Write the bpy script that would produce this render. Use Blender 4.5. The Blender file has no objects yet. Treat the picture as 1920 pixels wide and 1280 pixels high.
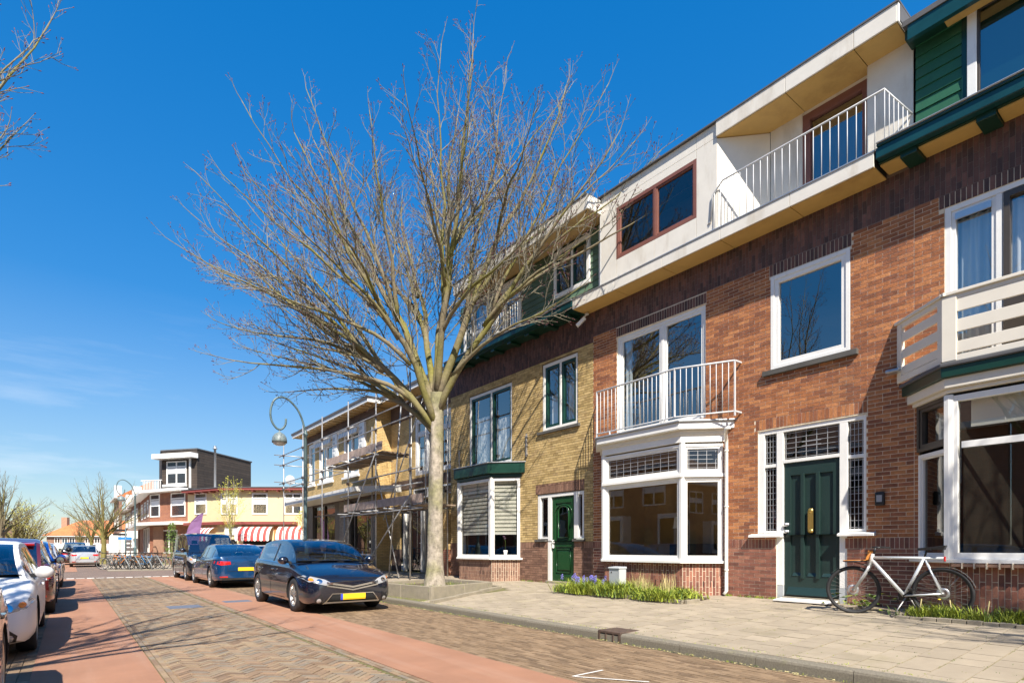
import bpy, bmesh, math, random
from math import sin, cos, tan, pi, radians, sqrt, atan2
from mathutils import Vector, Matrix
from mathutils.bvhtree import BVHTree
R = random.Random(7)
SC = bpy.context.scene
COL = SC.collection

# ------------------------------------------------------------------ camera
cam_d = bpy.data.cameras.new('camera')
cam = bpy.data.objects.new('camera', cam_d); COL.objects.link(cam)
cam.location = (0, 0, 1.30)
cam.rotation_euler = (radians(90), 0, -radians(37.543))
cam_d.sensor_width = 36.0; cam_d.lens = 20.25
cam_d.shift_y = 387.0/1920
cam_d.clip_start = 0.05; cam_d.clip_end = 3000
SC.camera = cam
# ------------------------------------------------------------------ sky, sun, exposure
W = bpy.data.worlds.new('World'); SC.world = W; W.use_nodes = True
SUN_TO = Vector((-0.43, -0.90, 1.0)).normalized()
nt = W.node_tree; nt.nodes.clear()
n_out = nt.nodes.new('ShaderNodeOutputWorld'); n_bg = nt.nodes.new('ShaderNodeBackground')
n_sky = nt.nodes.new('ShaderNodeTexSky'); n_sky.sky_type = 'NISHITA'; n_sky.sun_disc = False
n_sky.sun_elevation = math.asin(SUN_TO.z); n_sky.sun_rotation = math.atan2(SUN_TO.x, SUN_TO.y)
n_sky.air_density = 1.0; n_sky.dust_density = 0.4; n_sky.ozone_density = 2.6; n_sky.altitude = 0
n_hs = nt.nodes.new('ShaderNodeHueSaturation'); n_hs.inputs['Saturation'].default_value = 1.42
n_hs.inputs['Value'].default_value = 1.0
n_bw = nt.nodes.new('ShaderNodeRGBToBW'); n_pw = nt.nodes.new('ShaderNodeMath'); n_pw.operation = 'POWER'; n_pw.inputs[1].default_value = -0.48
n_vm = nt.nodes.new('ShaderNodeVectorMath'); n_vm.operation = 'SCALE'
nt.links.new(n_sky.outputs[0], n_bw.inputs[0]); nt.links.new(n_bw.outputs[0], n_pw.inputs[0]); nt.links.new(n_sky.outputs[0], n_vm.inputs[0]); nt.links.new(n_pw.outputs[0], n_vm.inputs['Scale'])
nt.links.new(n_vm.outputs[0], n_hs.inputs['Color'])
# thin cirrus low in the sky
tc = nt.nodes.new('ShaderNodeTexCoord'); mp = nt.nodes.new('ShaderNodeMapping')
mp.inputs['Scale'].default_value = (1.2, 1.2, 9.0); mp.inputs['Rotation'].default_value = (0.10, 0.06, 0.4)
nz = nt.nodes.new('ShaderNodeTexNoise'); nz.inputs['Scale'].default_value = 2.2; nz.inputs['Detail'].default_value = 9; nz.inputs['Roughness'].default_value = 0.62
rp = nt.nodes.new('ShaderNodeValToRGB'); rp.color_ramp.elements[0].position = 0.50; rp.color_ramp.elements[1].position = 0.78; rp.color_ramp.elements[0].color = (0.28, 0.28, 0.28, 1)
sx = nt.nodes.new('ShaderNodeSeparateXYZ')
r2 = nt.nodes.new('ShaderNodeMapRange'); r2.inputs['From Min'].default_value = 0.36; r2.inputs['From Max'].default_value = 0.03
mm = nt.nodes.new('ShaderNodeMath'); mm.operation = 'MULTIPLY'
m2 = nt.nodes.new('ShaderNodeMath'); m2.operation = 'MULTIPLY'; m2.inputs[1].default_value = 0.75
mx = nt.nodes.new('ShaderNodeMix'); mx.data_type = 'RGBA'; mx.inputs['B'].default_value = (3.6, 3.9, 4.3, 1)
L = nt.links.new
L(tc.outputs['Generated'], mp.inputs['Vector']); L(mp.outputs[0], nz.inputs['Vector']); L(nz.outputs['Fac'], rp.inputs[0])
L(tc.outputs['Generated'], sx.inputs[0]); L(sx.outputs['Z'], r2.inputs['Value'])
L(rp.outputs[0], mm.inputs[0]); L(r2.outputs[0], mm.inputs[1]); L(mm.outputs[0], m2.inputs[0])
L(m2.outputs[0], mx.inputs['Factor']); L(n_hs.outputs[0], mx.inputs['A'])
L(mx.outputs['Result'], n_bg.inputs['Color']); n_bg.inputs['Strength'].default_value = 0.145
L(n_bg.outputs[0], n_out.inputs[0])
sl = bpy.data.lights.new('sun', 'SUN'); sl.energy = 5.0; sl.angle = radians(0.5); sl.color = (1.0, 0.93, 0.83)
so = bpy.data.objects.new('sun', sl); COL.objects.link(so)
so.rotation_euler = SUN_TO.to_track_quat('Z', 'Y').to_euler(); so.location = (-20, -40, 50)
SC.view_settings.view_transform = 'Standard'; SC.view_settings.look = 'None'
SC.view_settings.exposure = 0.92; SC.view_settings.gamma = 1.0; SC.view_settings.use_curve_mapping = False
SC.render.engine = 'CYCLES'
SC.cycles.max_bounces = 8; SC.cycles.transparent_max_bounces = 12

# ------------------------------------------------------------------ materials
MATS = {}
def mat(name, col, rough=0.7, metal=0.0, spec=0.5, var=0.0, vscale=3.0, bump=0.0, bscale=60.0, island=0.0,
        col2=None, mixscale=1.5, coat=0.0, ramp=None, dirt=None, trans=0.0, ior=None):
    """procedural principled: noise tone variation, optional per-island tone (bricks, tiles), bump"""
    m = bpy.data.materials.new(name); m.use_nodes = True; MATS[name] = m
    t = m.node_tree; b = t.nodes['Principled BSDF']
    b.inputs['Roughness'].default_value = rough; b.inputs['Metallic'].default_value = metal
    b.inputs['Specular IOR Level'].default_value = spec
    if ior: b.inputs['IOR'].default_value = ior
    if coat: b.inputs['Coat IOR'].default_value = 1.75 if sum(col) < 1 else 1.4
    if coat: b.inputs['Coat Weight'].default_value = coat; b.inputs['Coat Roughness'].default_value = 0.03
    geo = t.nodes.new('ShaderNodeNewGeometry'); lk = t.links.new
    c = t.nodes.new('ShaderNodeRGB'); c.outputs[0].default_value = (*col, 1); cur = c.outputs[0]
    rnd = None
    if island or ramp:
        oi = t.nodes.new('ShaderNodeObjectInfo'); ad = t.nodes.new('ShaderNodeMath'); ad.operation = 'ADD'
        fr = t.nodes.new('ShaderNodeMath'); fr.operation = 'FRACT'
        lk(geo.outputs['Random Per Island'], ad.inputs[0]); lk(oi.outputs['Random'], ad.inputs[1]); lk(ad.outputs[0], fr.inputs[0])
        rnd = fr.outputs[0]
    if ramp:
        rr = t.nodes.new('ShaderNodeValToRGB'); e = rr.color_ramp.elements
        while len(e) < len(ramp): e.new(0.5)
        for i, (p, cc) in enumerate(ramp): e[i].position = p; e[i].color = (*cc, 1)
        rr.color_ramp.interpolation = 'LINEAR'
        lk(rnd, rr.inputs[0]); cur = rr.outputs[0]
    if col2 is not None:
        n = t.nodes.new('ShaderNodeTexNoise'); n.inputs['Scale'].default_value = mixscale; n.inputs['Detail'].default_value = 6
        lk(geo.outputs['Position'], n.inputs['Vector'])
        r = t.nodes.new('ShaderNodeValToRGB'); r.color_ramp.elements[0].position = 0.42; r.color_ramp.elements[1].position = 0.62
        lk(n.outputs['Fac'], r.inputs[0])
        x = t.nodes.new('ShaderNodeMix'); x.data_type = 'RGBA'; x.inputs['B'].default_value = (*col2, 1)
        lk(r.outputs[0], x.inputs['Factor']); lk(cur, x.inputs['A']); cur = x.outputs['Result']
    if dirt is not None:      # (colour, scale vector, threshold) streaks / stains
        dc, dsc, th = dirt
        mpn = t.nodes.new('ShaderNodeMapping'); mpn.inputs['Scale'].default_value = dsc
        n = t.nodes.new('ShaderNodeTexNoise'); n.inputs['Scale'].default_value = 1.0; n.inputs['Detail'].default_value = 8; n.inputs['Roughness'].default_value = 0.65
        lk(geo.outputs['Position'], mpn.inputs[0]); lk(mpn.outputs[0], n.inputs['Vector'])
        r = t.nodes.new('ShaderNodeValToRGB'); r.color_ramp.elements[0].position = th; r.color_ramp.elements[1].position = min(1, th+0.22)
        r.color_ramp.elements[1].color = (0.75, 0.75, 0.75, 1)
        lk(n.outputs['Fac'], r.inputs[0])
        x = t.nodes.new('ShaderNodeMix'); x.data_type = 'RGBA'; x.inputs['B'].default_value = (*dc, 1)
        lk(r.outputs[0], x.inputs['Factor']); lk(cur, x.inputs['A']); cur = x.outputs['Result']
    val = None
    if var:
        n = t.nodes.new('ShaderNodeTexNoise'); n.inputs['Scale'].default_value = vscale; n.inputs['Detail'].default_value = 7; n.inputs['Roughness'].default_value = 0.65
        lk(geo.outputs['Position'], n.inputs['Vector'])
        r = t.nodes.new('ShaderNodeMapRange'); r.inputs['From Min'].default_value = 0.25; r.inputs['From Max'].default_value = 0.75
        r.inputs['To Min'].default_value = 1-var; r.inputs['To Max'].default_value = 1+var
        lk(n.outputs['Fac'], r.inputs['Value']); val = r.outputs[0]
    if island:
        r = t.nodes.new('ShaderNodeMapRange'); r.inputs['To Min'].default_value = 1-island; r.inputs['To Max'].default_value = 1+island
        lk(rnd, r.inputs['Value'])
        if val is None: val = r.outputs[0]
        else:
            q = t.nodes.new('ShaderNodeMath'); q.operation = 'MULTIPLY'; lk(val, q.inputs[0]); lk(r.outputs[0], q.inputs[1]); val = q.outputs[0]
    if val is not None:
        h = t.nodes.new('ShaderNodeHueSaturation'); lk(cur, h.inputs['Color']); lk(val, h.inputs['Value']); cur = h.outputs[0]
    lk(cur, b.inputs['Base Color'])
    if bump:
        n = t.nodes.new('ShaderNodeTexNoise'); n.inputs['Scale'].default_value = bscale; n.inputs['Detail'].default_value = 5
        lk(geo.outputs['Position'], n.inputs['Vector'])
        bp = t.nodes.new('ShaderNodeBump'); bp.inputs['Strength'].default_value = bump; bp.inputs['Distance'].default_value = 0.01
        lk(n.outputs['Fac'], bp.inputs['Height']); lk(bp.outputs[0], b.inputs['Normal'])
    return m

def glass(name, tint=(0.55, 0.6, 0.62), refl=0.12, rough=0.0, wob=0.0, gc=(0.95, 0.97, 1)):
    m = bpy.data.materials.new(name); m.use_nodes = True; MATS[name] = m
    t = m.node_tree; t.nodes.clear(); lk = t.links.new
    o = t.nodes.new('ShaderNodeOutputMaterial'); mxs = t.nodes.new('ShaderNodeMixShader')
    tr = t.nodes.new('ShaderNodeBsdfTransparent'); tr.inputs[0].default_value = (*tint, 1)
    gl = t.nodes.new('ShaderNodeBsdfGlossy'); gl.inputs['Roughness'].default_value = rough; gl.inputs[0].default_value = (*gc, 1)
    lw = t.nodes.new('ShaderNodeLayerWeight'); lw.inputs['Blend'].default_value = 0.5; f = t.nodes.new('ShaderNodeMath'); f.operation = 'POWER'; f.inputs[1].default_value = 3.6; lk(lw.outputs['Facing'], f.inputs[0])
    mr = t.nodes.new('ShaderNodeMapRange'); mr.inputs['To Min'].default_value = refl; mr.inputs['To Max'].default_value = 1.0
    mr.inputs['From Max'].default_value = 1.0
    if wob:
        g = t.nodes.new('ShaderNodeNewGeometry'); n = t.nodes.new('ShaderNodeTexNoise'); n.inputs['Scale'].default_value = 1.3
        lk(g.outputs['Position'], n.inputs['Vector']); bp = t.nodes.new('ShaderNodeBump'); bp.inputs['Strength'].default_value = wob; bp.inputs['Distance'].default_value = 0.02
        lk(n.outputs['Fac'], bp.inputs['Height']); lk(bp.outputs[0], gl.inputs['Normal'])
    lk(f.outputs[0], mr.inputs['Value']); lk(mr.outputs[0], mxs.inputs[0]); lk(tr.outputs[0], mxs.inputs[1]); lk(gl.outputs[0], mxs.inputs[2]); lk(mxs.outputs[0], o.inputs[0])
    return m

def brickmat(name, c1, c2, mortar, w=0.22, h=0.066, axis='wall', rough=0.85, msize=0.012):
    """far brickwork too small to build: Brick Texture on world position"""
    m = bpy.data.materials.new(name); m.use_nodes = True; MATS[name] = m
    t = m.node_tree; b = t.nodes['Principled BSDF']; lk = t.links.new; b.inputs['Roughness'].default_value = rough
    g = t.nodes.new('ShaderNodeNewGeometry'); s = t.nodes.new('ShaderNodeSeparateXYZ'); c = t.nodes.new('ShaderNodeCombineXYZ')
    lk(g.outputs['Position'], s.inputs[0])
    a = t.nodes.new('ShaderNodeMath'); a.operation = 'ADD'; lk(s.outputs['X'], a.inputs[0]); lk(s.outputs['Y'], a.inputs[1])
    if axis == 'wall': lk(a.outputs[0], c.inputs['X']); lk(s.outputs['Z'], c.inputs['Y'])
    elif axis == 'y': lk(s.outputs['Y'], c.inputs['X']); lk(s.outputs['Z'], c.inputs['Y'])
    else: lk(s.outputs['X'], c.inputs['X']); lk(s.outputs['Y'], c.inputs['Y'])
    br = t.nodes.new('ShaderNodeTexBrick'); br.inputs['Scale'].default_value = 1.0
    br.inputs['Brick Width'].default_value = w; br.inputs['Row Height'].default_value = h; br.inputs['Mortar Size'].default_value = msize/2
    br.inputs['Color1'].default_value = (*c1, 1); br.inputs['Color2'].default_value = (*c2, 1); br.inputs['Mortar'].default_value = (*mortar, 1)
    lk(c.outputs[0], br.inputs['Vector'])
    n = t.nodes.new('ShaderNodeTexNoise'); n.inputs['Scale'].default_value = 2.5; n.inputs['Detail'].default_value = 8; lk(g.outputs['Position'], n.inputs['Vector'])
    r = t.nodes.new('ShaderNodeMapRange'); r.inputs['To Min'].default_value = 0.65; r.inputs['To Max'].default_value = 1.35; lk(n.outputs['Fac'], r.inputs['Value'])
    h2 = t.nodes.new('ShaderNodeHueSaturation'); lk(br.outputs['Color'], h2.inputs['Color']); lk(r.outputs[0], h2.inputs['Value']); lk(h2.outputs[0], b.inputs['Base Color'])
    bp = t.nodes.new('ShaderNodeBump'); bp.inputs['Strength'].default_value = 0.6; bp.inputs['Distance'].default_value = 0.008; bp.invert = True
    lk(br.outputs['Fac'], bp.inputs['Height']); lk(bp.outputs[0], b.inputs['Normal'])
    return m

mat('brick_red', (0.3, 0.12, 0.07), 0.85, ramp=[(0, (0.225, 0.082, 0.040)), (0.3, (0.31, 0.112, 0.044)), (0.6, (0.40, 0.150, 0.054)), (0.85, (0.50, 0.210, 0.080)), (1, (0.29, 0.105, 0.052))], var=0.32, vscale=14, dirt=((0.17, 0.075, 0.045), (.8, .8, .45), 0.54), bump=0.9, bscale=90)
mat('brick_plinth', (0.25, 0.1, 0.07), 0.85, ramp=[(0, (0.15, 0.06, 0.042)), (0.5, (0.26, 0.10, 0.065)), (1, (0.34, 0.15, 0.095))], var=0.3, vscale=12, bump=0.5, bscale=90)
mat('brick_dark', (0.1, 0.05, 0.04), 0.7, ramp=[(0, (0.060, 0.034, 0.029)), (0.6, (0.115, 0.055, 0.043)), (1, (0.165, 0.078, 0.058))], var=0.3, vscale=10, bump=0.4, bscale=80)
mat('brick_yellow', (0.5, 0.34, 0.13), 0.85, ramp=[(0, (0.36, 0.25, 0.10)), (0.4, (0.50, 0.355, 0.145)), (0.8, (0.61, 0.445, 0.20)), (1, (0.41, 0.285, 0.13))], var=0.25, vscale=12, bump=0.5, bscale=90)
mat('brick_purple', (0.25, 0.14, 0.1), 0.85, ramp=[(0, (0.15, 0.08, 0.055)), (0.5, (0.23, 0.125, 0.082)), (1, (0.29, 0.165, 0.11))], var=0.28, vscale=12, bump=0.5, bscale=90)
mat('mortar_light', (0.74, 0.63, 0.47), 0.95, var=0.22, vscale=9, bump=0.4, bscale=150)
mat('mortar_dark', (0.155, 0.115, 0.065), 0.95, var=0.3, vscale=9, bump=0.4, bscale=150)
mat('mortar_upper', (0.20, 0.155, 0.13), 0.95, var=0.3, vscale=6)
brickmat('far_yellow_brick', (0.62, 0.44, 0.19), (0.50, 0.34, 0.13), (0.26, 0.19, 0.11), axis='wall')
brickmat('far_dark_brick', (0.10, 0.065, 0.05), (0.15, 0.09, 0.065), (0.09, 0.075, 0.065), axis='wall')
brickmat('far_grey_brick', (0.20, 0.17, 0.14), (0.28, 0.24, 0.2), (0.14, 0.12, 0.10), axis='wall')
brickmat('far_red_brick', (0.33, 0.125, 0.06), (0.26, 0.09, 0.05), (0.30, 0.22, 0.17))
brickmat('far_brown_brick', (0.26, 0.14, 0.09), (0.20, 0.10, 0.07), (0.25, 0.19, 0.14))
brickmat('side_street_brick', (0.23, 0.16, 0.12), (0.18, 0.125, 0.095), (0.12, 0.10, 0.075), axis='floor', w=0.2, h=0.09)
brickmat('clapboard_black', (0.045, 0.035, 0.028), (0.075, 0.055, 0.042), (0.015, 0.012, 0.01), w=6.0, h=0.20, msize=0.02)
mat('paint_white', (0.80, 0.79, 0.75), 0.42, var=0.07, vscale=2.5, dirt=((0.58, 0.54, 0.45), (6, 6, 1.4), 0.60), bump=0.08, bscale=30)
mat('paint_white_old', (0.76, 0.74, 0.68), 0.5, dirt=((0.45, 0.40, 0.32), (5, 5, 1.1), 0.52), var=0.06, vscale=4)
mat('paint_cream', (0.72, 0.67, 0.57), 0.4, var=0.05, vscale=3)
mat('cement_panel', (0.71, 0.67, 0.59), 0.6, dirt=((0.47, 0.40, 0.30), (2.2, 2.2, 0.55), 0.53), var=0.07, vscale=3)
mat('soffit_panel', (0.56, 0.36, 0.115), 0.6, dirt=((0.36, 0.21, 0.06), (1.6, 1.6, 1.6), 0.55), var=0.1, vscale=3)  # golden base: panel stain plus warm bounce light put into the colour
mat('soffit_wood', (0.52, 0.36, 0.16), 0.6, var=0.22, vscale=2.2)
mat('joint_dark', (0.02, 0.018, 0.015), 0.8)
mat('roof_felt', (0.09, 0.09, 0.095), 0.8, var=0.2)
mat('zinc', (0.42, 0.43, 0.44), 0.4, metal=0.6, var=0.15)
mat('paint_green_dark', (0.008, 0.040, 0.026), 0.28, var=0.12, vscale=4)
mat('paint_green_door', (0.012, 0.060, 0.018), 0.25, var=0.08)
mat('paint_teal_door', (0.018, 0.038, 0.034), 0.32, var=0.08)
mat('paint_gutter', (0.008, 0.050, 0.055), 0.28, var=0.2)
mat('board_green', (0.020, 0.105, 0.050), 0.5, island=0.16, var=0.15, vscale=3)
mat('board_green_pale', (0.10, 0.165, 0.105), 0.6, island=0.14, var=0.2, vscale=3)
mat('frame_brown', (0.20, 0.078, 0.055), 0.5, var=0.12)
mat('frame_umber', (0.060, 0.048, 0.036), 0.4, var=0.1)
mat('aluminium', (0.55, 0.56, 0.57), 0.35, metal=0.7, var=0.06)
mat('paint_grey_rail', (0.50, 0.51, 0.52), 0.45, var=0.12)
mat('steel_galv', (0.40, 0.39, 0.375), 0.45, metal=0.55, var=0.3, vscale=5)
mat('black_plastic', (0.015, 0.015, 0.016), 0.45)
mat('black_rubber', (0.02, 0.02, 0.021), 0.7, var=0.1)
mat('brass', (0.62, 0.42, 0.12), 0.3, metal=0.8)
mat('chrome', (0.72, 0.72, 0.73), 0.12, metal=1.0)
mat('lead', (0.42, 0.42, 0.42), 0.5, metal=0.3)
mat('room_dark', (0.024, 0.019, 0.014), 0.9)
mat('room_tan', (0.50, 0.37, 0.19), 0.9, var=0.3, vscale=1.2)
mat('room_white', (0.55, 0.53, 0.48), 0.9)
mat('curtain_white', (0.82, 0.83, 0.82), 0.9, var=0.05)
mat('curtain_blue', (0.55, 0.62, 0.66), 0.9, var=0.05)
mat('blind_net', (0.40, 0.43, 0.37), 0.9)
mat('blind_stripe', (0.84, 0.83, 0.78), 0.8)
mat('bark', (0.33, 0.285, 0.225), 0.9, col2=(0.21, 0.195, 0.10), mixscale=1.6, var=0.5, vscale=9, bump=1.0, bscale=22, dirt=((0.11, 0.095, 0.065), (14, 14, 4), 0.50))
mat('bark_limb', (0.19, 0.155, 0.095), 0.9, col2=(0.17, 0.155, 0.035), mixscale=0.9, var=0.35, vscale=11, bump=0.8, bscale=30)
mat('twig', (0.20, 0.178, 0.125), 0.75, var=0.3, vscale=2)
mat('bud', (0.13, 0.045, 0.05), 0.7)
mat('bark_mossy', (0.19, 0.165, 0.05), 0.9, var=0.3, vscale=3)
mat('twig_far', (0.17, 0.145, 0.085), 0.9, var=0.35, vscale=1.5)
mat('leaf_spring', (0.42, 0.40, 0.055), 0.7, island=0.3)
mat('concrete', (0.27, 0.235, 0.175), 0.9, var=0.22, vscale=6, bump=0.5, bscale=140, dirt=((0.22, 0.20, 0.12), (3, 3, 3), 0.55))
mat('kerb_stone', (0.20, 0.178, 0.135), 0.9, var=0.35, vscale=50, bump=0.8, bscale=160, dirt=((0.22, 0.21, 0.10), (4, 4, 4), 0.58))
mat('pave_tile', (0.33, 0.275, 0.20), 0.85, island=0.10, var=0.13, vscale=3, bump=0.5, bscale=150, dirt=((0.25, 0.215, 0.125), (1.3, 1.3, 1.3), 0.55))
mat('pave_joint', (0.14, 0.13, 0.05), 0.95, var=0.4, vscale=8)
mat('clinker', (0.3, 0.25, 0.2), 0.8, ramp=[(0, (0.17, 0.11, 0.066)), (0.25, (0.26, 0.175, 0.105)), (0.5, (0.31, 0.225, 0.135)), (0.75, (0.21, 0.175, 0.13)), (1, (0.30, 0.19, 0.11))], var=0.22, vscale=5, bump=0.6, bscale=120)
mat('clinker_brown', (0.3, 0.22, 0.15), 0.8, ramp=[(0, (0.16, 0.105, 0.06)), (0.5, (0.225, 0.15, 0.085)), (1, (0.27, 0.185, 0.11))], var=0.25, vscale=2.5, bump=0.6, bscale=120)
mat('sand_joint', (0.14, 0.115, 0.06), 0.95, var=0.45, vscale=7, col2=(0.13, 0.13, 0.035), mixscale=1.3)
mat('red_asphalt', (0.355, 0.178, 0.105), 0.85, var=0.16, vscale=1.1, bump=0.7, bscale=260, dirt=((0.40, 0.235, 0.16), (3.5, 0.16, 1), 0.50))
mat('road_paint', (0.74, 0.72, 0.67), 0.8, var=0.15, vscale=12)
mat('ground', (0.24, 0.20, 0.15), 0.95, var=0.2)
mat('soil', (0.10, 0.075, 0.045), 1.0, var=0.4, vscale=12, bump=1.0, bscale=40)
mat('rust_iron', (0.085, 0.055, 0.04), 0.8, var=0.4, vscale=20)
mat('lamp_paint', (0.10, 0.155, 0.165), 0.45, var=0.1)
mat('lamp_hood', (0.17, 0.21, 0.21), 0.45, var=0.1)
mat('lamp_glass', (0.62, 0.60, 0.55), 0.3)
mat('tile_orange', (0.50, 0.17, 0.06), 0.8, var=0.25, vscale=1.5, island=0.1)
mat('stucco_yellow', (0.66, 0.53, 0.31), 0.85, var=0.06, vscale=1.2)
mat('maroon', (0.24, 0.06, 0.05), 0.5)
mat('awning_red', (0.60, 0.075, 0.065), 0.8); mat('awning_white', (0.80, 0.76, 0.70), 0.8)
mat('purple_flag', (0.20, 0.10, 0.22), 0.7, var=0.15, vscale=2)
mat('grass', (0.26, 0.31, 0.030), 0.7, island=0.45)
mat('grass_dark', (0.10, 0.16, 0.025), 0.7, island=0.4)
mat('straw', (0.50, 0.42, 0.19), 0.8, island=0.25)
mat('petal_blue', (0.22, 0.20, 0.62), 0.7, island=0.2)
mat('petal_yellow', (0.75, 0.50, 0.03), 0.7)
mat('hedge', (0.06, 0.11, 0.03), 0.8, island=0.5)
mat('plank', (0.27, 0.20, 0.14), 0.85, var=0.35, vscale=4, island=0.2)
mat('toe_board', (0.44, 0.33, 0.265), 0.85, var=0.3, vscale=5, island=0.12)
mat('utility_grey', (0.45, 0.47, 0.48), 0.5, var=0.08)
mat('doormat', (0.75, 0.73, 0.68), 0.9, var=0.06)
mat('stone_sill', (0.09, 0.085, 0.075), 0.7, var=0.25)
mat('sign_blue', (0.02, 0.20, 0.52), 0.5)
mat('tyre', (0.022, 0.022, 0.023), 0.75, var=0.2, vscale=20)
mat('rim', (0.50, 0.49, 0.47), 0.28, metal=0.75)
mat('car_glass', (0.006, 0.008, 0.010), 0.02, spec=1.0, coat=1.0, ior=2.1)
mat('car_navy', (0.0035, 0.006, 0.016), 0.22, spec=0.6, coat=1.0)
mat('car_blue', (0.004, 0.045, 0.135), 0.22, spec=0.6, metal=0.2, coat=1.0)
mat('car_vivid_blue', (0.01, 0.07, 0.40), 0.25, coat=1.0)
mat('car_black', (0.007, 0.008, 0.012), 0.22, spec=0.6, coat=1.0)
mat('car_white', (0.80, 0.79, 0.76), 0.38, spec=0.35, coat=0.15)
mat('car_red', (0.42, 0.012, 0.014), 0.25, coat=1.0)
mat('car_dark_red', (0.085, 0.008, 0.010), 0.24, coat=1.0)
mat('car_silver', (0.50, 0.51, 0.53), 0.28, metal=0.4, coat=1.0)
mat('car_brown', (0.035, 0.025, 0.02), 0.25, coat=1.0)
mat('plate_yellow', (0.85, 0.53, 0.02), 0.5); mat('plate_blue', (0.02, 0.06, 0.5), 0.5)
mat('lens_clear', (0.42, 0.43, 0.44), 0.12, metal=0.3, coat=1.0)
mat('lens_red', (0.55, 0.015, 0.015), 0.12, coat=1.0)
mat('lens_amber', (0.8, 0.22, 0.02), 0.2, coat=1.0)
mat('under_black', (0.008, 0.008, 0.008), 0.9)
mat('sticker', (0.35, 0.62, 0.52), 0.6)
mat('bike_silver', (0.62, 0.64, 0.65), 0.3, metal=0.35)
mat('wood_orange', (0.62, 0.24, 0.045), 0.6, var=0.15, vscale=20)
mat('reflector_red', (0.7, 0.01, 0.03), 0.2, coat=1.0)
mat('bike_blue', (0.03, 0.22, 0.5), 0.4); mat('bike_orange', (0.7, 0.22, 0.02), 0.4); mat('metal_lid', (0.13, 0.14, 0.17), 0.6, var=0.2); mat('bike_grey', (0.17, 0.18, 0.18), 0.4)
glass('glass_dark', (0.72, 0.72, 0.68), 0.13, gc=(.9, .9, .88)); glass('glass_sky', (0.86, 0.88, 0.88), 0.30, wob=0.03, gc=(.86, .86, .84)); glass('glass_car', (0.52, 0.58, 0.60), 0.22, gc=(.9, .95, 1))
glass('glass_leaded', (0.30, 0.27, 0.22), 0.10, wob=0.15)
mat('far_pane', (0.05, 0.065, 0.08), 0.08, spec=0.8)
mat('brick_cap', (0.40, 0.23, 0.15), 0.85, island=0.2, var=0.2)
mat('orange_thing', (0.85, 0.20, 0.03), 0.6)

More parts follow.
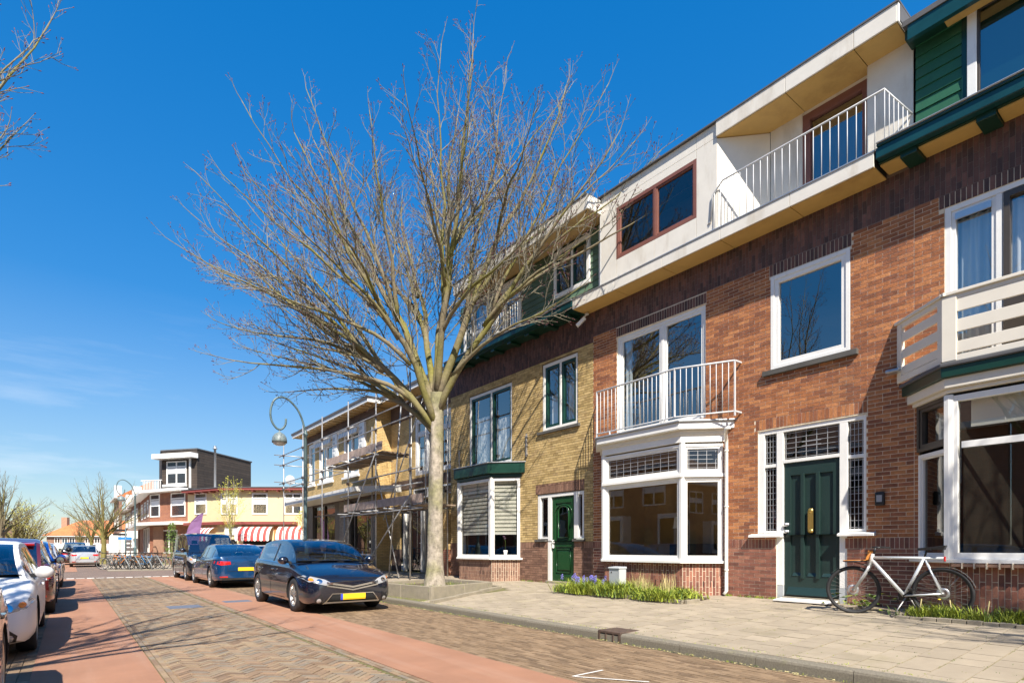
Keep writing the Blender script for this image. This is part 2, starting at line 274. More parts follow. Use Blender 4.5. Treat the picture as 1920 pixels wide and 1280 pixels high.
# ------------------------------------------------------------------ mesh helpers
def frame(o, ux, vx):
    """local axes: u along the face, v outward, w up"""
    u = Vector((ux[0], ux[1], 0)).normalized(); v = Vector((vx[0], vx[1], 0)).normalized(); w = Vector((0, 0, 1))
    return Matrix(((u.x, v.x, 0, o[0]), (u.y, v.y, 0, o[1]), (0, 0, 1, o[2]), (0, 0, 0, 1)))
def fac(X): return frame((X, 0, 0), (0, 1), (-1, 0))     # street facade plane at depth X; u = distance along the street
FC = fac(10.35)
WL = {}
def wl(o): return WL.get(o.name, Vector((0, 0, 0)))
class MB:
    def __init__(s, T=None): s.v = []; s.f = []; s.m = []; s.sm = []; s.T = T; s.mats = []; s.cm = 0; s.smooth = False
    def use(s, name):
        if name not in s.mats: s.mats.append(name)
        s.cm = s.mats.index(name); return s
    def pt(s, p):
        q = Vector(p)
        if s.T is not None: q = s.T @ q
        s.v.append(q); return len(s.v)-1
    def face(s, idx): s.f.append(tuple(idx)); s.m.append(s.cm); s.sm.append(s.smooth)
    def poly(s, pts): s.face([s.pt(p) for p in pts])
    def box(s, a0, a1, b0, b1, c0, c1, skip=''):
        if a0 > a1: a0, a1 = a1, a0
        if b0 > b1: b0, b1 = b1, b0
        if c0 > c1: c0, c1 = c1, c0
        i = [s.pt(p) for p in ((a0, b0, c0), (a1, b0, c0), (a1, b1, c0), (a0, b1, c0), (a0, b0, c1), (a1, b0, c1), (a1, b1, c1), (a0, b1, c1))]
        F = dict(d=(0, 3, 2, 1), u=(4, 5, 6, 7), b=(0, 1, 5, 4), r=(1, 2, 6, 5), f=(2, 3, 7, 6), l=(3, 0, 4, 7))
        for k, q in F.items():
            if k not in skip: s.face([i[x] for x in q])
        return s
    def prism(s, poly, c0, c1):
        n = len(poly); a = [s.pt((p[0], p[1], c0)) for p in poly]; b = [s.pt((p[0], p[1], c1)) for p in poly]
        s.face(a[::-1]); s.face(b)
        for i in range(n): j = (i+1) % n; s.face((a[i], a[j], b[j], b[i]))
        return s
    def hexa(s, p8):
        i = [s.pt(p) for p in p8]
        for q in ((0, 3, 2, 1), (4, 5, 6, 7), (0, 1, 5, 4), (1, 2, 6, 5), (2, 3, 7, 6), (3, 0, 4, 7)): s.face([i[x] for x in q])
        return s
    def bar(s, a, b, w, h=None, up=(0, 0, 1)):
        """square bar from a to b"""
        h = h or w; a = Vector(a); b = Vector(b); d = (b-a).normalized(); u = Vector(up)
        if abs(d.dot(u)) > 0.98: u = Vector((1, 0, 0))
        x = d.cross(u).normalized()*w/2; y = d.cross(x).normalized()*h/2
        P = [a-x-y, a+x-y, a+x+y, a-x+y, b-x-y, b+x-y, b+x+y, b-x+y]
        return s.hexa(P)
    def tube(s, pts, r, n=8, closed=False, caps=True):
        pts = [Vector(p) for p in pts]; N = len(pts); rs = r if isinstance(r, (list, tuple)) else [r]*N
        ox = s.smooth; s.smooth = True; rings = []; pu = None
        for i, p in enumerate(pts):
            if closed: d = pts[(i+1) % N]-pts[i-1]
            else: d = pts[min(i+1, N-1)]-pts[max(i-1, 0)]
            if d.length < 1e-9: d = Vector((0, 0, 1))
            d.normalize()
            if pu is None: pu = d.orthogonal().normalized()
            u = (pu-d*pu.dot(d))
            if u.length < 1e-6: u = d.orthogonal()
            u.normalize(); pu = u; w = d.cross(u)
            rings.append([s.pt(p+(u*cos(2*pi*k/n)+w*sin(2*pi*k/n))*rs[i]) for k in range(n)])
        M = N if closed else N-1
        for i in range(M):
            A, B = rings[i], rings[(i+1) % N]
            for k in range(n): s.face((A[k], A[(k+1) % n], B[(k+1) % n], B[k]))
        if caps and not closed:
            s.smooth = False; s.face(rings[0][::-1]); s.face(rings[-1])
        s.smooth = ox; return s
    def lathe(s, prof, c=(0, 0, 0), n=24, axis='z', smooth=True):
        """prof: (radius, height) pairs"""
        ox = s.smooth; s.smooth = smooth; rg = []
        for r, h in prof:
            row = []
            for k in range(n):
                a = 2*pi*k/n
                if axis == 'z': p = (c[0]+r*cos(a), c[1]+r*sin(a), c[2]+h)
                elif axis == 'x': p = (c[0]+h, c[1]+r*cos(a), c[2]+r*sin(a))
                else: p = (c[0]+r*sin(a), c[1]+h, c[2]+r*cos(a))
                row.append(s.pt(p))
            rg.append(row)
        for i in range(len(rg)-1):
            for k in range(n): s.face((rg[i][k], rg[i][(k+1) % n], rg[i+1][(k+1) % n], rg[i+1][k]))
        s.smooth = ox; return s
    def build(s, name, mats=None, parent=None, bevel=0, angle=40, fixn=False, **kw):
        if not s.v: return None
        c = sum(s.v, Vector())/len(s.v)
        zmin = min(p.z for p in s.v); c.z = zmin
        me = bpy.data.meshes.new(name)
        me.from_pydata([p-c for p in s.v], [], s.f)
        names = ([mats] if isinstance(mats, str) else mats) if mats else s.mats
        for n in names: me.materials.append(MATS[n])
        if len(names) > 1: me.polygons.foreach_set('material_index', s.m)
        me.polygons.foreach_set('use_smooth', s.sm)
        me.update()
        if fixn:
            bm = bmesh.new(); bm.from_mesh(me); bmesh.ops.recalc_face_normals(bm, faces=bm.faces); bm.to_mesh(me); bm.free()
        o = bpy.data.objects.new(name, me); COL.objects.link(o)
        WL[o.name] = c.copy()
        if parent is not None: o.parent = parent; o.location = c-wl(parent)
        else: o.location = c
        if bevel:
            md = o.modifiers.new('bevel', 'BEVEL'); md.width = bevel; md.segments = 2; md.limit_method = 'ANGLE'; md.harden_normals = False
        tag(o, **kw); return o
def tag(o, label=None, cat=None, group=None, kind=None):
    if label: o['label'] = label
    if cat: o['category'] = cat
    if group: o['group'] = group
    if kind: o['kind'] = kind
    return o
def empty(name, loc, **kw):
    o = bpy.data.objects.new(name, None); COL.objects.link(o); o.location = loc; WL[o.name] = Vector(loc); o.empty_display_size = 0.2
    return tag(o, **kw)
def leaf_obj(name, me, loc, parent, rot=None, scale=None):
    o = bpy.data.objects.new(name, me); COL.objects.link(o); o.parent = parent; o.location = Vector(loc)-wl(parent); WL[o.name] = Vector(loc)
    if rot: o.rotation_euler = rot
    if scale: o.scale = scale
    return o
def copy_tree(o, parent=None):
    c = o.copy(); COL.objects.link(c)
    if parent is not None: c.parent = parent
    for ch in list(o.children): copy_tree(ch, c)
    return c
def unit_mesh(name, dims, mname, bev=0.0):
    b = MB(); x, y, z = dims; b.box(-x/2, x/2, -y/2, y/2, -z/2, z/2)
    me = bpy.data.meshes.new(name); me.from_pydata(b.v, [], b.f); me.materials.append(MATS[mname]); me.update(); return me

# ================================================================== brick walls
CAMP = Vector((0, 0, 1.3))
BRICK_ME = {}
def minus(iv, holes):
    out = [iv]
    for a, b in holes:
        nxt = []
        for c, d in out:
            if b <= c or a >= d: nxt.append((c, d)); continue
            if a > c: nxt.append((c, a))
            if b < d: nxt.append((b, d))
        out = nxt
    return [x for x in out if x[1]-x[0] > 0.03]
def lay(F, zones, holes, recess=0.010, near=300, L=0.218, H=0.066, j=0.0095, rng=None, wob=0.0025):
    """list of bricks (u, w, lu, lw, material, proud)"""
    rng = rng or R; out = []
    for (ua, ub, wa, wb, bond, m) in zones:
        if bond == 'run':
            n = max(1, round((wb-wa)/H)); h = (wb-wa)/n
            for i in range(n):
                w = wa+(i+0.5)*h
                hs = [(a, b) for a, b, c, d in holes if c < w < d]
                for (a, b) in minus((ua, ub), hs):
                    k = math.floor((a-(L/2 if i % 2 else 0))/L); x = k*L+(L/2 if i % 2 else 0)
                    while x < b:
                        p, q = max(x, a), min(x+L, b)
                        if q-p > 0.03: out.append(((p+q)/2, w, q-p-j, h-j, m, rng.uniform(0, wob)))
                        x += L
        else:
            S = 0.0665; n = max(1, round((ub-ua)/S)); s = (ub-ua)/n
            LL = 0.213 if bond == 'stack' else 0.213
            for i in range(n):
                u = ua+(i+0.5)*s
                hs = [(c, d) for a, b, c, d in holes if a < u < b]
                for (a, b) in minus((wa, wb), hs):
                    off = (LL/2 if (i % 2 and bond == 'soldier') else 0)
                    x = wa-off
                    while x < b:
                        p, q = max(x, a), min(x+LL, b)
                        if q-p > 0.03: out.append((u, (p+q)/2, s-j, q-p-j, m, rng.uniform(0, wob)))
                        x += LL
    return out
def put_bricks(F, bricks, wall, near=300, recess=0.0035):
    ang = atan2(F[1][0], F[0][0])
    for b in bricks: pass
    pos = []
    for b in bricks:
        p = F @ Vector((b[0], 0, b[1])); pos.append(((p-CAMP).length, b, p))
    pos.sort(key=lambda t: t[0])
    for dist, b, p in pos[:near]:
        if b[4] not in BRICK_ME: BRICK_ME[b[4]] = unit_mesh('brick_'+b[4], (1, 1, 1), b[4])
        T = recess+0.006
        q = F @ Vector((b[0], b[5]-T/2, b[1]))
        leaf_obj('brick', BRICK_ME[b[4]], q, wall, (R.uniform(-.006, .006), 0, ang), (b[2], T, b[3]))
    mb = {}
    for dist, b, p in pos[near:]:
        m = mb.setdefault(b[4], MB(F)); m.use(b[4])
        m.box(b[0]-b[2]/2, b[0]+b[2]/2, -recess-0.004, b[5], b[1]-b[3]/2, b[1]+b[3]/2, skip='b')
    for k, m in mb.items(): m.build('brickwork', None, wall, kind='stuff')
def mortar(F, u0, u1, w0, w1, holes, mname, parent, recess=0.0035, reveal=0.13, name='wall', upper=None):
    us = sorted(set([u0, u1]+[x for h in holes for x in h[:2] if u0 < x < u1]+([])))
    ws = sorted(set([w0, w1]+[x for h in holes for x in h[2:4] if w0 < x < w1]+([upper[0]] if upper else [])))
    m = MB(F)
    for i in range(len(us)-1):
        for k in range(len(ws)-1):
            cu, cw = (us[i]+us[i+1])/2, (ws[k]+ws[k+1])/2
            if any(a < cu < b and c < cw < d for a, b, c, d in holes): continue
            m.use(upper[1] if upper and cw > upper[0] else mname)
            m.poly([(us[i], -recess, ws[k]), (us[i], -recess, ws[k+1]), (us[i+1], -recess, ws[k+1]), (us[i+1], -recess, ws[k])])
    m.use(mname)
    for a, b, c, d in holes:
        r = -reveal
        m.poly([(a, 0, c), (a, r, c), (a, r, d), (a, 0, d)]); m.poly([(b, 0, c), (b, 0, d), (b, r, d), (b, r, c)])
        m.poly([(a, 0, c), (b, 0, c), (b, r, c), (a, r, c)]); m.poly([(a, 0, d), (a, r, d), (b, r, d), (b, 0, d)])
    return m.build(name, None, parent)

def window(parent, F, u0, u1, w0, w1, fw=0.06, mull=(), trans=(), v0=-0.10, v1=-0.02, fm='paint_white', gm='glass_sky', sash=0.035,
           sashm=None, lights=None, curtain=None, room='room_dark', depth=1.6, cames=None, name='window', nosash=False):
    """frame (part) > sash, pane, curtain (sub-parts)"""
    m = MB(F); m.use(fm)
    m.box(u0, u0+fw, v0, v1, w0, w1); m.box(u1-fw, u1, v0, v1, w0, w1)
    m.box(u0+fw, u1-fw, v0, v1, w1-fw, w1); m.box(u0+fw, u1-fw, v0, v1, w0, w0+fw)
    mull = sorted(mull); trans = sorted(trans)
    mw = 0.035
    for x in mull: m.box(x-mw, x+mw, v0, v1-0.004, w0+fw, w1-fw)
    for z in trans: m.box(u0+fw, u1-fw, v0, v1-0.007, z-mw, z+mw)
    wobj = m.build(name, None, parent, bevel=0.004)
    U = [u0+fw]+[y for x in mull for y in (x-mw, x+mw)]+[u1-fw]
    Z = [w0+fw]+[y for x in trans for y in (x-mw, x+mw)]+[w1-fw]
    sm = sashm or fm
    for i in range(0, len(U), 2):
        for k in range(0, len(Z), 2):
            a, b, c, d = U[i]+0.001, U[i+1]-0.001, Z[k]+0.001, Z[k+1]-0.001
            s = sash
            if s:
                q = MB(F); q.use(sm); va, vb = v0+0.015, v1-0.018
                q.box(a, a+s, va, vb, c, d); q.box(b-s, b, va, vb, c, d); q.box(a+s, b-s, va, vb, d-s, d); q.box(a+s, b-s, va, vb, c, c+s)
                q.build('sash', None, wobj, bevel=0.003)
            q = MB(F); q.use(gm); vg = (v0+v1)/2-0.012
            q.poly([(a+s, vg, c+s), (b-s, vg, c+s), (b-s, vg, d-s), (a+s, vg, d-s)]); q.build('pane', None, wobj)
            if cames and (i//2, k//2) in cames:
                nu, nz = cames[(i//2, k//2)]; q = MB(F); q.use('lead'); t = 0.004; vv = vg+0.004
                A, B, Cc, D = a+s, b-s, c+s, d-s; e = 0.035
                for x in [A+e, B-e]+[A+e+(B-A-2*e)*t_/nu for t_ in range(1, nu)]: q.box(x-t, x+t, vg+0.001, vv, Cc, D)
                for x in [Cc+e, D-e]+[Cc+e+(D-Cc-2*e)*t_/nz for t_ in range(1, nz)]: q.box(A, B, vg+0.0015, vv+0.001, x-t*.8, x+t*.8)
                q.build('lead_came', None, wobj)
    if room:
        r = MB(F); r.use(room); g = 0.05; vb = v0-depth; va = v0-0.02
        a, b, c, d = u0-g, u1+g, w0-g, w1+g
        r.poly([(a, vb, c), (b, vb, c), (b, vb, d), (a, vb, d)]); r.poly([(a, va, c), (a, vb, c), (a, vb, d), (a, va, d)])
        r.poly([(b, va, c), (b, va, d), (b, vb, d), (b, vb, c)]); r.poly([(a, va, c), (b, va, c), (b, vb, c), (a, vb, c)]); r.poly([(a, va, d), (a, vb, d), (b, vb, d), (b, va, d)])
        r.build('room_interior', None, wobj)
    for cu in (curtain or []):
        a, b, c, d, cm = cu[:5]; n = max(8, int((b-a)/0.02)); q = MB(F); q.use(cm); q.smooth = True; vv = v0-0.09
        top = []; bot = []
        ph = R.uniform(0, 6)
        for i in range(n+1):
            u = a+(b-a)*i/n; off = 0.022*sin(u*62+ph)+0.012*sin(u*23+ph*2)
            bot.append(q.pt((u, vv+off*1.2, c))); top.append(q.pt((u, vv+off, d)))
        for i in range(n): q.face((bot[i], bot[i+1], top[i+1], top[i]))
        q.build('curtain', None, wobj)
    return wobj

def face_frame(F, P, Q):
    a = F @ Vector((P[0], P[1], 0)); b = F @ Vector((Q[0], Q[1], 0)); d = b-a
    return frame(a, (d.x, d.y), (-d.y, d.x)), d.length
def trap(u0, u1, p, e=0.0, run=None):
    """bay outline (u,v), offset outward by e"""
    run = p if run is None else run
    k = 0.414*e
    pe = p+e; r = run*pe/p if p else 0
    a = u0+run-k; b = u1-run+k
    return [(a-pe*run/p, 0), (a, pe), (b, pe), (b+pe*run/p, 0)]
def cornice(parent, F, u0, u1, p, e, w0, w1, mname, run=None, name='cornice', bevel=0.01):
    m = MB(F); m.use(mname); t = trap(u0, u1, p, e, run); t = [(t[0][0], 0.002), t[1], t[2], (t[3][0], 0.002)]
    m.prism(t[::-1], w0, w1); return m.build(name, None, parent, bevel=bevel, fixn=True)

# ================================================================== red brick house in the middle
GZ = 0.36
HB = empty('terraced_house', (10.35, 6.7, GZ), label='red brick house with cream panelled top storey, loggia and dark green front door', cat='house', group='terraced houses along the pavement')
holes = [(6.60, 9.75, 0.98, 3.52), (6.95, 9.36, 3.95, 6.31), (4.19, 5.567, 4.60, 6.33), (3.945, 5.815, 1.54, 3.50), (4.24, 5.46, 0.30, 1.54)]
U0, U1 = 3.27, 10.148
zones = [(U0, U1, GZ-.02, 1.29, 'run', 'brick_plinth'), (U0, U1, 1.29, 1.47, 'stack', 'brick_plinth'),
         (U0, U1, 1.47, 3.516, 'run', 'brick_red'), (5.86, U1, 3.516, 3.714, 'run', 'brick_red'), (U0, 3.93, 3.516, 3.714, 'run', 'brick_red'), (U0, U1, 3.714, 6.552, 'run', 'brick_red'),
         (3.93, 5.86, 3.52, 3.714, 'stack', 'brick_red'),
         (U0, U1, 6.56, 7.19, 'soldier', 'brick_dark')]
# soldier courses step down over the openings
bk = lay(FC, zones, holes+[(6.93, 9.38, 6.30, 6.55), (4.17, 5.59, 6.30, 6.55)])
bk += lay(FC, [(6.93, 9.38, 6.32, 6.56, 'stack', 'brick_dark'), (4.17, 5.59, 6.34, 6.56, 'stack', 'brick_dark')], [])
wallB = mortar(FC, U0, U1, GZ-.05, 7.30, holes, 'mortar_light', HB, upper=(6.55, 'mortar_upper'))
put_bricks(FC, bk, wallB, 300)

window(HB, FC, 6.95, 9.36, 3.95, 6.31, fw=0.075, mull=[8.06], v0=-0.11, v1=-0.03, sash=0.06, gm='glass_sky', curtain=[(9.08, 9.28, 4.05, 6.2, 'curtain_blue')])
window(HB, FC, 4.19, 5.567, 4.60, 6.33, fw=0.07, v0=-0.10, v1=0.004, sash=0.075, gm='glass_sky')
m = MB(FC); m.use('stone_sill'); m.box(4.06, 5.70, -0.05, 0.07, 4.50, 4.595); m.build('window_sill', None, HB, bevel=0.006)
# --- front door unit
DB = MB(FC); DB.use('paint_white')
va, vb = -0.12, -0.02
for a, b, c, d in [(5.70, 5.818, 1.58, 3.505), (3.938, 3.995, 1.58, 3.505), (5.34, 5.465, 0.62, 3.42), (4.24, 4.368, 0.62, 3.42),
                   (3.995, 5.70, 3.42, 3.505), (4.368, 5.34, 2.85, 2.91)]: DB.box(a, b, va, vb, c, d)
for a, b in [(5.465, 5.70), (3.995, 4.24)]:
    DB.box(a, b, va, vb-.01, 2.80, 2.86); DB.box(a, b, va, vb-.005, 1.58, 1.62)
dfr = DB.build('door_frame', None, HB, bevel=0.005)
m = MB(FC); m.use('utility_grey'); m.box(5.34, 5.465, va, vb+.003, GZ, 0.617); m.box(4.24, 4.368, va, vb+.003, GZ, 0.617); m.build('door_post_foot', None, dfr)
m = MB(FC); m.use('paint_white'); m.hexa([(5.33, -.05, 1.50), (5.96, -.05, 1.50), (5.96, .10, 1.50), (5.33, .10, 1.50), (5.33, -.05, 1.578), (5.96, -.05, 1.578), (5.96, .10, 1.54), (5.33, .10, 1.54)])
m.hexa([(3.80, -.05, 1.50), (4.36, -.05, 1.50), (4.36, .10, 1.50), (3.80, .10, 1.50), (3.80, -.05, 1.578), (4.36, -.05, 1.578), (4.36, .10, 1.54), (3.80, .10, 1.54)])
m.build('window_sill', None, HB, bevel=0.004)
def leaded(parent, F, a, b, c, d, v, nu, nz, centre=False):
    q = MB(F); q.use('glass_leaded'); q.poly([(a, v, c), (b, v, c), (b, v, d), (a, v, d)]); p = q.build('pane', None, parent)
    q = MB(F); q.use('lead'); t = 0.0042; e = 0.03
    for x in [a+e, b-e]+[a+e+(b-a-2*e)*k/nu for k in range(1, nu)]: q.box(x-t, x+t, v+.001, v+.007, c, d)
    for x in [c+e, d-e]+[c+e+(d-c-2*e)*k/nz for k in range(1, nz)]: q.box(a, b, v+.002, v+.009, x-t*.8, x+t*.8)
    if centre:
        cx, cz = (a+b)/2, (c+d)/2; wv, hv = (b-a)*.17, (d-c)*.07
        for z in (cz-hv, cz+hv): q.box(cx-wv, cx+wv, v+.003, v+.010, z-t, z+t)
    q.build('lead_came', None, parent)
    q = MB(F); q.use('room_dark'); vb = v-1.2
    q.poly([(a, vb, c), (b, vb, c), (b, vb, d), (a, vb, d)]); q.poly([(a, v-.02, c), (a, vb, c), (a, vb, d), (a, v-.02, d)]); q.poly([(b, v-.02, c), (b, v-.02, d), (b, vb, d), (b, vb, c)])
    q.poly([(a, v-.02, c), (b, v-.02, c), (b, vb, c), (a, vb, c)]); q.poly([(a, v-.02, d), (a, vb, d), (b, vb, d), (b, v-.02, d)]); q.build('room_interior', None, parent)
leaded(dfr, FC, 5.465, 5.70, 2.86, 3.42, -.07, 3, 5); leaded(dfr, FC, 5.465, 5.70, 1.62, 2.80, -.07, 3, 10)
leaded(dfr, FC, 3.995, 4.24, 2.86, 3.42, -.07, 3, 5); leaded(dfr, FC, 3.995, 4.24, 1.62, 2.80, -.07, 3, 10)
leaded(dfr, FC, 4.368, 5.34, 2.91, 3.42, -.07, 5, 5, True)
m = MB(FC); m.use('orange_thing'); m.bar((5.52, -.14, 1.66), (5.60, -.14, 2.10), 0.05); m.build('orange_handle', None, dfr)
# door leaf
d_ = MB(FC); d_.use('paint_teal_door'); a, b = 4.372, 5.336
d_.box(a, b, -.12, -.085, 0.425, 2.85)
for q in [(a, a+.115, .425, 2.85), (b-.115, b, .425, 2.85), (a+.115, b-.115, 2.62, 2.85), (a+.115, b-.115, .425, .80)]: d_.box(q[0], q[1], -.085, -.055, q[2], q[3])
for x in (a+.335, a+.60): d_.hexa([(x, -.085, .76), (x+.055, -.085, .76), (x+.055, -.025, .76), (x, -.025, .76), (x, -.085, 2.64), (x+.055, -.085, 2.64), (x+.055, -.025, 2.64), (x, -.025, 2.64)])
for x in (a+.145, a+.395, a+.665): d_.hexa([(x, -.085, .80), (x+.155, -.085, .80), (x+.155, -.045, .80), (x, -.045, .80), (x+.01, -.085, .86), (x+.145, -.085, .86), (x+.145, -.083, .86), (x+.01, -.083, .86)])
d_.hexa([(a+.05, -.06, .46), (b-.05, -.06, .46), (b-.05, .0, .46), (a+.05, .0, .46), (a+.07, -.055, .60), (b-.07, -.055, .60), (b-.07, -.052, .60), (a+.07, -.052, .60)])
leafd = d_.build('front_door', None, HB, bevel=0.006)
m = MB(FC); m.use('brass'); m.prism([(4.86+.045*cos(t), 0) for t in ()] or [(4.815, -.05), (4.905, -.05), (4.905, -.035), (4.815, -.035)], 1.60, 1.96); m.lathe([(0.045, -.05), (0.045, -.035), (0, -.034)], (4.86, 0, 1.96), 20, 'y'); m.lathe([(0.045, -.05), (0.045, -.035), (0, -.034)], (4.86, 0, 1.60), 20, 'y'); m.build('letter_slot', None, leafd)
for z in (1.60, 1.73):
    m = MB(FC); m.use('aluminium'); m.lathe([(0.0, -.055), (.036, -.054), (.036, -.045), (.018, -.04), (.018, -.015), (.034, -.005), (.030, .015), (0, .02)], (5.285, 0, z), 18, 'y'); m.build('door_knob', None, leafd)
m = MB(FC); m.use('concrete'); m.box(4.37, 5.338, -.12, .03, GZ, .424); m.build('doorstep', None, HB, bevel=.008)
m = MB(FC); m.use('doormat'); m.hexa([(4.36, .05, .385), (5.34, .05, .385), (5.34, .35, .36), (4.36, .35, .36), (4.36, .05, .405), (5.34, .05, .405), (5.34, .35, .385), (4.36, .35, .385)])
tag(m.build('doormat', None, None, bevel=.004), 'pale grey doormat lying before the dark green front door', 'doormat')
ib = empty('intercom', (10.35, 3.74, 1.95), label='small black doorbell box on the red brick wall right of the dark green door', cat='doorbell')
m = MB(FC); m.use('black_plastic'); m.box(3.66, 3.80, .008, .07, 1.98, 2.20); bb = m.build('case', None, ib, bevel=.02)
m = MB(FC); m.use('zinc'); m.box(3.69, 3.77, .071, .074, 2.04, 2.15); m.build('speaker_plate', None, ib)

# --- bay windows
def bay(house, u0, u1, p, sill, tr, head, bm='brick_plinth', split=True, leadedtop=True, run=None, sides=(1, 1), base_z=GZ, frame_h=0.0, vents=True, frontmull=(), room='room_tan', curtains=None, mort='mortar_light', near=0):
    run = p if run is None else run
    t = trap(u0, u1, p, 0, run); base = trap(u0+.05, u1-.05, p-.05, 0, run-.05)
    faces = [(t[0], t[1]), (t[1], t[2]), (t[2], t[3])]; bf = [(base[0], base[1]), (base[1], base[2]), (base[2], base[3])]
    bb = empty('bay_window', tuple(FC @ Vector(((u0+u1)/2, p, base_z)))); bb.parent = house; bb.location = Vector(bb.location)-wl(house)
    for k, (P, Q) in enumerate(bf):
        if k != 1 and not sides[0 if k == 0 else 1]: continue
        F2, ln = face_frame(FC, P, Q)
        mm_ = mortar(F2, 0, ln, base_z-.05, sill-.02, [], mort, bb, name='plinth')
        bks = lay(F2, [(0.004, ln-.004, base_z-.05, sill-.03, 'soldier', bm)], [(ln*.4, ln*.4+.30, base_z+.16, base_z+.28)] if False else [])
        put_bricks(F2, bks, mm_, near if k < 2 else 0)
        if vents and k < 2:
            for i in (0, 1, 3):
                q = MB(F2); q.use('under_black'); x = ln*.22+i*.0665; q.box(x-.006, x+.006, -.012, .006, base_z+.16, base_z+.28); q.build('air_vent', None, mm_)
    cornice(bb, FC, u0, u1, p, .05, sill-.035, sill+.02, 'paint_white', run, 'sill', .006)
    for k, (P, Q) in enumerate(faces):
        if k != 1 and not sides[0 if k == 0 else 1]: continue
        F2, ln = face_frame(FC, P, Q)
        a, b = (0.03, ln-.03)
        if k == 1: a, b = .02, ln-.02
        cu = (curtains or {}).get(k)
        if tr:
            window(bb, F2, a, b, sill+.021, tr-.03, fw=.055, v0=-.10, v1=-.012, sash=.042, gm='glass_dark', room=None, curtain=cu)
            w2 = window(bb, F2, a, b, tr+.03, head-.03, fw=.055, v0=-.10, v1=-.012, sash=.042, gm='glass_leaded' if leadedtop else 'glass_dark', room=None,
                   cames=({(0, 0): (9 if k == 1 else 3, 4)} if leadedtop else None))
        else:
            window(bb, F2, a, b, sill+.021, head-.02, fw=.085, v0=-.10, v1=-.012, sash=0, gm='glass_dark', room=None, curtain=cu)
    q = MB(FC); q.use(room); tb = trap(u0, u1, p, -.02, run); zt_ = head-.005; zf = sill+.022
    for z_ in (zf, zt_): q.poly([(tb[0][0], -.01, z_), (tb[1][0], tb[1][1], z_), (tb[2][0], tb[2][1], z_), (tb[3][0], -.01, z_)])
    a_, b_ = u0-.02, u1+.02
    q.poly([(a_, -1.6, zf), (b_, -1.6, zf), (b_, -1.6, zt_+.1), (a_, -1.6, zt_+.1)]); q.poly([(a_, -.02, zf), (a_, -1.6, zf), (a_, -1.6, zt_+.1), (a_, -.02, zt_+.1)]); q.poly([(b_, -.02, zf), (b_, -1.6, zf), (b_, -1.6, zt_+.1), (b_, -.02, zt_+.1)])
    q.poly([(a_, -.02, zf-.01), (b_, -.02, zf-.01), (b_, -1.6, zf-.01), (a_, -1.6, zf-.01)]); q.poly([(a_, -.02, zt_+.01), (b_, -.02, zt_+.01), (b_, -1.6, zt_+.01), (a_, -1.6, zt_+.01)]); q.build('room_interior', None, bb)
    # a table lamp and a chair back deeper in the room
    q = MB(FC); q.use('black_plastic'); xm = (u0+u1)/2; q.box(xm-.6, xm+.5, -1.4, -1.1, zf, zf+.35); q.tube([(xm+.3, -1.2, zf+.35), (xm+.3, -1.2, zf+.75)], .015, 6); q.use('curtain_white'); q.lathe([(.16, zf+.72), (.10, zf+1.0)], (xm+.3, -1.2, 0), 14); q.build('sideboard', None, bb)
    if tr: cornice(bb, FC, u0, u1, p, .035, tr-.03, tr+.03, 'paint_white', run, 'transom', .004)
    for (x, y) in (t[1], t[2]):
        m = MB(FC); m.use('paint_white')
        s_ = -1 if x > (u0+u1)/2 else 1
        m.prism([(x-.07*.7, y-.07*.7-.03), (x+.07*.7, y-.07*.7-.03), (x+.055, y-.003), (x, y+.006), (x-.055, y-.003)][::1], sill+.02, head)
        m.build('corner_post', None, bb, bevel=.004, fixn=True)
    return bb
bB = bay(HB, 6.51, 9.84, .60, 1.03, 2.755, 3.42, near=40)
cornice(bB, FC, 6.51, 9.84, .60, .02, 3.42, 3.56, 'paint_white', name='frieze', bevel=.004)
cornice(bB, FC, 6.51, 9.84, .60, .05, 3.56, 3.66, 'paint_cream', name='frieze', bevel=.01)
cornice(bB, FC, 6.51, 9.84, .60, .15, 3.66, 3.80, 'paint_white', name='cornice', bevel=.012)
cornice(bB, FC, 6.51, 9.84, .60, .19, 3.80, 3.835, 'zinc', name='gutter_edge', bevel=.01)
# --- balcony railing above the bay
BR = empty('balcony_railing', (9.65, 8.2, 3.84)); BR.parent = HB; BR.location = Vector((9.65, 8.2, 3.84))-wl(HB)
path = [(9.98, .03), (9.36, .68), (7.19, .70), (6.16, .22)]
m = MB(FC); m.use('paint_grey_rail')
m.tube([(x, y, 4.90) for x, y in path], .019, 8); m.tube([(x, y, 3.93) for x, y in path], .016, 8)
m.bar((6.16, .22, 4.90), (6.16, .0, 4.90), .03); m.bar((6.16, .22, 3.93), (6.16, .0, 3.93), .03)
m.build('handrail', None, BR)
for i in range(3):
    P, Q = Vector((*path[i], 0)), Vector((*path[i+1], 0)); n = max(3, round((Q-P).length/.115))
    for k in range(1, n):
        x = P.lerp(Q, k/n); q = MB(FC); q.use('paint_grey_rail'); q.tube([(x.x, x.y, 3.93), (x.x, x.y, 4.90)], .0085, 6); q.build('baluster', None, BR)
for (x, y, z0) in [(9.36, .68, 3.55), (6.16, .22, 3.84), (7.19, .70, 3.93), (8.95, .69, 3.70), (7.45, .70, 3.70)]:
    q = MB(FC); q.use('paint_grey_rail'); q.box(x-.008, x+.008, y-.022, y+.022, z0 if z0 > 3.8 else 3.75, 4.90 if z0 != 3.70 else 3.93)
    if z0 <= 3.75: q.bar((x, y, 3.78), (x, y-.10, 3.66), .02)
    q.build('post', None, BR)
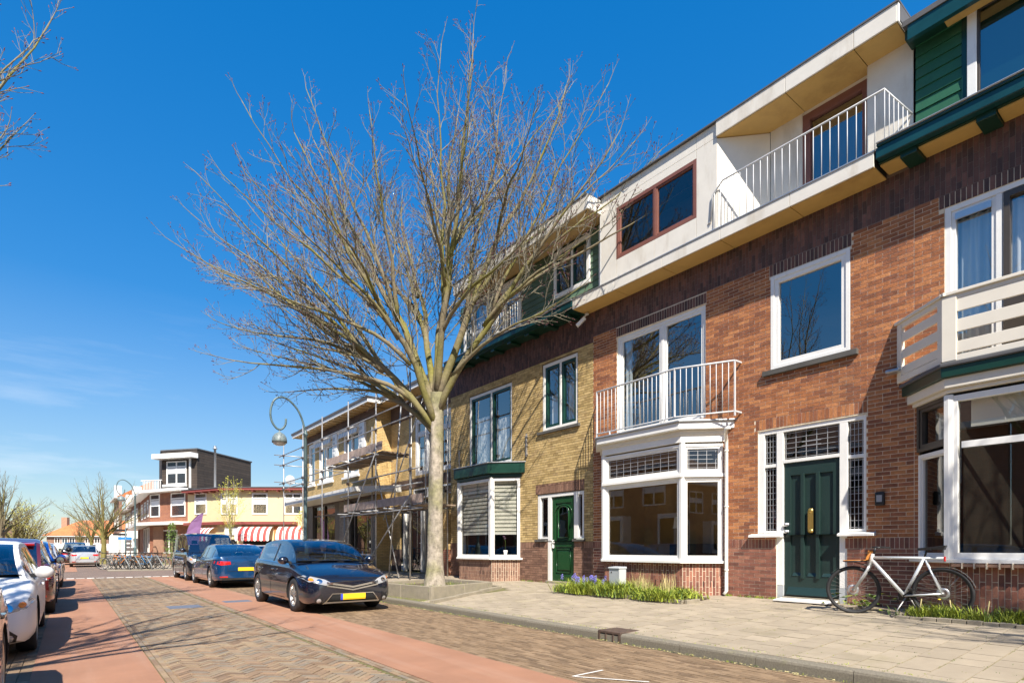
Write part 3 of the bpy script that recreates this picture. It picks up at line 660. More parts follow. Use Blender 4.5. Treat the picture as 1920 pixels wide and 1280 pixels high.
# --- drain pipe
dp = empty('drainpipe', (10.28, 6.4, GZ), label='white drainpipe running down beside the white bay window of the red brick house', cat='drainpipe')
m = MB(FC); m.use('paint_white_old'); m.tube([(6.22, .30, 3.62), (6.30, .30, 3.60), (6.36, .22, 3.52), (6.42, .10, 3.45), (6.44, .06, 3.36), (6.44, .06, .46), (6.47, .10, .385)], .035, 12); m.build('pipe', None, dp)
m = MB(FC); m.use('paint_white_old')
for z in (.85, 2.1, 3.2): m.lathe([(.036, 0), (.043, .004), (.043, .03), (.036, .034)], (6.44, .06, z), 14)
m.build('pipe_bracket', None, dp)

# --- top storey: projecting slab, cream panels, loggia, roof
m = MB(FC); m.use('cement_panel'); SL0, SL1 = 3.64, 10.35
js = [3.64, 4.95, 6.29, 7.65, 8.98, 10.35]
for i in range(5):
    m = MB(FC); m.use('cement_panel'); m.box(js[i]+.004, js[i+1]-.004, .49, .52, 7.175, 7.40); m.build('fascia_panel', None, HB, bevel=.003)
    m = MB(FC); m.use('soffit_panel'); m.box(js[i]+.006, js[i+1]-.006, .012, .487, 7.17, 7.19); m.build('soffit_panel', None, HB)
m = MB(FC); m.use('joint_dark'); m.box(3.65, 10.34, -.01, .485, 7.20, 7.38); m.use('zinc'); m.box(3.63, 10.36, -.01, .535, 7.40, 7.42); m.build('balcony_slab', None, HB)
# panel box left of the loggia
PB = FC
def panel(a, b, c, d, v=.475, th=.02, F=FC, name='wall_panel', mt='cement_panel'):
    q = MB(F); q.use(mt); q.box(a+.004, b-.004, v-th, v, c+.003, d-.003); return q.build(name, None, HB, bevel=.002)
panel(8.95, 9.42, 7.42, 9.20); panel(6.38, 6.84, 7.42, 9.20)
panel(6.84, 8.95, 9.03, 9.20); panel(7.87, 8.95, 7.42, 7.86); panel(6.84, 7.87, 7.42, 7.86)
m = MB(FC); m.use('joint_dark'); m.box(6.40, 9.40, .40, .452, 7.42, 7.85); m.box(6.40, 6.83, .40, .452, 7.85, 9.19); m.box(8.96, 9.40, .40, .452, 7.85, 9.19); m.box(6.83, 8.96, .40, .452, 9.03, 9.19); m.build('backing', None, HB)
window(HB, FC, 6.84, 8.95, 7.86, 9.03, fw=.075, mull=[7.87], v0=.40, v1=.478, fm='frame_brown', gm='glass_dark', sash=.03, curtain=[(7.1, 7.7, 7.95, 8.95, 'curtain_blue')] and None)
m = MB(FC); m.use('paint_white'); m.box(9.421, 9.46, -.6, .475, 7.42, 9.19); m.build('side_panel', None, HB)
# loggia
F2, ln = face_frame(FC, (5.68, -.20), (6.38, .475))
def gpanel(F, a, b, c, d): return panel(a, b, c, d, 0.0, .02, F)
gpanel(F2, 0, ln, 7.42, 9.17)
BK = fac(10.55)
gpanel(BK, 5.07, 5.68, 7.42, 9.19); gpanel(BK, 3.93, 5.07, 9.12, 9.19); gpanel(fac(10.36), 3.28, 3.93, 7.42, 9.19)
wd = window(HB, BK, 3.95, 5.07, 7.43, 9.12, fw=.13, v0=-.08, v1=.01, fm='frame_brown', gm='glass_sky', sash=0, curtain=[(4.1, 4.9, 8.85, 9.0, 'curtain_white')] and None, name='loggia_door')
m = MB(FC); m.use('cement_panel'); m.box(3.93, 3.945, -.2, -.03, 7.43, 9.18); m.build('side_panel', None, HB)
m = MB(FC); m.use('zinc'); m.box(3.3, 6.4, -.2, .48, 7.40, 7.425); m.build('loggia_floor', None, HB)
jr = [3.33, 3.93, 5.03, 6.38]
for i in range(3):
    m = MB(FC); m.use('cement_panel'); m.box(jr[i]+.004, jr[i+1]-.004, .49, .52, 9.19, 9.47); m.build('fascia_panel', None, HB, bevel=.003)
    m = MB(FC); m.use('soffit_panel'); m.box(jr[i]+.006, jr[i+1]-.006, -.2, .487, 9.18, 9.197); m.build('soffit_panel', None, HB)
for a, b in [(6.38, 6.85), (6.85, 9.42)]:
    m = MB(FC); m.use('cement_panel'); m.box(a+.004, b-.004, .455, .475, 9.203, 9.47); m.build('fascia_panel', None, HB, bevel=.002)
m = MB(FC); m.use('paint_white'); m.box(3.31, 3.328, -.2, .51, 9.19, 9.47); m.build('fascia_end', None, HB)
m = MB(FC); m.use('roof_felt'); m.box(3.30, 9.47, -5, .46, 9.21, 9.46); m.box(3.30, 9.48, -5, .535, 9.472, 9.50); m.box(3.28, 9.4, -5, -.56, 7.3, 9.2); m.build('roof', None, HB)
# loggia railing
LR_ = empty('loggia_railing', (9.85, 4.9, 7.42)); LR_.parent = HB; LR_.location = Vector((9.85, 4.9, 7.42))-wl(HB)
rp_ = [(6.50, .50, 7.62), (6.46, .50, 8.10), (6.24, .50, 8.29), (3.50, .50, 8.29), (3.30, .0, 8.02)]
m = MB(FC); m.use('paint_grey_rail'); m.tube(rp_, .016, 8); m.tube([(6.50, .50, 7.62), (6.60, .46, 7.60)], .014, 8); m.build('handrail', None, LR_)
nb = 22
for k in range(nb+1):
    x = 3.50+(6.42-3.50)*k/nb; zt = 8.29 if x < 6.24 else 8.29-(x-6.24)*.86
    q = MB(FC); q.use('paint_grey_rail'); q.tube([(x, .50, 7.42), (x, .50, zt)], .0075, 6); q.build('baluster', None, LR_)
for k in range(1, 6):
    t = k/6; q = MB(FC); q.use('paint_grey_rail'); q.tube([(3.50-.20*t, .50-.50*t, 7.42), (3.50-.20*t, .50-.50*t, 8.29-.27*t)], .0075, 6); q.build('baluster', None, LR_)
# outer camera/flood light under slab
fl = empty('flood_light', (10.3, 10.25, 6.9), label='small white security light under the left end of the cream slab', cat='lamp')
m = MB(FC); m.use('paint_white'); m.lathe([(.05, 0), (.05, .03), (.02, .05)], (10.25, .12, 7.11), 12); m.bar((10.25, .12, 7.12), (10.30, .2, 7.02), .03); m.build('bracket', None, fl)
m = MB(FC); m.use('paint_white'); m.bar((10.27, .16, 7.03), (10.42, .3, 6.84), .085); m.build('lamp_head', None, fl, bevel=.012)

# ================================================================== brown / green house on the right
HA = empty('terraced_house', (10.35, 1.2, GZ), label='brick house at the right edge with green boarded top storey and cream slatted balcony', cat='house', group='terraced houses along the pavement')
hA = [(0.0, 3.2, 1.0, 3.6), (.2, 2.881, 4.0, 6.36)]
zA = [(-3, 3.27, GZ-.02, 1.29, 'run', 'brick_plinth'), (-3, 3.27, 1.29, 1.47, 'stack', 'brick_plinth'), (-3, 3.27, 1.47, 6.56, 'run', 'brick_red'), (-3, 3.27, 6.56, 7.25, 'soldier', 'brick_dark')]
wallA = mortar(FC, -3, 3.27, GZ-.05, 7.35, hA, 'mortar_light', HA, upper=(6.55, 'mortar_upper'))
bA_ = [b for b in lay(FC, zA, hA+[(.15, 2.95, 6.3, 6.56)])] + lay(FC, [(.15, 2.95, 6.36, 6.56, 'stack', 'brick_dark')], [])
put_bricks(FC, [b for b in bA_ if b[0] > 1.2], wallA, 170); put_bricks(FC, [b for b in bA_ if b[0] <= 1.2], wallA, 0)
window(HA, FC, .2, 2.881, 4.0, 6.36, fw=.08, mull=[2.25, 1.5], v0=-.12, v1=-.01, sash=.05, gm='glass_sky', curtain=[(2.3, 2.78, 4.1, 6.2, 'curtain_blue'), (1.55, 2.2, 4.1, 6.2, 'curtain_white'), (.4, 1.4, 4.1, 6.2, 'curtain_white')])
m = MB(FC); m.use('frame_umber'); 
for q in [(1.55, 1.62, 4.1, 6.27), (2.13, 2.20, 4.1, 6.27), (1.62, 2.13, 6.19, 6.27), (1.62, 2.13, 4.1, 4.9)]: m.box(q[0], q[1], -.10, -.005, q[2], q[3])
m.build('balcony_door', None, HA)
m = MB(FC); m.use('aluminium'); m.box(2.33, 2.75, -.02, .012, 6.13, 6.22); m.build('ventilation_grille', None, HA)
bA = bay(HA, 0.0, 3.27, .60, 1.13, None, 3.44, leadedtop=False, sides=(0, 0), vents=False, room='room_dark', near=60)
F2, ln = face_frame(FC, (2.60, .60), (3.24, .0))
t_ = mortar(F2, 0, ln, GZ-.05, 1.10, [], 'mortar_light', bA, name='plinth'); put_bricks(F2, lay(F2, [(0.004, ln-.004, GZ-.05, 1.09, 'run', 'brick_plinth')], []), t_, 60)
window(bA, F2, .04, ln-.02, 1.15, 2.72, fw=.06, v0=-.09, v1=-.012, sash=.02, gm='glass_dark', curtain=[(.30, .50, 1.3, 2.6, 'curtain_white')])
window(bA, F2, .10, ln-.02, 2.76, 3.46, fw=.055, v0=-.09, v1=.012, sash=.05, fm='frame_umber', gm='glass_dark', curtain=[(.35, .6, 2.8, 3.3, 'curtain_white')])
m = MB(FC); m.use('paint_white'); F9 = None; m.box(.7, 2.52, .588, .603, 2.68, 2.77); m.build('transom', None, bA, bevel=.003)
m = MB(FC); m.use('blind_stripe'); m.box(.8, 2.45, .43, .445, 3.02, 3.36); m.box(.8, 2.45, .42, .455, 2.98, 3.02); m.build('roller_blind', None, bA)
m = MB(FC); m.use('brick_cap'); m.box(.65, 2.62, .55, .66, 1.045, 1.085); m.build('brick_sill', None, bA)
m = MB(FC); m.use('mortar_light')
for k in range(14): m.box(.75+k*.134, .765+k*.134, .60, .668, 1.02, 1.10)
m.build('sill_joint', None, bA)
cornice(bA, FC, 0, 3.27, .60, .02, 3.46, 3.52, 'paint_cream', name='frieze'); cornice(bA, FC, 0, 3.27, .60, .07, 3.52, 3.66, 'paint_cream', name='cornice')
cornice(bA, FC, 0, 3.27, .60, .12, 3.66, 3.80, 'paint_green_dark', name='roof_edge'); cornice(bA, FC, 0, 3.27, .60, .15, 3.80, 3.86, 'roof_felt', name='roof_edge', bevel=.015)
# slatted balcony
BA = empty('balcony', (9.7, 1.5, 3.87)); BA.parent = HA; BA.location = Vector((9.7, 1.5, 3.87))-wl(HA)
bp_ = [(3.50, .01), (2.72, .66), (0.3, .66)]
for i in range(2):
    F2, ln = face_frame(FC, bp_[i+1], bp_[i])
    a, b = (0.04, ln-.02) if i == 0 else (0.0, ln-.13)
    for w0_, w1_ in [(3.99, 4.15), (4.28, 4.45), (4.56, 4.74)] if i else [(3.99, 4.12), (4.24, 4.38), (4.50, 4.64)]:
        q = MB(F2); q.use('paint_cream'); q.box(a, b, -.035, -.005, w0_, w1_); q.build('slat', None, BA, bevel=.004)
    q = MB(F2); q.use('paint_cream'); q.box(a-.02, b+.02, -.05, .0, 4.74 if i else 4.72, 4.80); q.box(-.05, ln+.03, -.075, .03, 4.80, 4.845); q.build('top_rail', None, BA, bevel=.006)
    q = MB(F2); q.use('paint_cream'); q.box(-.02, ln, -.06, .004, 3.88, 3.96) if i else q.box(.03, ln, -.05, .004, 3.88, 3.98); q.build('bottom_rail', None, BA, bevel=.004)
    if i == 0:
        q = MB(F2); q.use('paint_cream'); q.box(ln-.11, ln-.01, -.05, .008, 3.90, 4.78); q.box(0.0, .10, -.05, .006, 3.90, 4.78); q.build('post', None, BA, bevel=.004)
q = MB(FC); q.use('paint_cream'); q.box(2.56, 2.73, .60, .672, 3.89, 4.80); q.build('post', None, BA, bevel=.006); q = MB(FC); q.use('paint_cream'); q.box(1.55, 1.62, .585, .625, 3.96, 4.74); q.build('post', None, BA, bevel=.006)
q = MB(FC); q.use('zinc'); q.box(3.42, 3.62, .03, .16, 4.04, 4.10); q.build('downspout_bend', None, HA, bevel=.02)
# gutter, soffit bays, brackets
m = MB(FC); m.use('paint_gutter'); m.prism([(-3, .36), (3.62, .36), (3.62, .52), (-3, .52)][::-1], 7.27, 7.44); m.prism([(-3, .40), (3.60, .40), (3.60, .55), (-3, .55)][::-1], 7.44, 7.475); m.use('zinc'); m.box(-3, 3.60, .38, .57, 7.476, 7.50); m.build('gutter', None, HA, bevel=.012, fixn=True)
for k, u in enumerate([3.22, 2.30, 1.38, .46, -.46]):
    q = MB(FC); q.use('paint_green_dark'); q.box(u-.11, u+.11, .01, .40, 7.175, 7.262); q.build('bracket', None, HA, bevel=.01)
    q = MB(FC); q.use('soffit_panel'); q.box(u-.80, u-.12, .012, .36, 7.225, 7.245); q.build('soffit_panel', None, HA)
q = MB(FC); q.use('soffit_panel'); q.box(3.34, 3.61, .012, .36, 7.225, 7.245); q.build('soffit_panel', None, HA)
q = MB(FC); q.use('paint_green_dark'); q.box(-3, 3.62, .0, .40, 7.25, 7.40); q.build('eaves_board', None, HA)
GA = fac(10.32)
for k in range(10):
    z = 7.48+k*.168
    q = MB(GA); q.use('board_green'); q.hexa([(2.61, -.03, z), (3.24, -.03, z), (3.24, .012, z), (2.61, .012, z), (2.61, -.03, z+.163), (3.24, -.03, z+.163), (3.24, -.008, z+.163), (2.61, -.008, z+.163)]); q.build('board', None, HA)
q = MB(GA); q.use('paint_green_dark'); q.box(-3, 3.245, -.08, -.032, 7.4, 9.1); q.box(2.59, 2.66, -.02, .02, 7.46, 9.05); q.build('wall', None, HA)
window(HA, GA, .3, 2.59, 7.50, 9.12, fw=.11, mull=[1.3], v0=-.02, v1=.05, sash=.03, sashm='frame_umber', gm='glass_sky')
q = MB(GA); q.use('paint_gutter'); q.box(-3, 3.24, .26, .34, 8.92, 9.14); q.use('roof_felt'); q.box(-3, 3.30, -4, .36, 9.141, 9.22); q.build('roof', None, HA)
q = MB(GA); q.use('paint_green_dark'); q.box(-3, 3.30, -.03, .26, 9.0, 9.13); q.build('eaves_board', None, HA)
for u in (2.62, 1.7):
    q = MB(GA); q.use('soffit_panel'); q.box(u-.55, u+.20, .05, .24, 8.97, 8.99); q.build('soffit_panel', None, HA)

# ================================================================== yellow brick house
HY = empty('terraced_house', (10.35, 13.5, GZ), label='yellow brick house behind the bare tree with green boarded top storey and small green door', cat='house', group='terraced houses along the pavement')
Y0, Y1 = 10.152, 16.91
hY = [(13.10, 16.05, .98, 3.42), (13.47, 15.752, 3.85, 6.20), (10.70, 12.09, 4.50, 6.33), (10.47, 12.30, 1.50, 2.77), (10.845, 11.88, .30, 1.50)]
zY = [(Y0, Y1, GZ-.02, 1.30, 'run', 'brick_purple'), (Y0, Y1, 1.30, 1.47, 'stack', 'brick_purple'),
      (Y0, Y1, 1.47, 2.79, 'run', 'brick_yellow'), (Y0, 10.46, 2.79, 3.054, 'run', 'brick_yellow'), (12.38, Y1, 2.79, 3.054, 'run', 'brick_yellow'), (Y0, Y1, 3.054, 6.42, 'run', 'brick_yellow'),
      (10.46, 12.38, 2.79, 3.054, 'stack', 'brick_purple'), (Y0, Y1, 6.42, 7.2, 'soldier', 'brick_dark')]
wallY = mortar(FC, Y0, Y1, GZ-.05, 7.3, hY, 'mortar_dark', HY, upper=(6.4, 'mortar_upper'), recess=.013)
put_bricks(FC, lay(FC, zY, hY, wob=.005), wallY, 300, recess=.013)
window(HY, FC, 13.47, 15.752, 3.85, 6.20, fw=.085, mull=[14.55], v0=-.14, v1=-.02, gm='glass_sky', sash=.07, sashm='paint_green_dark', curtain=[(13.6, 14.5, 3.95, 5.3, 'curtain_white'), (14.65, 15.6, 3.95, 5.5, 'curtain_white')])
window(HY, FC, 10.70, 12.09, 4.50, 6.33, fw=.085, mull=[11.38], v0=-.14, v1=-.02, gm='glass_sky', sash=.075, sashm='paint_green_dark', curtain=[(11.45, 11.95, 4.6, 5.5, 'curtain_white'), (10.8, 11.3, 4.6, 5.7, 'curtain_white')])
m = MB(FC); m.use('stone_sill'); m.box(10.60, 12.25, -.05, .07, 4.42, 4.495); m.build('window_sill', None, HY, bevel=.006)
m = MB(FC); m.use('paint_white')
for q in [(12.19, 12.30, 1.55, 2.77), (10.47, 10.55, 1.55, 2.77), (11.745, 11.88, GZ, 2.68), (10.70, 10.855, 1.55, 2.68), (10.55, 12.19, 2.68, 2.77)]: m.box(q[0], q[1], -.12, -.015, q[2], q[3])
m.box(11.88, 12.19, -.12, -.02, 1.55, 1.60); m.box(10.55, 10.70, -.12, -.02, 1.55, 1.60)
fy = m.build('door_frame', None, HY, bevel=.005)
leaded(fy, FC, 11.88, 12.19, 1.6, 2.68, -.07, 1, 1); leaded(fy, FC, 10.55, 10.70, 1.6, 2.68, -.07, 1, 1)
m = MB(FC); m.use('stone_sill'); m.box(11.90, 12.36, -.02, .07, 1.475, 1.53); m.box(10.42, 10.84, -.02, .07, 1.475, 1.53); m.build('window_sill', None, HY, bevel=.005)
m = MB(FC); m.use('paint_green_door'); a, b = 10.86, 11.74
m.box(a, b, -.11, -.075, .42, 2.68)
for q in [(a, a+.13, .42, 2.68), (b-.13, b, .42, 2.68), (a+.13, b-.13, 2.50, 2.68), (a+.13, b-.13, 1.33, 1.48), (a+.13, b-.13, .42, .60)]: m.box(q[0], q[1], -.075, -.05, q[2], q[3])
m.box(a+.20, b-.20, -.075, -.055, .72, 1.22)
dl = m.build('front_door', None, HY, bevel=.008)
m = MB(FC); m.use('glass_leaded'); pts = [(a+.24, 1.58), (b-.24, 1.58), (b-.24, 2.28)]+[((a+b)/2+.20*cos(t), 2.28+.14*sin(t)) for t in [x*pi/8 for x in range(1, 8)]]+[(a+.24, 2.28)]
m.face([m.pt((p[0], -.070, p[1])) for p in pts]); m.build('door_window', None, dl)
m = MB(FC); m.use('paint_green_door'); m.tube([(p[0], -.060, p[1]) for p in pts], .022, 6, closed=True); m.tube([((a+b)/2+.33*cos(t), -.055, 2.24+.22*sin(t)) for t in [x*pi/10 for x in range(0, 11)]], .016, 6); m.tube([(a+.17, -.052, .66), (b-.17, -.052, .66), (b-.17, -.052, 1.28), (a+.17, -.052, 1.28)], .013, 6, closed=True); m.build('moulding', None, dl)
m = MB(FC); m.use('paint_white'); m.box(11.66, 11.70, -.05, .0, 1.30, 1.52); m.box(11.60, 11.70, -.01, .01, 1.44, 1.47); m.build('door_handle', None, dl, bevel=.004)
m = MB(FC); m.use('concrete'); m.box(10.84, 11.9, -.12, .06, GZ-.05, .42); m.build('doorstep', None, HY, bevel=.01)
bY = bay(HY, 13.04, 16.12, .62, 1.0, None, 3.36, bm='brick_purple', run=.66, leadedtop=False, vents=True, room='room_dark', mort='mortar_light', near=0)
for F2, ln in [face_frame(FC, (13.04, 0), (13.70, .62)), face_frame(FC, (13.70, .62), (15.46, .62))]:
    for k in range(13):
        z = 3.22-k*.115; q = MB(F2); q.use('blind_stripe'); q.box(.12, ln-.10, -.145, -.14, z-.035, z+.04); q.build('blind_strip', None, bY)
    q = MB(F2); q.use('blind_net'); q.box(.12, ln-.10, -.165, -.16, 1.72, 3.28); q.build('blind_net', None, bY)
    q = MB(F2); q.use('curtain_white'); q.box(.12, ln-.10, -.15, -.135, 1.70, 1.77); q.build('blind_rail', None, bY)
cornice(bY, FC, 13.04, 16.12, .62, .03, 3.36, 3.46, 'paint_green_dark', .66, 'frieze'); cornice(bY, FC, 13.04, 16.12, .62, .13, 3.46, 3.76, 'paint_green_dark', .66, 'roof_edge', .015); cornice(bY, FC, 13.04, 16.12, .62, .16, 3.76, 3.79, 'zinc', .66, 'roof_edge', .01)
pot = empty('flower_pot', tuple(FC @ Vector((13.45, .28, 1.04))), label='white pot with a small purple orchid inside the bay window of the yellow house', cat='plant pot')
m = MB(FC); m.use('paint_white'); m.lathe([(.0, 1.10), (.05, 1.10), (.065, 1.24), (.055, 1.24), (.05, 1.2), (0, 1.2)], (13.45, .25, 0), 14); m.build('pot', None, pot)
m = MB(FC); m.use('grass_dark'); m.tube([(13.45, .25, 1.2), (13.46, .25, 1.5), (13.50, .26, 1.62)], .006, 5); m.build('stem', None, pot)
m = MB(FC); m.use('purple_flag')
for i in range(7): m.lathe([(0, -.02), (.022, 0), (0, .02)], (13.50+R.uniform(-.06, .06), .26+R.uniform(-.03, .03), 1.6+R.uniform(-.05, .06)), 8)
m.build('blossom', None, pot)
# top storey
G2 = fac(10.10)
hole = [(12.70, 15.20, 7.46, 9.0), (10.0, 11.304, 7.80, 9.0)]
segs = [(9.47, 15.9)]
for k in range(10):
    z = 7.46+k*.160; zc = z+.08
    for a, b in minus((9.47, 15.9), [(h[0]-.02, h[1]+.02) for h in hole if h[2] < zc < h[3]]):
        q = MB(G2); q.use('board_green_pale' if a < 15.3 else 'board_green'); q.hexa([(a, -.03, z), (b, -.03, z), (b, .014, z), (a, .014, z), (a, -.03, z+.158), (b, -.03, z+.158), (b, -.006, z+.158), (a, -.006, z+.158)]); q.build('board', None, HY)
m = MB(G2); m.use('paint_green_dark')
for a, b, c, d in [(9.47, 10.0, 7.4, 9.1), (11.304, 12.7, 7.4, 9.1), (15.2, 15.9, 7.4, 9.1), (10.0, 11.304, 7.4, 7.8), (12.7, 15.2, 8.98, 9.1), (10.0, 11.304, 9.0, 9.1)]: m.box(a, b, -.08, -.032, c, d)
m.box(15.86, 15.9, -3, -.032, 7.3, 9.1); m.build('wall', None, HY)
window(HY, G2, 10.0, 11.304, 7.80, 9.0, fw=.10, mull=[10.62], v0=-.05, v1=.04, sash=.05, gm='glass_sky', sashm='paint_green_dark', curtain=[(10.1, 10.35, 7.9, 8.9, 'curtain_white')])
window(HY, G2, 12.70, 15.20, 7.46, 9.0, fw=.10, mull=[13.5, 14.3], v0=-.05, v1=.04, sash=.06, gm='glass_sky', curtain=[(12.8, 13.4, 7.5, 8.9, 'curtain_blue'), (14.4, 15.0, 7.5, 8.9, 'curtain_white')])
q = MB(G2); q.use('paint_white'); q.box(9.56, 9.66, .0, .06, 7.46, 9.0); q.build('corner_post', None, HY)
br = empty('balcony_railing', (9.85, 13.9, 7.46)); br.parent = HY; br.location = Vector((9.85, 13.9, 7.46))-wl(HY)
G3 = fac(9.85)
m = MB(G3); m.use('paint_white'); m.tube([(12.45, -.24, 8.26), (12.45, 0, 8.26), (15.24, 0, 8.26), (15.24, -.24, 8.26)], .016, 8); m.tube([(12.45, 0, 7.54), (15.24, 0, 7.54)], .012, 6); m.build('handrail', None, br)
m = MB(G3); m.use('paint_white'); m.box(15.2, 15.28, -.04, .02, 7.46, 8.28); m.box(13.52, 13.66, -.06, -.02, 7.5, 8.5); m.box(13.6, 14.9, -.05, -.03, 7.84, 7.93); m.build('post', None, br)
for k in range(1, 25):
    x = 12.45+2.79*k/25; q = MB(G3); q.use('paint_white'); q.tube([(x, 0, 7.54), (x, 0, 8.26)], .007, 5); q.build('baluster', None, br)
m = MB(FC); m.use('paint_gutter'); m.prism([(10.36, .40), (16.5, .40), (16.5, .53), (10.36, .53)][::-1], 7.25, 7.40); m.use('zinc'); m.box(10.36, 16.5, .40, .56, 7.401, 7.43); m.build('gutter', None, HY, bevel=.01, fixn=True)
m = MB(FC); m.use('paint_green_dark'); m.box(10.16, 16.5, -.2, .42, 7.19, 7.39); m.build('eaves_board', None, HY)
for k in range(8):
    u = 10.7+k*.8; m = MB(FC); m.use('paint_green_dark'); m.box(u-.09, u+.09, .01, .40, 7.12, 7.188); m.build('bracket', None, HY, bevel=.01)
m = MB(FC); m.use('paint_gutter'); m.box(10.14, 10.36, .3, .485, 7.0, 7.165) if False else None
m = MB(FC); m.use('cement_panel'); m.box(9.45, 15.25, .90, .93, 9.10, 9.42); m.box(9.42, 9.45, .0, .93, 9.10, 9.42); m.build('roof_fascia', None, HY, bevel=.004)
m = MB(FC); m.use('soffit_wood'); m.box(9.46, 15.25, -.2, .90, 9.10, 9.12); m.build('soffit', None, HY)
m = MB(FC); m.use('roof_felt'); m.box(9.44, 15.26, -5, .95, 9.421, 9.45); m.box(9.47, 15.24, -5, .89, 9.13, 9.41); m.build('roof', None, HY)
# small wall fittings
for u in (12.75, 16.3):
    m = MB(FC); m.use('steel_galv'); m.box(u-.015, u+.015, .01, .05, 3.9, 4.55)
    for z in (3.95, 4.2, 4.45): m.box(u-.05, u+.05, .01, .06, z, z+.02)
    m.build('wall_anchor', None, HY)

# ================================================================== shop house under scaffolding
HC = empty('shop_house', (10.15, 24, GZ), label='pale yellow brick corner shop house wrapped in scaffolding with white eaves and a canopy', cat='house')
C1 = fac(10.15); C2 = fac(10.85)
wC = [(30.05, 31.0, 4.62, 6.75), (27.45, 29.45, 4.60, 6.55), (24.3, 26.1, 4.58, 6.62)]
mo = mortar(C1, 22.55, 31.35, 3.95, 7.22, [h for h in wC if h[1] < 31.2], 'far_yellow_brick', HC, recess=0)
q = MB(C1); q.use('far_dark_brick'); q.box(22.56, 31.34, .002, .02, 6.78, 7.20); q.build('brick_band', None, HC)
mo2 = mortar(C2, 16.9, 22.6, 3.2, 7.22, [(17.6, 20.4, 4.15, 6.35), (17.3, 20.5, 3.25, 3.62)], 'far_yellow_brick', HC, recess=0)
q = MB(C2); q.use('far_dark_brick'); q.box(16.95, 22.55, .002, .02, 6.5, 7.20); q.box(16.95, 22.5, .002, .02, 3.68, 4.05); q.build('brick_band', None, HC)
q = MB(); q.use('far_yellow_brick'); q.box(10.15, 10.86, 22.55, 22.56, GZ, 7.2); q.box(10.36, 10.86, 16.90, 16.912, GZ, 7.2); q.box(10.16, 18, 31.32, 31.35, GZ, 7.2); q.build('return_wall', None, HC)
for h in wC: window(HC, C1, *h, fw=.12, mull=[(h[0]+h[1])/2] if h[1]-h[0] > 1.2 else [], v0=-.12, v1=-.01, gm='glass_sky', sash=.05, curtain=[(h[0]+.1, h[0]+.3, h[2]+.1, h[3]-.1, 'curtain_white')])
for h in wC:
    q = MB(C1); q.use('paint_white'); q.box(h[0]-.08, h[1]+.08, .0, .08, h[2]-.10, h[2]-.005); q.build('window_sill', None, HC)
for (a, b) in [(27.3, 29.6), (24.1, 26.3)]:    # awning boxes with scalloped valance and side panels
    aw = empty('window_awning', tuple(C1 @ Vector(((a+b)/2, .2, 6.7)))); aw.parent = HC; aw.location = Vector(aw.location)-wl(HC)
    q = MB(C1); q.use('paint_white'); q.box(a, b, .0, .16, 6.62, 6.74); q.tube([(a, .20, 6.66), (b, .20, 6.66)], .05, 8); q.build('awning_box', None, aw)
    n = 14
    for k in range(n):
        u = a+(b-a)*(k+.5)/n; q = MB(C1); q.use('awning_white' if k % 2 else 'curtain_blue'); q.hexa([(u-.075, .20, 6.40), (u+.06, .22, 6.36), (u+.06, .23, 6.36), (u-.075, .21, 6.40), (u-.075, .16, 6.62), (u+.075, .16, 6.62), (u+.075, .17, 6.62), (u-.075, .17, 6.62)]); q.build('valance_flap', None, aw)
    for u in (a-.25, ):
        q = MB(C1); q.use('paint_white'); q.box(u-.35, u+.25, .0, .10, 5.35, 6.75); q.build('side_panel', None, aw, bevel=.01)
        for k in range(5):
            q = MB(C1); q.use('utility_grey'); q.box(u-.10, u+.15, .101, .115, 5.45+k*.25, 5.57+k*.25); q.build('vent_slot', None, aw)
window(HC, C2, 17.6, 20.4, 4.15, 6.35, fw=.12, mull=[18.5, 19.5], trans=[5.75], v0=-.12, v1=-.01, gm='glass_sky', sash=.06, curtain=[(19.6, 20.2, 4.3, 5.2, 'curtain_white')])
window(HC, C2, 17.3, 20.5, 3.25, 3.62, fw=.05, mull=[18.4, 19.4], v0=-.1, v1=.02, gm='glass_dark', sash=0, room='room_dark')
# eaves
m = MB(C1); m.use('paint_white'); m.box(22.0, 31.95, .56, .60, 7.22, 7.36); m.box(22.0, 22.04, .05, .56, 7.22, 7.36); m.build('eaves_fascia', None, HC, bevel=.005)
m = MB(C1); m.use('soffit_wood'); m.box(22.04, 31.95, -.1, .56, 7.225, 7.25); m.build('soffit', None, HC)
for k in range(19): q = MB(C1); q.use('soffit_wood'); u = 22.3+k*.52; q.box(u-.03, u+.03, .0, .54, 7.185, 7.224); q.build('rafter_end', None, HC)
for k in range(12): q = MB(C1); q.use('paint_white'); u = 22.5+k*.85; q.lathe([(0, 7.17), (.03, 7.18), (.03, 7.23)], (u, .55, 0), 8); q.build('eaves_knob', None, HC)
m = MB(C1); m.use('roof_felt'); m.box(21.98, 32.0, -6, .64, 7.361, 7.46); m.build('roof', None, HC)
m = MB(C2); m.use('paint_white'); m.box(16.55, 22.0, .70, .74, 7.22, 7.36); m.build('eaves_fascia', None, HC, bevel=.005)
m = MB(C2); m.use('soffit_wood'); m.box(16.55, 22.6, -.1, .70, 7.225, 7.25); m.build('soffit', None, HC)
m = MB(C2); m.use('roof_felt'); m.box(16.5, 22.0, -6, .78, 7.361, 7.46); m.build('roof', None, HC)
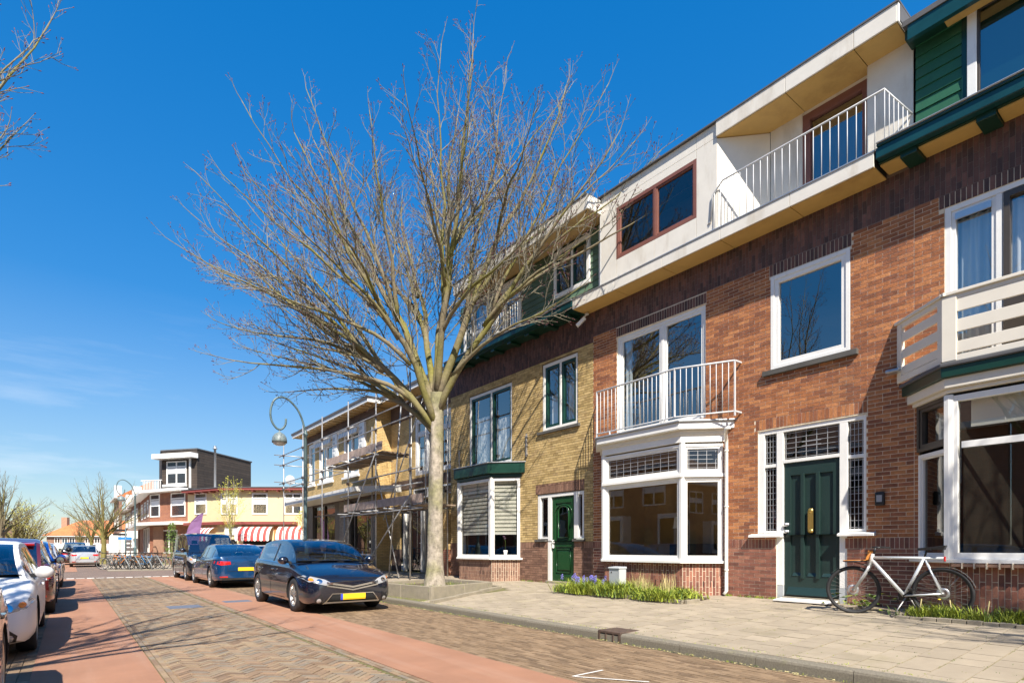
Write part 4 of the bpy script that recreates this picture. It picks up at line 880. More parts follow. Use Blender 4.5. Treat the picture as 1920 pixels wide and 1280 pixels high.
# canopy and shop front
m = MB(); m.use('zinc'); m.hexa([(9.0, 22.15, 3.72), (9.0, 31.2, 3.66), (10.15, 31.2, 3.80), (10.15, 22.6, 3.90), (9.0, 22.15, 3.76), (9.0, 31.2, 3.70), (10.15, 31.2, 3.96), (10.15, 22.6, 4.02)])
m.use('paint_white_old'); m.hexa([(8.96, 22.1, 3.56), (8.96, 31.25, 3.50), (9.0, 31.25, 3.50), (9.0, 22.1, 3.56), (8.96, 22.1, 3.76), (8.96, 31.25, 3.70), (9.0, 31.25, 3.70), (9.0, 22.1, 3.76)])
m.hexa([(9.0, 22.1, 3.58), (10.6, 21.1, 3.56), (10.6, 21.14, 3.56), (9.0, 22.14, 3.58), (9.0, 22.1, 3.76), (10.6, 21.1, 3.86), (10.6, 21.14, 3.86), (9.0, 22.14, 3.76)])
m.use('paint_cream'); m.hexa([(9.0, 22.15, 3.57), (9.0, 31.2, 3.51), (10.15, 31.2, 3.51), (10.6, 21.2, 3.57), (9.0, 22.15, 3.585), (9.0, 31.2, 3.525), (10.15, 31.2, 3.525), (10.6, 21.2, 3.585)])
m.build('shop_canopy', None, HC)
def shopfront(F, a, b, w1, mullions, name='shop_window'):
    w_ = window(HC, F, a, b, .75, w1, fw=.07, mull=mullions, trans=[2.95], v0=-.14, v1=-.03, fm='frame_umber', gm='glass_dark', sash=0, room='room_dark', depth=2.0, name=name)
    q = MB(F); q.use('far_grey_brick'); q.box(a, b, -.1, -.02, GZ-.05, .745); q.build('plinth', None, HC); return w_
S1 = fac(10.20)
shopfront(S1, 27.3, 30.5, 3.49, [28.9]); 
for a, b in [(26.70, 27.3), (30.5, 31.33)]: q = MB(S1); q.use('frame_umber'); q.box(a, b, -.1, .02, GZ-.05, 3.49); q.build('pier', None, HC)
for a, b in [(25.5, 26.70), (22.56, 23.1)]: q = MB(S1); q.use('far_grey_brick'); q.box(a, b, -.1, .03, GZ-.05, 3.49); q.build('pier', None, HC)
sw = shopfront(S1, 23.1, 25.5, 3.49, [25.0])
q = MB(S1); q.use('lens_clear')
for x, z in [(24.4, 2.75), (23.6, 2.75), (24.5, 2.1)]: q.box(x-.15, x+.15, -.9, -.87, z, z+.05)
q.build('ceiling_lamp', None, sw)
q = MB(C1); q.use('far_dark_brick'); q.box(22.57, 31.34, -.25, -.0, 3.49, 3.96); q.build('brick_band', None, HC)
# recessed lower part: dark doors and yellow brick
for mt_, bx_ in [('far_yellow_brick', (21.7, 22.5, -.05, .0, 1.25, 3.2)), ('far_yellow_brick', (17.0, 17.35, -.05, .6, 1.25, 3.2)), ('far_dark_brick', (21.7, 22.5, -.05, .002, GZ-.05, 1.25)), ('far_red_brick', (16.93, 17.35, -.05, .602, GZ-.05, 1.25))]:
    q = MB(C2); q.use(mt_); q.box(*bx_); q.build('wall_panel', None, HC)
q = MB(C2); q.use('under_black'); q.box(17.35, 21.7, -.35, -.30, GZ-.05, 3.22); q.build('wall', None, HC)
q = MB(C2); q.use('paint_white_old'); q.box(21.45, 21.55, -.2, -.05, GZ, 3.2); q.box(19.95, 20.05, -.2, -.05, GZ, 3.2); q.build('door_post', None, HC)
q = MB(C2); q.use('car_glass'); q.box(20.1, 21.4, -.2, -.16, .42, 3.1); dd = q.build('dark_door', None, HC)
q = MB(C2); q.use('aluminium'); q.lathe([(0, -.15), (.03, -.14), (0, -.10)], (20.25, 0, 1.5), 10, 'y'); q.build('door_knob', None, dd)
q = MB(C2); q.use('far_pane'); q.box(17.5, 19.9, -.2, -.16, .42, 3.1); q.build('garage_door', None, HC)

# ---- scaffold
SF = empty('scaffold', (8.7, 23, .2), label='grey steel tube scaffold with plank platforms in front of the yellow shop house', cat='scaffold')
def pole(a, b, nm='pole', r=.026):
    q = MB(); q.use('steel_galv'); q.tube([a, b], r, 8); return q.build(nm, None, SF)
OUT = 8.7; INN = 9.72
SP = [30.49, 27.44, 24.84, 21.89, 19.31, 16.70]; TOP = [6.95, 7.1, 7.0, 7.05, 7.05, 6.95]
for s_, t_ in zip(SP, TOP):
    b = .22 if s_ < 31 else .2
    p = pole((OUT, s_, b), (OUT, s_, t_))
    q = MB(); q.use('rust_iron'); q.box(OUT-.08, OUT+.08, s_-.08, s_+.08, b-.01, b+.01); q.build('base_plate', None, p)
for s_, t_ in [(30.3, 6.6), (24.9, 3.5), (21.95, 6.2), (19.3, 6.9), (18.2, 6.9), (16.7, 6.6)]: pole((INN if s_ > 20 else 10.1, s_, .3), (INN if s_ > 20 else 10.1, s_, t_), 'inner_pole', .024)
pole((8.72, 18.3, .3), (8.9, 17.6, 6.95), 'inner_pole')
for z, a, b in [(6.02, 15.9, 31.1), (5.53, 15.9, 31.0), (4.60, 19.0, 31.1), (4.30, 22, 30.6), (3.82, 15.8, 21.4), (3.34, 15.8, 22.6), (2.55, 15.8, 22.6), (1.05, 19.3, 22.6)]:
    q = pole((OUT-.05, a, z), (OUT-.05, b, z), 'ledger', .024)
for s_ in SP:
    for z in (6.02, 5.53, 4.60, 3.82 if s_ < 22 else 4.3, 2.55 if s_ < 22.5 else 4.62):
        q = MB(); q.use('rust_iron'); q.box(OUT-.07, OUT+.04, s_-.045, s_+.045, z-.05, z+.05); q.build('coupler', None, SF, bevel=.01)
for s_ in (30.2, 30.0, 29.8):
    for z in (6.0, 5.55, 4.62): pass
for z in (6.0, 5.5, 4.62): pole((8.3, 30.75, z+.06), (10.0, 30.05, z-.02), 'transom', .022)
for s_ in (24.84, 23.4, 21.89, 20.6, 19.31): pole((8.35, s_+.05, 4.68), (10.0, s_+.05, 4.68), 'transom', .022)
for s_ in (22.2, 21.0, 19.9, 19.31, 18.0, 16.70): pole((8.35, s_-.05, 2.63), (10.3, s_-.05, 2.63), 'transom', .022)
for k in range(5):
    q = MB(); q.use('plank'); x = 8.80+k*.23; q.box(x, x+.215, 19.0, 24.5, 4.71, 4.755); q.build('plank', None, SF)
for k in range(5):
    q = MB(); q.use('plank'); x = 8.80+k*.23; q.box(x, x+.215, 15.9, 22.3, 2.66, 2.705); q.build('plank', None, SF)
q = MB(); q.use('toe_board'); q.box(8.72, 8.755, 18.9, 24.4, 4.78, 5.08); q.build('toe_board', None, SF)
q = MB(); q.use('toe_board'); q.box(8.72, 8.755, 15.9, 22.4, 2.74, 3.02); q.build('toe_board', None, SF)
pole((8.60, 23.2, .5), (8.62, 19.1, 4.75), 'brace'); pole((8.60, 19.6, .9), (8.6, 16.5, 3.0), 'brace'); pole((8.75, 17.6, .3), (9.6, 21.8, 5.5), 'brace', .022)
pole((8.85, 19.0, 2.3), (9.6, 17.2, 6.8), 'brace', .022)

# ================================================================== street lamps
def street_lamp(x, y, z0, label):
    t = empty('street_lamp', (x, y, z0), label=label, cat='street lamp', group='curled street lamps')
    q = MB(); q.use('lamp_paint'); q.lathe([(0, 0), (.13, 0), (.13, .06), (.105, .10), (.105, 1.15), (.12, 1.18), (.12, 1.22), (.07, 1.30), (.058, 1.35), (.055, 4.92), (.085, 4.95), (.085, 4.99), (.055, 5.02), (.045, 5.10)], (x, y, z0), 20); q.build('post', None, t)
    # arm: in the plane along the street, curling away
    C = [(0, 5.05), (-.10, 5.42), (-.38, 5.86), (-.85, 6.16), (-1.28, 6.24), (-1.66, 6.10), (-1.84, 5.75), (-1.78, 5.42), (-1.52, 5.20), (-1.28, 5.19), (-1.08, 5.34), (-1.04, 5.55)]
    P = []
    for i in range(len(C)-1):
        p0, p1, p2, p3 = C[max(i-1, 0)], C[i], C[i+1], C[min(i+2, len(C)-1)]
        for k in range(6):
            u = k/6; P.append(tuple(.5*((2*p1[j])+(-p0[j]+p2[j])*u+(2*p0[j]-5*p1[j]+4*p2[j]-p3[j])*u*u+(-p0[j]+3*p1[j]-3*p2[j]+p3[j])*u**3) for j in (0, 1)))
    P.append(C[-1]); ax = Vector((1, 0, 0))
    q = MB(); q.use('lamp_paint'); q.tube([(x+ax.x*p[0]*.61, y+ax.y*p[0]*.61, z0+p[1]-.14) for p in P], .034, 10); q.build('curled_arm', None, t)
    hx, hy = x+ax.x*-1.38*.61, y+ax.y*-1.38*.61
    q = MB(); q.use('lamp_hood'); q.lathe([(.02, 5.06), (.02, 4.96), (.06, 4.93), (.15, 4.88), (.215, 4.78), (.235, 4.66), (.235, 4.60), (.22, 4.60), (.2, 4.63), (0, 4.66)], (hx, hy, z0), 24); h = q.build('lamp_hood', None, t)
    q = MB(); q.use('lamp_glass'); q.lathe([(.20, 4.61), (.19, 4.55), (.10, 4.51), (0, 4.50)], (hx, hy, z0), 20); q.build('lamp_glass', None, h)
    return t
street_lamp(6.3, 19.6, .15, 'curled grey street lamp standing at the kerb beside the scaffold')
street_lamp(3.8, 50.0, .12, 'curled grey street lamp standing among the bicycles at the far street corner')

# ================================================================== ground
def sheet(name, x0, x1, y0, y1, z, mname, nx=1, kind='structure', parent=None, z1=None, label=None):
    q = MB(); q.use(mname); zb = z if z1 is None else z1
    q.poly([(x0, y0, z), (x1, y0, zb), (x1, y1, zb), (x0, y1, z)]); return q.build(name, None, parent, kind=kind if parent is None else None)
sheet('ground', -900, 900, -900, 900, -.06, 'ground')
TOPZ = 0.0
road = sheet('road', .70, 2.82, -9, 30.4, -.010, 'sand_joint')
lane = MB(); lane.use('red_asphalt')
for a, b in [(-.31, .735), (2.785, 3.90)]: lane.box(a, b, -9, 30.4, -.05, .004)
lane.build('bicycle_lane', None, None, kind='structure')
parkR = sheet('parking_lane', 3.88, 6.02, -9, 30.4, -.010, 'sand_joint')
parkL = sheet('parking_lane', -2.45, -.29, -9, 30.4, -.010, 'sand_joint')
sheet('side_street', -40, 60, 30.4, 39.6, -.004, 'side_street_brick')
ME_C = {}
def pave_bricks(items, parent, near, mname, name='paving_brick'):
    """items: (x, y, lx, ly, ang, dz)"""
    if mname not in ME_C: ME_C[mname] = unit_mesh('paver_'+mname, (1, 1, 1), mname)
    def vis(x, y):
        xc = x*.793-y*.609; dep = x*.609+y*.793
        if dep < .6: return False
        px = 960+1080*xc/dep; py = 1027+1.3*1080/dep
        return -40 < px < 1960 and py < 1330
    items = [i for i in items if vis(i[0], i[1])]
    items.sort(key=lambda t: (t[0]-0)**2+(t[1])**2)
    for x, y, lx, ly, a, dz in items[:near]:
        leaf_obj(name, ME_C[mname], (x, y, dz-.015), parent, (R.uniform(-.01, .01), R.uniform(-.01, .01), a), (lx, ly, .03))
    q = MB(); q.use(mname)
    for x, y, lx, ly, a, dz in items[near:]:
        c, s = cos(a)/2, sin(a)/2; P = [(x-lx*c+ly*s, y-lx*s-ly*c), (x+lx*c+ly*s, y+lx*s-ly*c), (x+lx*c-ly*s, y+lx*s+ly*c), (x-lx*c-ly*s, y-lx*s+ly*c)]
        t = [q.pt((p[0], p[1], dz)) for p in P]; b = [q.pt((p[0], p[1], -.014)) for p in P]
        q.face(t)
        for i in range(4): j = (i+1) % 4; q.face((b[i], b[j], t[j], t[i]))
    q.build(name+'s', None, parent, kind='stuff')
# herringbone centre strip
LB, WB = .205, .068; it = []
ca, sa = cos(radians(45)), sin(radians(45))
for i in range(-420, 420):
    for j in range(-110, 110):
        for (cx, cy, lx, ly) in ((LB/2, WB/2, LB, WB), (LB+WB/2, WB-LB/2, WB, LB)):
            X, Y = cx+i*WB+j*LB, cy+i*WB-j*LB
            x, y = X*ca-Y*sa, X*sa+Y*ca
            x += 1.76; y += 10
            if .86 < x < 2.66 and 1.0 < y < 30.2: it.append((x, y, lx-.008, ly-.008, radians(45), R.uniform(-.003, .003)))
for k in range(150):
    for x in (.775, .835, 2.69, 2.75): it.append((x, 1+k*.2+(.1 if x in (.835, 2.69) else 0), .052, .192, 0, R.uniform(-.002, .002)))
pave_bricks(it, road, 300, 'clinker')
it = []
for k in range(30):
    x = 3.94+k*.0705
    if x > 5.97: break
    for n in range(150): it.append((x, 1+n*.205+(k % 2)*.1+R.uniform(-.004, .004), .062, .197, 0, R.uniform(-.003, .002)))
pave_bricks(it, parkR, 300, 'clinker_brown')
it = []
for k in range(21):
    x = -.36-k*.105
    for n in range(120): it.append((x, 3+n*.205+(k % 2)*.1, .096, .196, 0, R.uniform(-.002, .002)))
pave_bricks(it, parkL, 100, 'clinker_brown')
# pavement: tilted towards the houses
def gz(x): return .12+max(0, min(x, 10.35)-6.14)*.24/4.21
pav = MB(); pav.use('pave_joint'); pav.poly([(6.13, -9, .112), (10.4, -9, gz(10.4)-.008), (10.4, 31.3, gz(10.4)-.008), (6.13, 31.3, .112)]); pav.poly([(10.4, 16, .352), (11.6, 16, .352), (11.6, 31.3, .352), (10.4, 31.3, .352)])
pav = pav.build('pavement', None, None, kind='structure')
tm = unit_mesh('tile', (1, 1, 1), 'pave_tile'); its = []
for c in range(110):
    y = -1+c*.305
    if y > 31: break
    k = 0; x = 6.145-(.15 if c % 2 else 0)
    while x < 10.40:
        a, b = max(x, 6.145), min(x+.303, 10.40)
        if b-a > .05:
            inside = 6.05 < (a+b)/2 < 8.75 and 11.35 < y < 14.5
            if not inside: its.append(((a+b)/2, y, b-a-.009, .294))
        x += .303
its.sort(key=lambda t: (t[0]-4)**2+(t[1]-3)**2)
sl_ = -math.atan(.24/4.21); q = MB(); q.use('pave_tile')
def tvis(x, y):
    xc = x*.793-y*.609; dep = x*.609+y*.793
    return dep > .5 and xc/dep < .93
its = [t for t in its if tvis(t[0], t[1])]
for n, (x, y, lx, ly) in enumerate(its):
    dz = R.uniform(-.003, .003)
    if n < 300: leaf_obj('paving_tile', tm, (x, y, gz(x)-.015+dz), pav, (R.uniform(-.006, .006), sl_+R.uniform(-.005, .005), 0), (lx, ly, .03))
    else:
        z0, z1 = gz(x-lx/2)+dz, gz(x+lx/2)+dz; a, b, c, d = x-lx/2, x+lx/2, y-ly/2, y+ly/2
        t = [q.pt(p) for p in ((a, c, z0), (b, c, z1), (b, d, z1), (a, d, z0))]; bb = [q.pt(p) for p in ((a, c, z0-.01), (b, c, z1-.01), (b, d, z1-.01), (a, d, z0-.01))]
        q.face(t)
        for i in range(4): j = (i+1) % 4; q.face((bb[i], bb[j], t[j], t[i]))
q.build('paving_tiles', None, pav, kind='stuff')
kb = MB(); kb.use('kerb_stone'); kb.box(6.01, 6.12, -9, 31.3, -.05, .09); kb = kb.build('kerb', None, None, kind='structure')
for k in range(40):
    y = -8.6+k
    for a, b in minus((y+.004, y+.996), [(5.36, 5.80)]):
        q = MB(); q.use('kerb_stone'); t = R.uniform(-.004, .004); n = 8; pr = [(6.0, -.04), (6.0, .085), (6.008, .108), (6.03, .121), (6.135, .123), (6.135, -.04)]
        A = [q.pt((p[0], a, p[1]+t*(i > 0))) for i, p in enumerate(pr)]; B = [q.pt((p[0], b, p[1]+t*(i > 0))) for i, p in enumerate(pr)]
        q.face(A); q.face(B[::-1])
        for i in range(len(pr)-1): q.face((A[i], B[i], B[i+1], A[i+1]))
        q.build('kerb_stone', None, kb, fixn=True)
gu = empty('street_drain', (6.1, 5.58, .0), label='rusty iron gully drain let into the pavement kerb', cat='drain')
q = MB(); q.use('rust_iron'); q.box(6.0, 6.42, 5.37, 5.79, .10, .137); q.box(6.0, 6.03, 5.37, 5.41, .0, .10); q.box(6.0, 6.03, 5.75, 5.79, .0, .10); q.box(6.0, 6.03, 5.495, 5.52, .0, .10); q.box(6.0, 6.03, 5.63, 5.655, .0, .10); q.build('grate', None, gu, bevel=.006)
q = MB(); q.use('under_black'); q.box(6.05, 6.3, 5.38, 5.78, -.03, .099); q.build('shaft', None, gu)
q = MB(); q.use('road_paint')
for a, b in [((4.04, 4.25), (4.50, 4.27)), ((4.05, 4.23), (4.46, 3.62))]: 
    d = (Vector(b)-Vector(a)).normalized(); n_ = Vector((-d.y, d.x))*.013; q.poly([(a[0]-n_.x, a[1]-n_.y, .006), (b[0]-n_.x, b[1]-n_.y, .006), (b[0]+n_.x, b[1]+n_.y, .006), (a[0]+n_.x, a[1]+n_.y, .006)])
for k in range(9): q.box(4.1+k*.3, 4.35+k*.3, 16.8, 16.86, .0, .006) if k < 6 else None
q.build('road_marking', None, None, kind='structure')
q = MB(); q.use('road_paint')
for k in range(11):
    x = -.1+k*.70; q.box(x, x+.26, 30.75, 31.15, -.01, .004); q.box(x+.33, x+.62, 30.9, 31.0, -.01, .004)
q.build('road_marking', None, None, kind='structure')
q = MB(); q.use('metal_lid')
q.box(1.7, 2.35, 14.2, 14.9, -.01, .005); q.box(2.95, 3.55, 15.0, 15.5, .0, .0075); q.build('metal_cover', None, None, kind='structure')
# debris: leaves in the gutter
q = MB(); q.use('tile_orange'); q.use('straw')
for k in range(520):
    x = 5.99-abs(R.gauss(0, .06)); y = R.uniform(1.5, 12); s = R.uniform(.006, .018); a = R.uniform(0, 6)
    q.poly([(x+s*cos(a+t), y+s*sin(a+t)*1.3, .006+R.uniform(0, .008)) for t in (0, 2.1, 4.2)])
for k in range(330):
    x = R.uniform(-.2, 9.5); y = R.uniform(2, 14); z = (.006 if x < 6 else gz(x)+.008); s = R.uniform(.004, .010); a = R.uniform(0, 6)
    q.poly([(x+s*cos(a+t), y+s*sin(a+t)*1.3, z+R.uniform(0, .004)) for t in (0, 2.1, 4.2)])
q.build('fallen_leaves', None, None, kind='stuff')
# grass growing in the gutter, kerb and wall foot
def blades(q, x, y, z, n, h, spread, w=.006, lean=.5):
    for _ in range(n):
        a = R.uniform(0, 2*pi); bx, by = x+R.gauss(0, spread), y+R.gauss(0, spread); hh = h*R.uniform(.45, 1.15); l = lean*hh*R.uniform(.2, 1.1)
        dx, dy = cos(a)*l, sin(a)*l; px, py = -sin(a)*w, cos(a)*w
        a1 = q.pt((bx-px, by-py, z)); a2 = q.pt((bx+px, by+py, z)); m1 = q.pt((bx+dx*.35-px*.9, by+dy*.35-py*.9, z+hh*.6)); m2_ = q.pt((bx+dx*.35+px*.9, by+dy*.35+py*.9, z+hh*.6)); t = q.pt((bx+dx, by+dy, z+hh))
        q.face((a1, a2, m2_, m1)); q.face((m1, m2_, t))
q = MB(); q.use('grass'); q.use('grass_dark')
for k in range(260):
    q.use('grass' if k % 3 else 'grass_dark'); y = R.uniform(1, 20)
    blades(q, 5.985, y, .0, 3, .022, .012, .003)
    blades(q, 6.16+abs(R.gauss(0, .05)), R.uniform(1, 16), .125, 3, .018, .02, .003)
for k in range(130):
    q.use('grass' if k % 2 else 'grass_dark'); y = R.choice([R.uniform(5.3, 6.6), R.uniform(3.9, 6.2), R.uniform(10.2, 13)]); blades(q, 10.31, y, gz(10.3), 5, .05, .02, .004)
for k in range(900):     # moss and seedlings in the paving joints
    q.use('grass_dark' if k % 3 else 'grass'); y = -1+.305*R.randint(6, 60)+.1525; x = R.uniform(6.2, 9.9)
    if R.random() < .5: x = 6.145+.303*R.randint(0, 12)+R.choice([0, .1515]); y = R.uniform(1.2, 14)
    if 6.0 < x < 8.8 and 11.2 < y < 14.7: continue
    blades(q, x+R.gauss(0, .004), y+R.gauss(0, .004), gz(x), 3, .010, .012, .003)
q.build('weeds', None, None, kind='stuff')

# ================================================================== planting beds
def bed(name, label, x0, x1, y0, y1, stones, h=.10, xs=None):
    t = empty(name, (x0, (y0+y1)/2, gz(x0)), label=label, cat='flower bed')
    q = MB(); q.use('soil'); q.hexa([(x0+.05, y0, gz(x0)-.02), (x1, y0, gz(x1)-.02), (x1, y1, gz(x1)-.02), (x0+.05, y1, gz(x0)-.02), (x0+.05, y0, gz(x0)+h*.6), (x1, y0, gz(x1)+.03), (x1, y1, gz(x1)+.03), (x0+.05, y1, gz(x0)+h*.6)]); q.build('soil', None, t)
    for (a, b, c, d) in stones:
        q = MB(); q.use('concrete'); j = R.uniform(-.008, .008); q.box(a+j, b+j, c+.004, d-.004, gz(a)-.02, gz(a)+h+R.uniform(-.01, .01)); q.build('edging_stone', None, t, bevel=.006)
    return t
st = [(8.86, 8.93, 6.45+i*.48, 6.45+(i+1)*.48) for i in range(5)]+[(8.93+i*.4, 9.33+i*.4, 6.38, 6.45) for i in range(1)]
b1 = bed('flower_bed', 'weedy green flower bed with bluebells below the white bay window', 8.87, 9.74, 6.45, 9.5, st, .07)
q = MB()
for k in range(620):
    x, y = R.uniform(8.80, 9.7), R.choice([R.uniform(6.45, 9.9), R.gauss(7.2, .25), R.gauss(8.3, .3), R.gauss(9.3, .25)])
    q.use(R.choice(['grass', 'grass', 'grass_dark', 'grass'])); blades(q, x, y, gz(x)+.03, 9, (.08+.13*abs(sin(y*4.1+x*3))+R.uniform(0, .07))*(1.15 if 7.6 < y < 9.8 else .85), .07, .008, 1.5)
for k in range(900):
    q.use(R.choice(['grass', 'grass', 'grass_dark'])); x, y = R.uniform(8.82, 9.65), R.choice([R.uniform(6.4, 9.8), R.gauss(6.9, .2), R.gauss(8.0, .3), R.gauss(9.0, .3)]); z = gz(x)+R.uniform(.03, .20); a = R.uniform(0, 6.3); s = R.uniform(.018, .05); t = R.uniform(-.6, .6)
    q.poly([(x-s*.45*sin(a), y+s*.45*cos(a), z), (x+s*cos(a), y+s*sin(a), z+s*t), (x+s*.45*sin(a), y-s*.45*cos(a), z), (x-s*.6*cos(a), y-s*.6*sin(a), z-s*t*.5)])
q.build('foliage', None, b1, kind='stuff')
q = MB(); q.use('straw')
for k in range(16): x, y = R.uniform(9.2, 9.65), R.uniform(7.0, 8.2); blades(q, x, y, gz(x)+.03, 12, .46, .04, .004, .3)
q.build('dry_grass', None, b1, kind='stuff')
for k in range(26):
    x, y = R.uniform(9.05, 9.6), R.choice([R.uniform(8.7, 9.6), R.uniform(9.3, 10.1)]); h = R.uniform(.26, .40); q = MB(); q.use('grass_dark'); q.tube([(x, y, gz(x)), (x+.01, y, gz(x)+h)], .004, 4); f_ = q.build('flower_stalk', None, b1)
    q = MB(); q.use('petal_blue')
    for j in range(9):
        z = gz(x)+h-.11+.014*j; a = j*2.4; q.lathe([(0, -.014), (.013, 0), (.016, .012), (0, .006)], (x+.02*cos(a), y+.02*sin(a), z), 5)
    q.build('bluebell', None, f_)
st = [(9.32+R.uniform(-.01, .01), 9.42, 1.2+i*.165, 1.2+(i+1)*.165) for i in range(12)]+[(9.42+i*.1, 9.52+i*.1, 3.14, 3.24) for i in range(3)]
b2 = bed('flower_bed', 'narrow weedy bed edged with small grey cobbles under the right bay window', 9.33, 9.74, 1.2, 3.18, st, .05)
q = MB()
for k in range(230):
    x, y = R.uniform(9.42, 9.72), R.choice([R.gauss(2.75, .18), R.gauss(1.9, .16), R.uniform(1.3, 3.1)]); q.use(R.choice(['grass', 'grass', 'grass_dark'])); blades(q, x, y, gz(x)+.03, 9, R.uniform(.06, .21), .04, .006, 1.2)
q.build('foliage', None, b2, kind='stuff')
q = MB(); q.use('straw')
for y in (2.2, 2.55, 2.95, 1.75): q.tube([(9.5, y, gz(9.5)), (9.48+R.uniform(-.05, .05), y+R.uniform(-.1, .1), gz(9.5)+R.uniform(.25, .42))], .008, 5)
q.build('dry_stalk', None, b2)
q = MB(); q.use('petal_yellow'); q.lathe([(0, 0), (.022, .006), (.016, .016), (0, .02)], (9.55, 2.72, gz(9.5)+.27), 10); q.build('dandelion', None, b2)
wl_ = empty('weed_clump', (9.8, 3.9, gz(9.8)), label='leafy green weed at the foot of the wall behind the silver bicycle front wheel', cat='plant')
q = MB()
for k in range(46):
    q.use('grass' if k % 2 else 'grass_dark'); x, y, z = R.gauss(9.95, .12), R.gauss(3.85, .17), gz(10)+R.uniform(.02, .24); a = R.uniform(0, 6); s = R.uniform(.03, .065)
    q.poly([(x+s*cos(a+t)*(1.3 if t in (0, 3.1) else .7), y+s*sin(a+t), z+R.uniform(-.02, .02)) for t in (0, 1.2, 2.2, 3.1, 4.2, 5.2)])
q.build('leaf_rosette', None, wl_, kind='stuff')
# utility cabinet
cb = empty('utility_box', (9.0, 8.9, .3), label='small grey utility cabinet standing among the bluebells', cat='cabinet')
UF = frame((9.38, 8.42, 0), (.12, 1), (-1, .12))
q = MB(UF); q.use('utility_grey'); q.box(0, .34, -.2, .0, .28, .86); q.build('body', None, cb, bevel=.008)
q = MB(UF); q.use('utility_grey'); q.hexa([(-.015, -.21, .86), (.355, -.21, .86), (.355, .02, .86), (-.015, .02, .86), (-.01, -.2, .90), (.35, -.2, .90), (.35, .01, .885), (-.01, .01, .885)]); q.build('lid', None, cb, bevel=.004)
q = MB(UF); q.use('black_plastic'); q.box(.24, .265, .001, .006, .76, .79); q.build('keyhole', None, cb)
# ================================================================== tree planter
pl = empty('tree_planter', (7.4, 12.9, .15), label='low mossy concrete planter box around the big bare tree', cat='planter')
PO = [(6.47, 11.40), (8.72, 12.17), (8.50, 14.55), (6.15, 13.80)]
for i in range(4):
    a, b = Vector(PO[i]), Vector(PO[(i+1) % 4]); d = (b-a).normalized(); n_ = Vector((-d.y, d.x))*.09; c, e = a, b
    k = 2 if i in (0, 1, 3) else 2
    for s in range(k):
        p, r_ = a.lerp(b, s/k)+d*.003, a.lerp(b, (s+1)/k)-d*.003
        q = MB(); q.use('concrete'); q.hexa([(p.x, p.y, gz(p.x)-.02), (r_.x, r_.y, gz(r_.x)-.02), (r_.x+n_.x, r_.y+n_.y, .12), (p.x+n_.x, p.y+n_.y, .12), (p.x, p.y, .43), (r_.x, r_.y, .43), (r_.x+n_.x, r_.y+n_.y, .43), (p.x+n_.x, p.y+n_.y, .43)]); q.build('side_slab', None, pl, bevel=.01, fixn=True)
q = MB(); q.use('soil'); q.poly([(p[0]+(7.45-p[0])*.03, p[1]+(13-p[1])*.03, .33) for p in PO]); q.build('soil', None, pl)
q = MB()
for k in range(120): q.use(R.choice(['grass', 'grass_dark'])); u, v = R.random(), R.random(); p = Vector(PO[0]).lerp(Vector(PO[1]), u).lerp(Vector(PO[3]).lerp(Vector(PO[2]), u), v); blades(q, p.x, p.y, .33, 5, .07, .05, .004)
q.build('weeds', None, pl, kind='stuff')
E2 = [(6.12, 10.70), (8.78, 11.85), (8.9, 14.9), (6.14, 14.2)]
for i in (0, 1):
    a, b = Vector(E2[i]), Vector(E2[i+1]); d = (b-a).normalized(); n_ = Vector((-d.y, d.x))*.10; k = 3
    for s in range(k):
        p, r_ = a.lerp(b, s/k)+d*.003, a.lerp(b, (s+1)/k)-d*.003
        q = MB(); q.use('concrete'); q.hexa([(p.x, p.y, .08), (r_.x, r_.y, .08), (r_.x+n_.x, r_.y+n_.y, .08), (p.x+n_.x, p.y+n_.y, .08), (p.x, p.y, gz(p.x)+.075), (r_.x, r_.y, gz(r_.x)+.06), (r_.x+n_.x, r_.y+n_.y, gz(r_.x)+.06), (p.x+n_.x, p.y+n_.y, gz(p.x)+.075)]); q.build('step_stone', None, pl, bevel=.008, fixn=True)

# ================================================================== trees
def bez(p0, p1, p2, p3, n, rng, jit):
    out = []; ph = [rng.uniform(0, 6) for _ in range(6)]
    for i in range(n+1):
        t = i/n; q = p0*(1-t)**3+p1*3*t*(1-t)**2+p2*3*t*t*(1-t)+p3*t**3
        e = jit*min(1, 3*t)
        q = q+Vector((sin(t*9+ph[0])+.6*sin(t*23+ph[1]), sin(t*10+ph[2])+.6*sin(t*21+ph[3]), .6*sin(t*11+ph[4])))*e
        out.append(q)
    return out
def twig_at(q, p, d, L, r, rng, lvl, clampf, tips, n=3, fine=True):
    """thin side shoot with its own shoots; curves up towards the tip"""
    pts = [p]; cur = Vector(p); dd = Vector(d).normalized(); seg = L/n
    for i in range(n):
        dd = (dd+Vector((rng.gauss(0, .16), rng.gauss(0, .16), rng.gauss(.09, .10)))).normalized(); cur = cur+dd*seg; pts.append(cur.copy())
    if not clampf(cur): return
    q.tube(pts, [r*(1-.62*i/n) for i in range(n+1)], 3 if lvl > 1 else 4, caps=False)
    if lvl <= 0: tips.append((cur, dd)); return
    m = max(2, int(L/(.19 if fine else .3)))
    for k in range(m):
        t = .2+.8*(k+rng.random()*.7)/m
        i = min(int(t*n), n-1); f = t*n-i; b = pts[i].lerp(pts[i+1], min(f, 1)); tg = (pts[i+1]-pts[i]).normalized()
        ax = tg.orthogonal().normalized(); ax.rotate(Matrix.Rotation(rng.uniform(0, 2*pi), 3, tg)); v = tg.copy(); v.rotate(Matrix.Rotation(radians(rng.uniform(25, 52)), 3, ax)); v.z += .12
        twig_at(q, b, v, L*rng.uniform(.28, .55)*(1.15-.5*t), r*.55, rng, lvl-1, clampf, tips, 2, fine)
    tips.append((cur, dd))
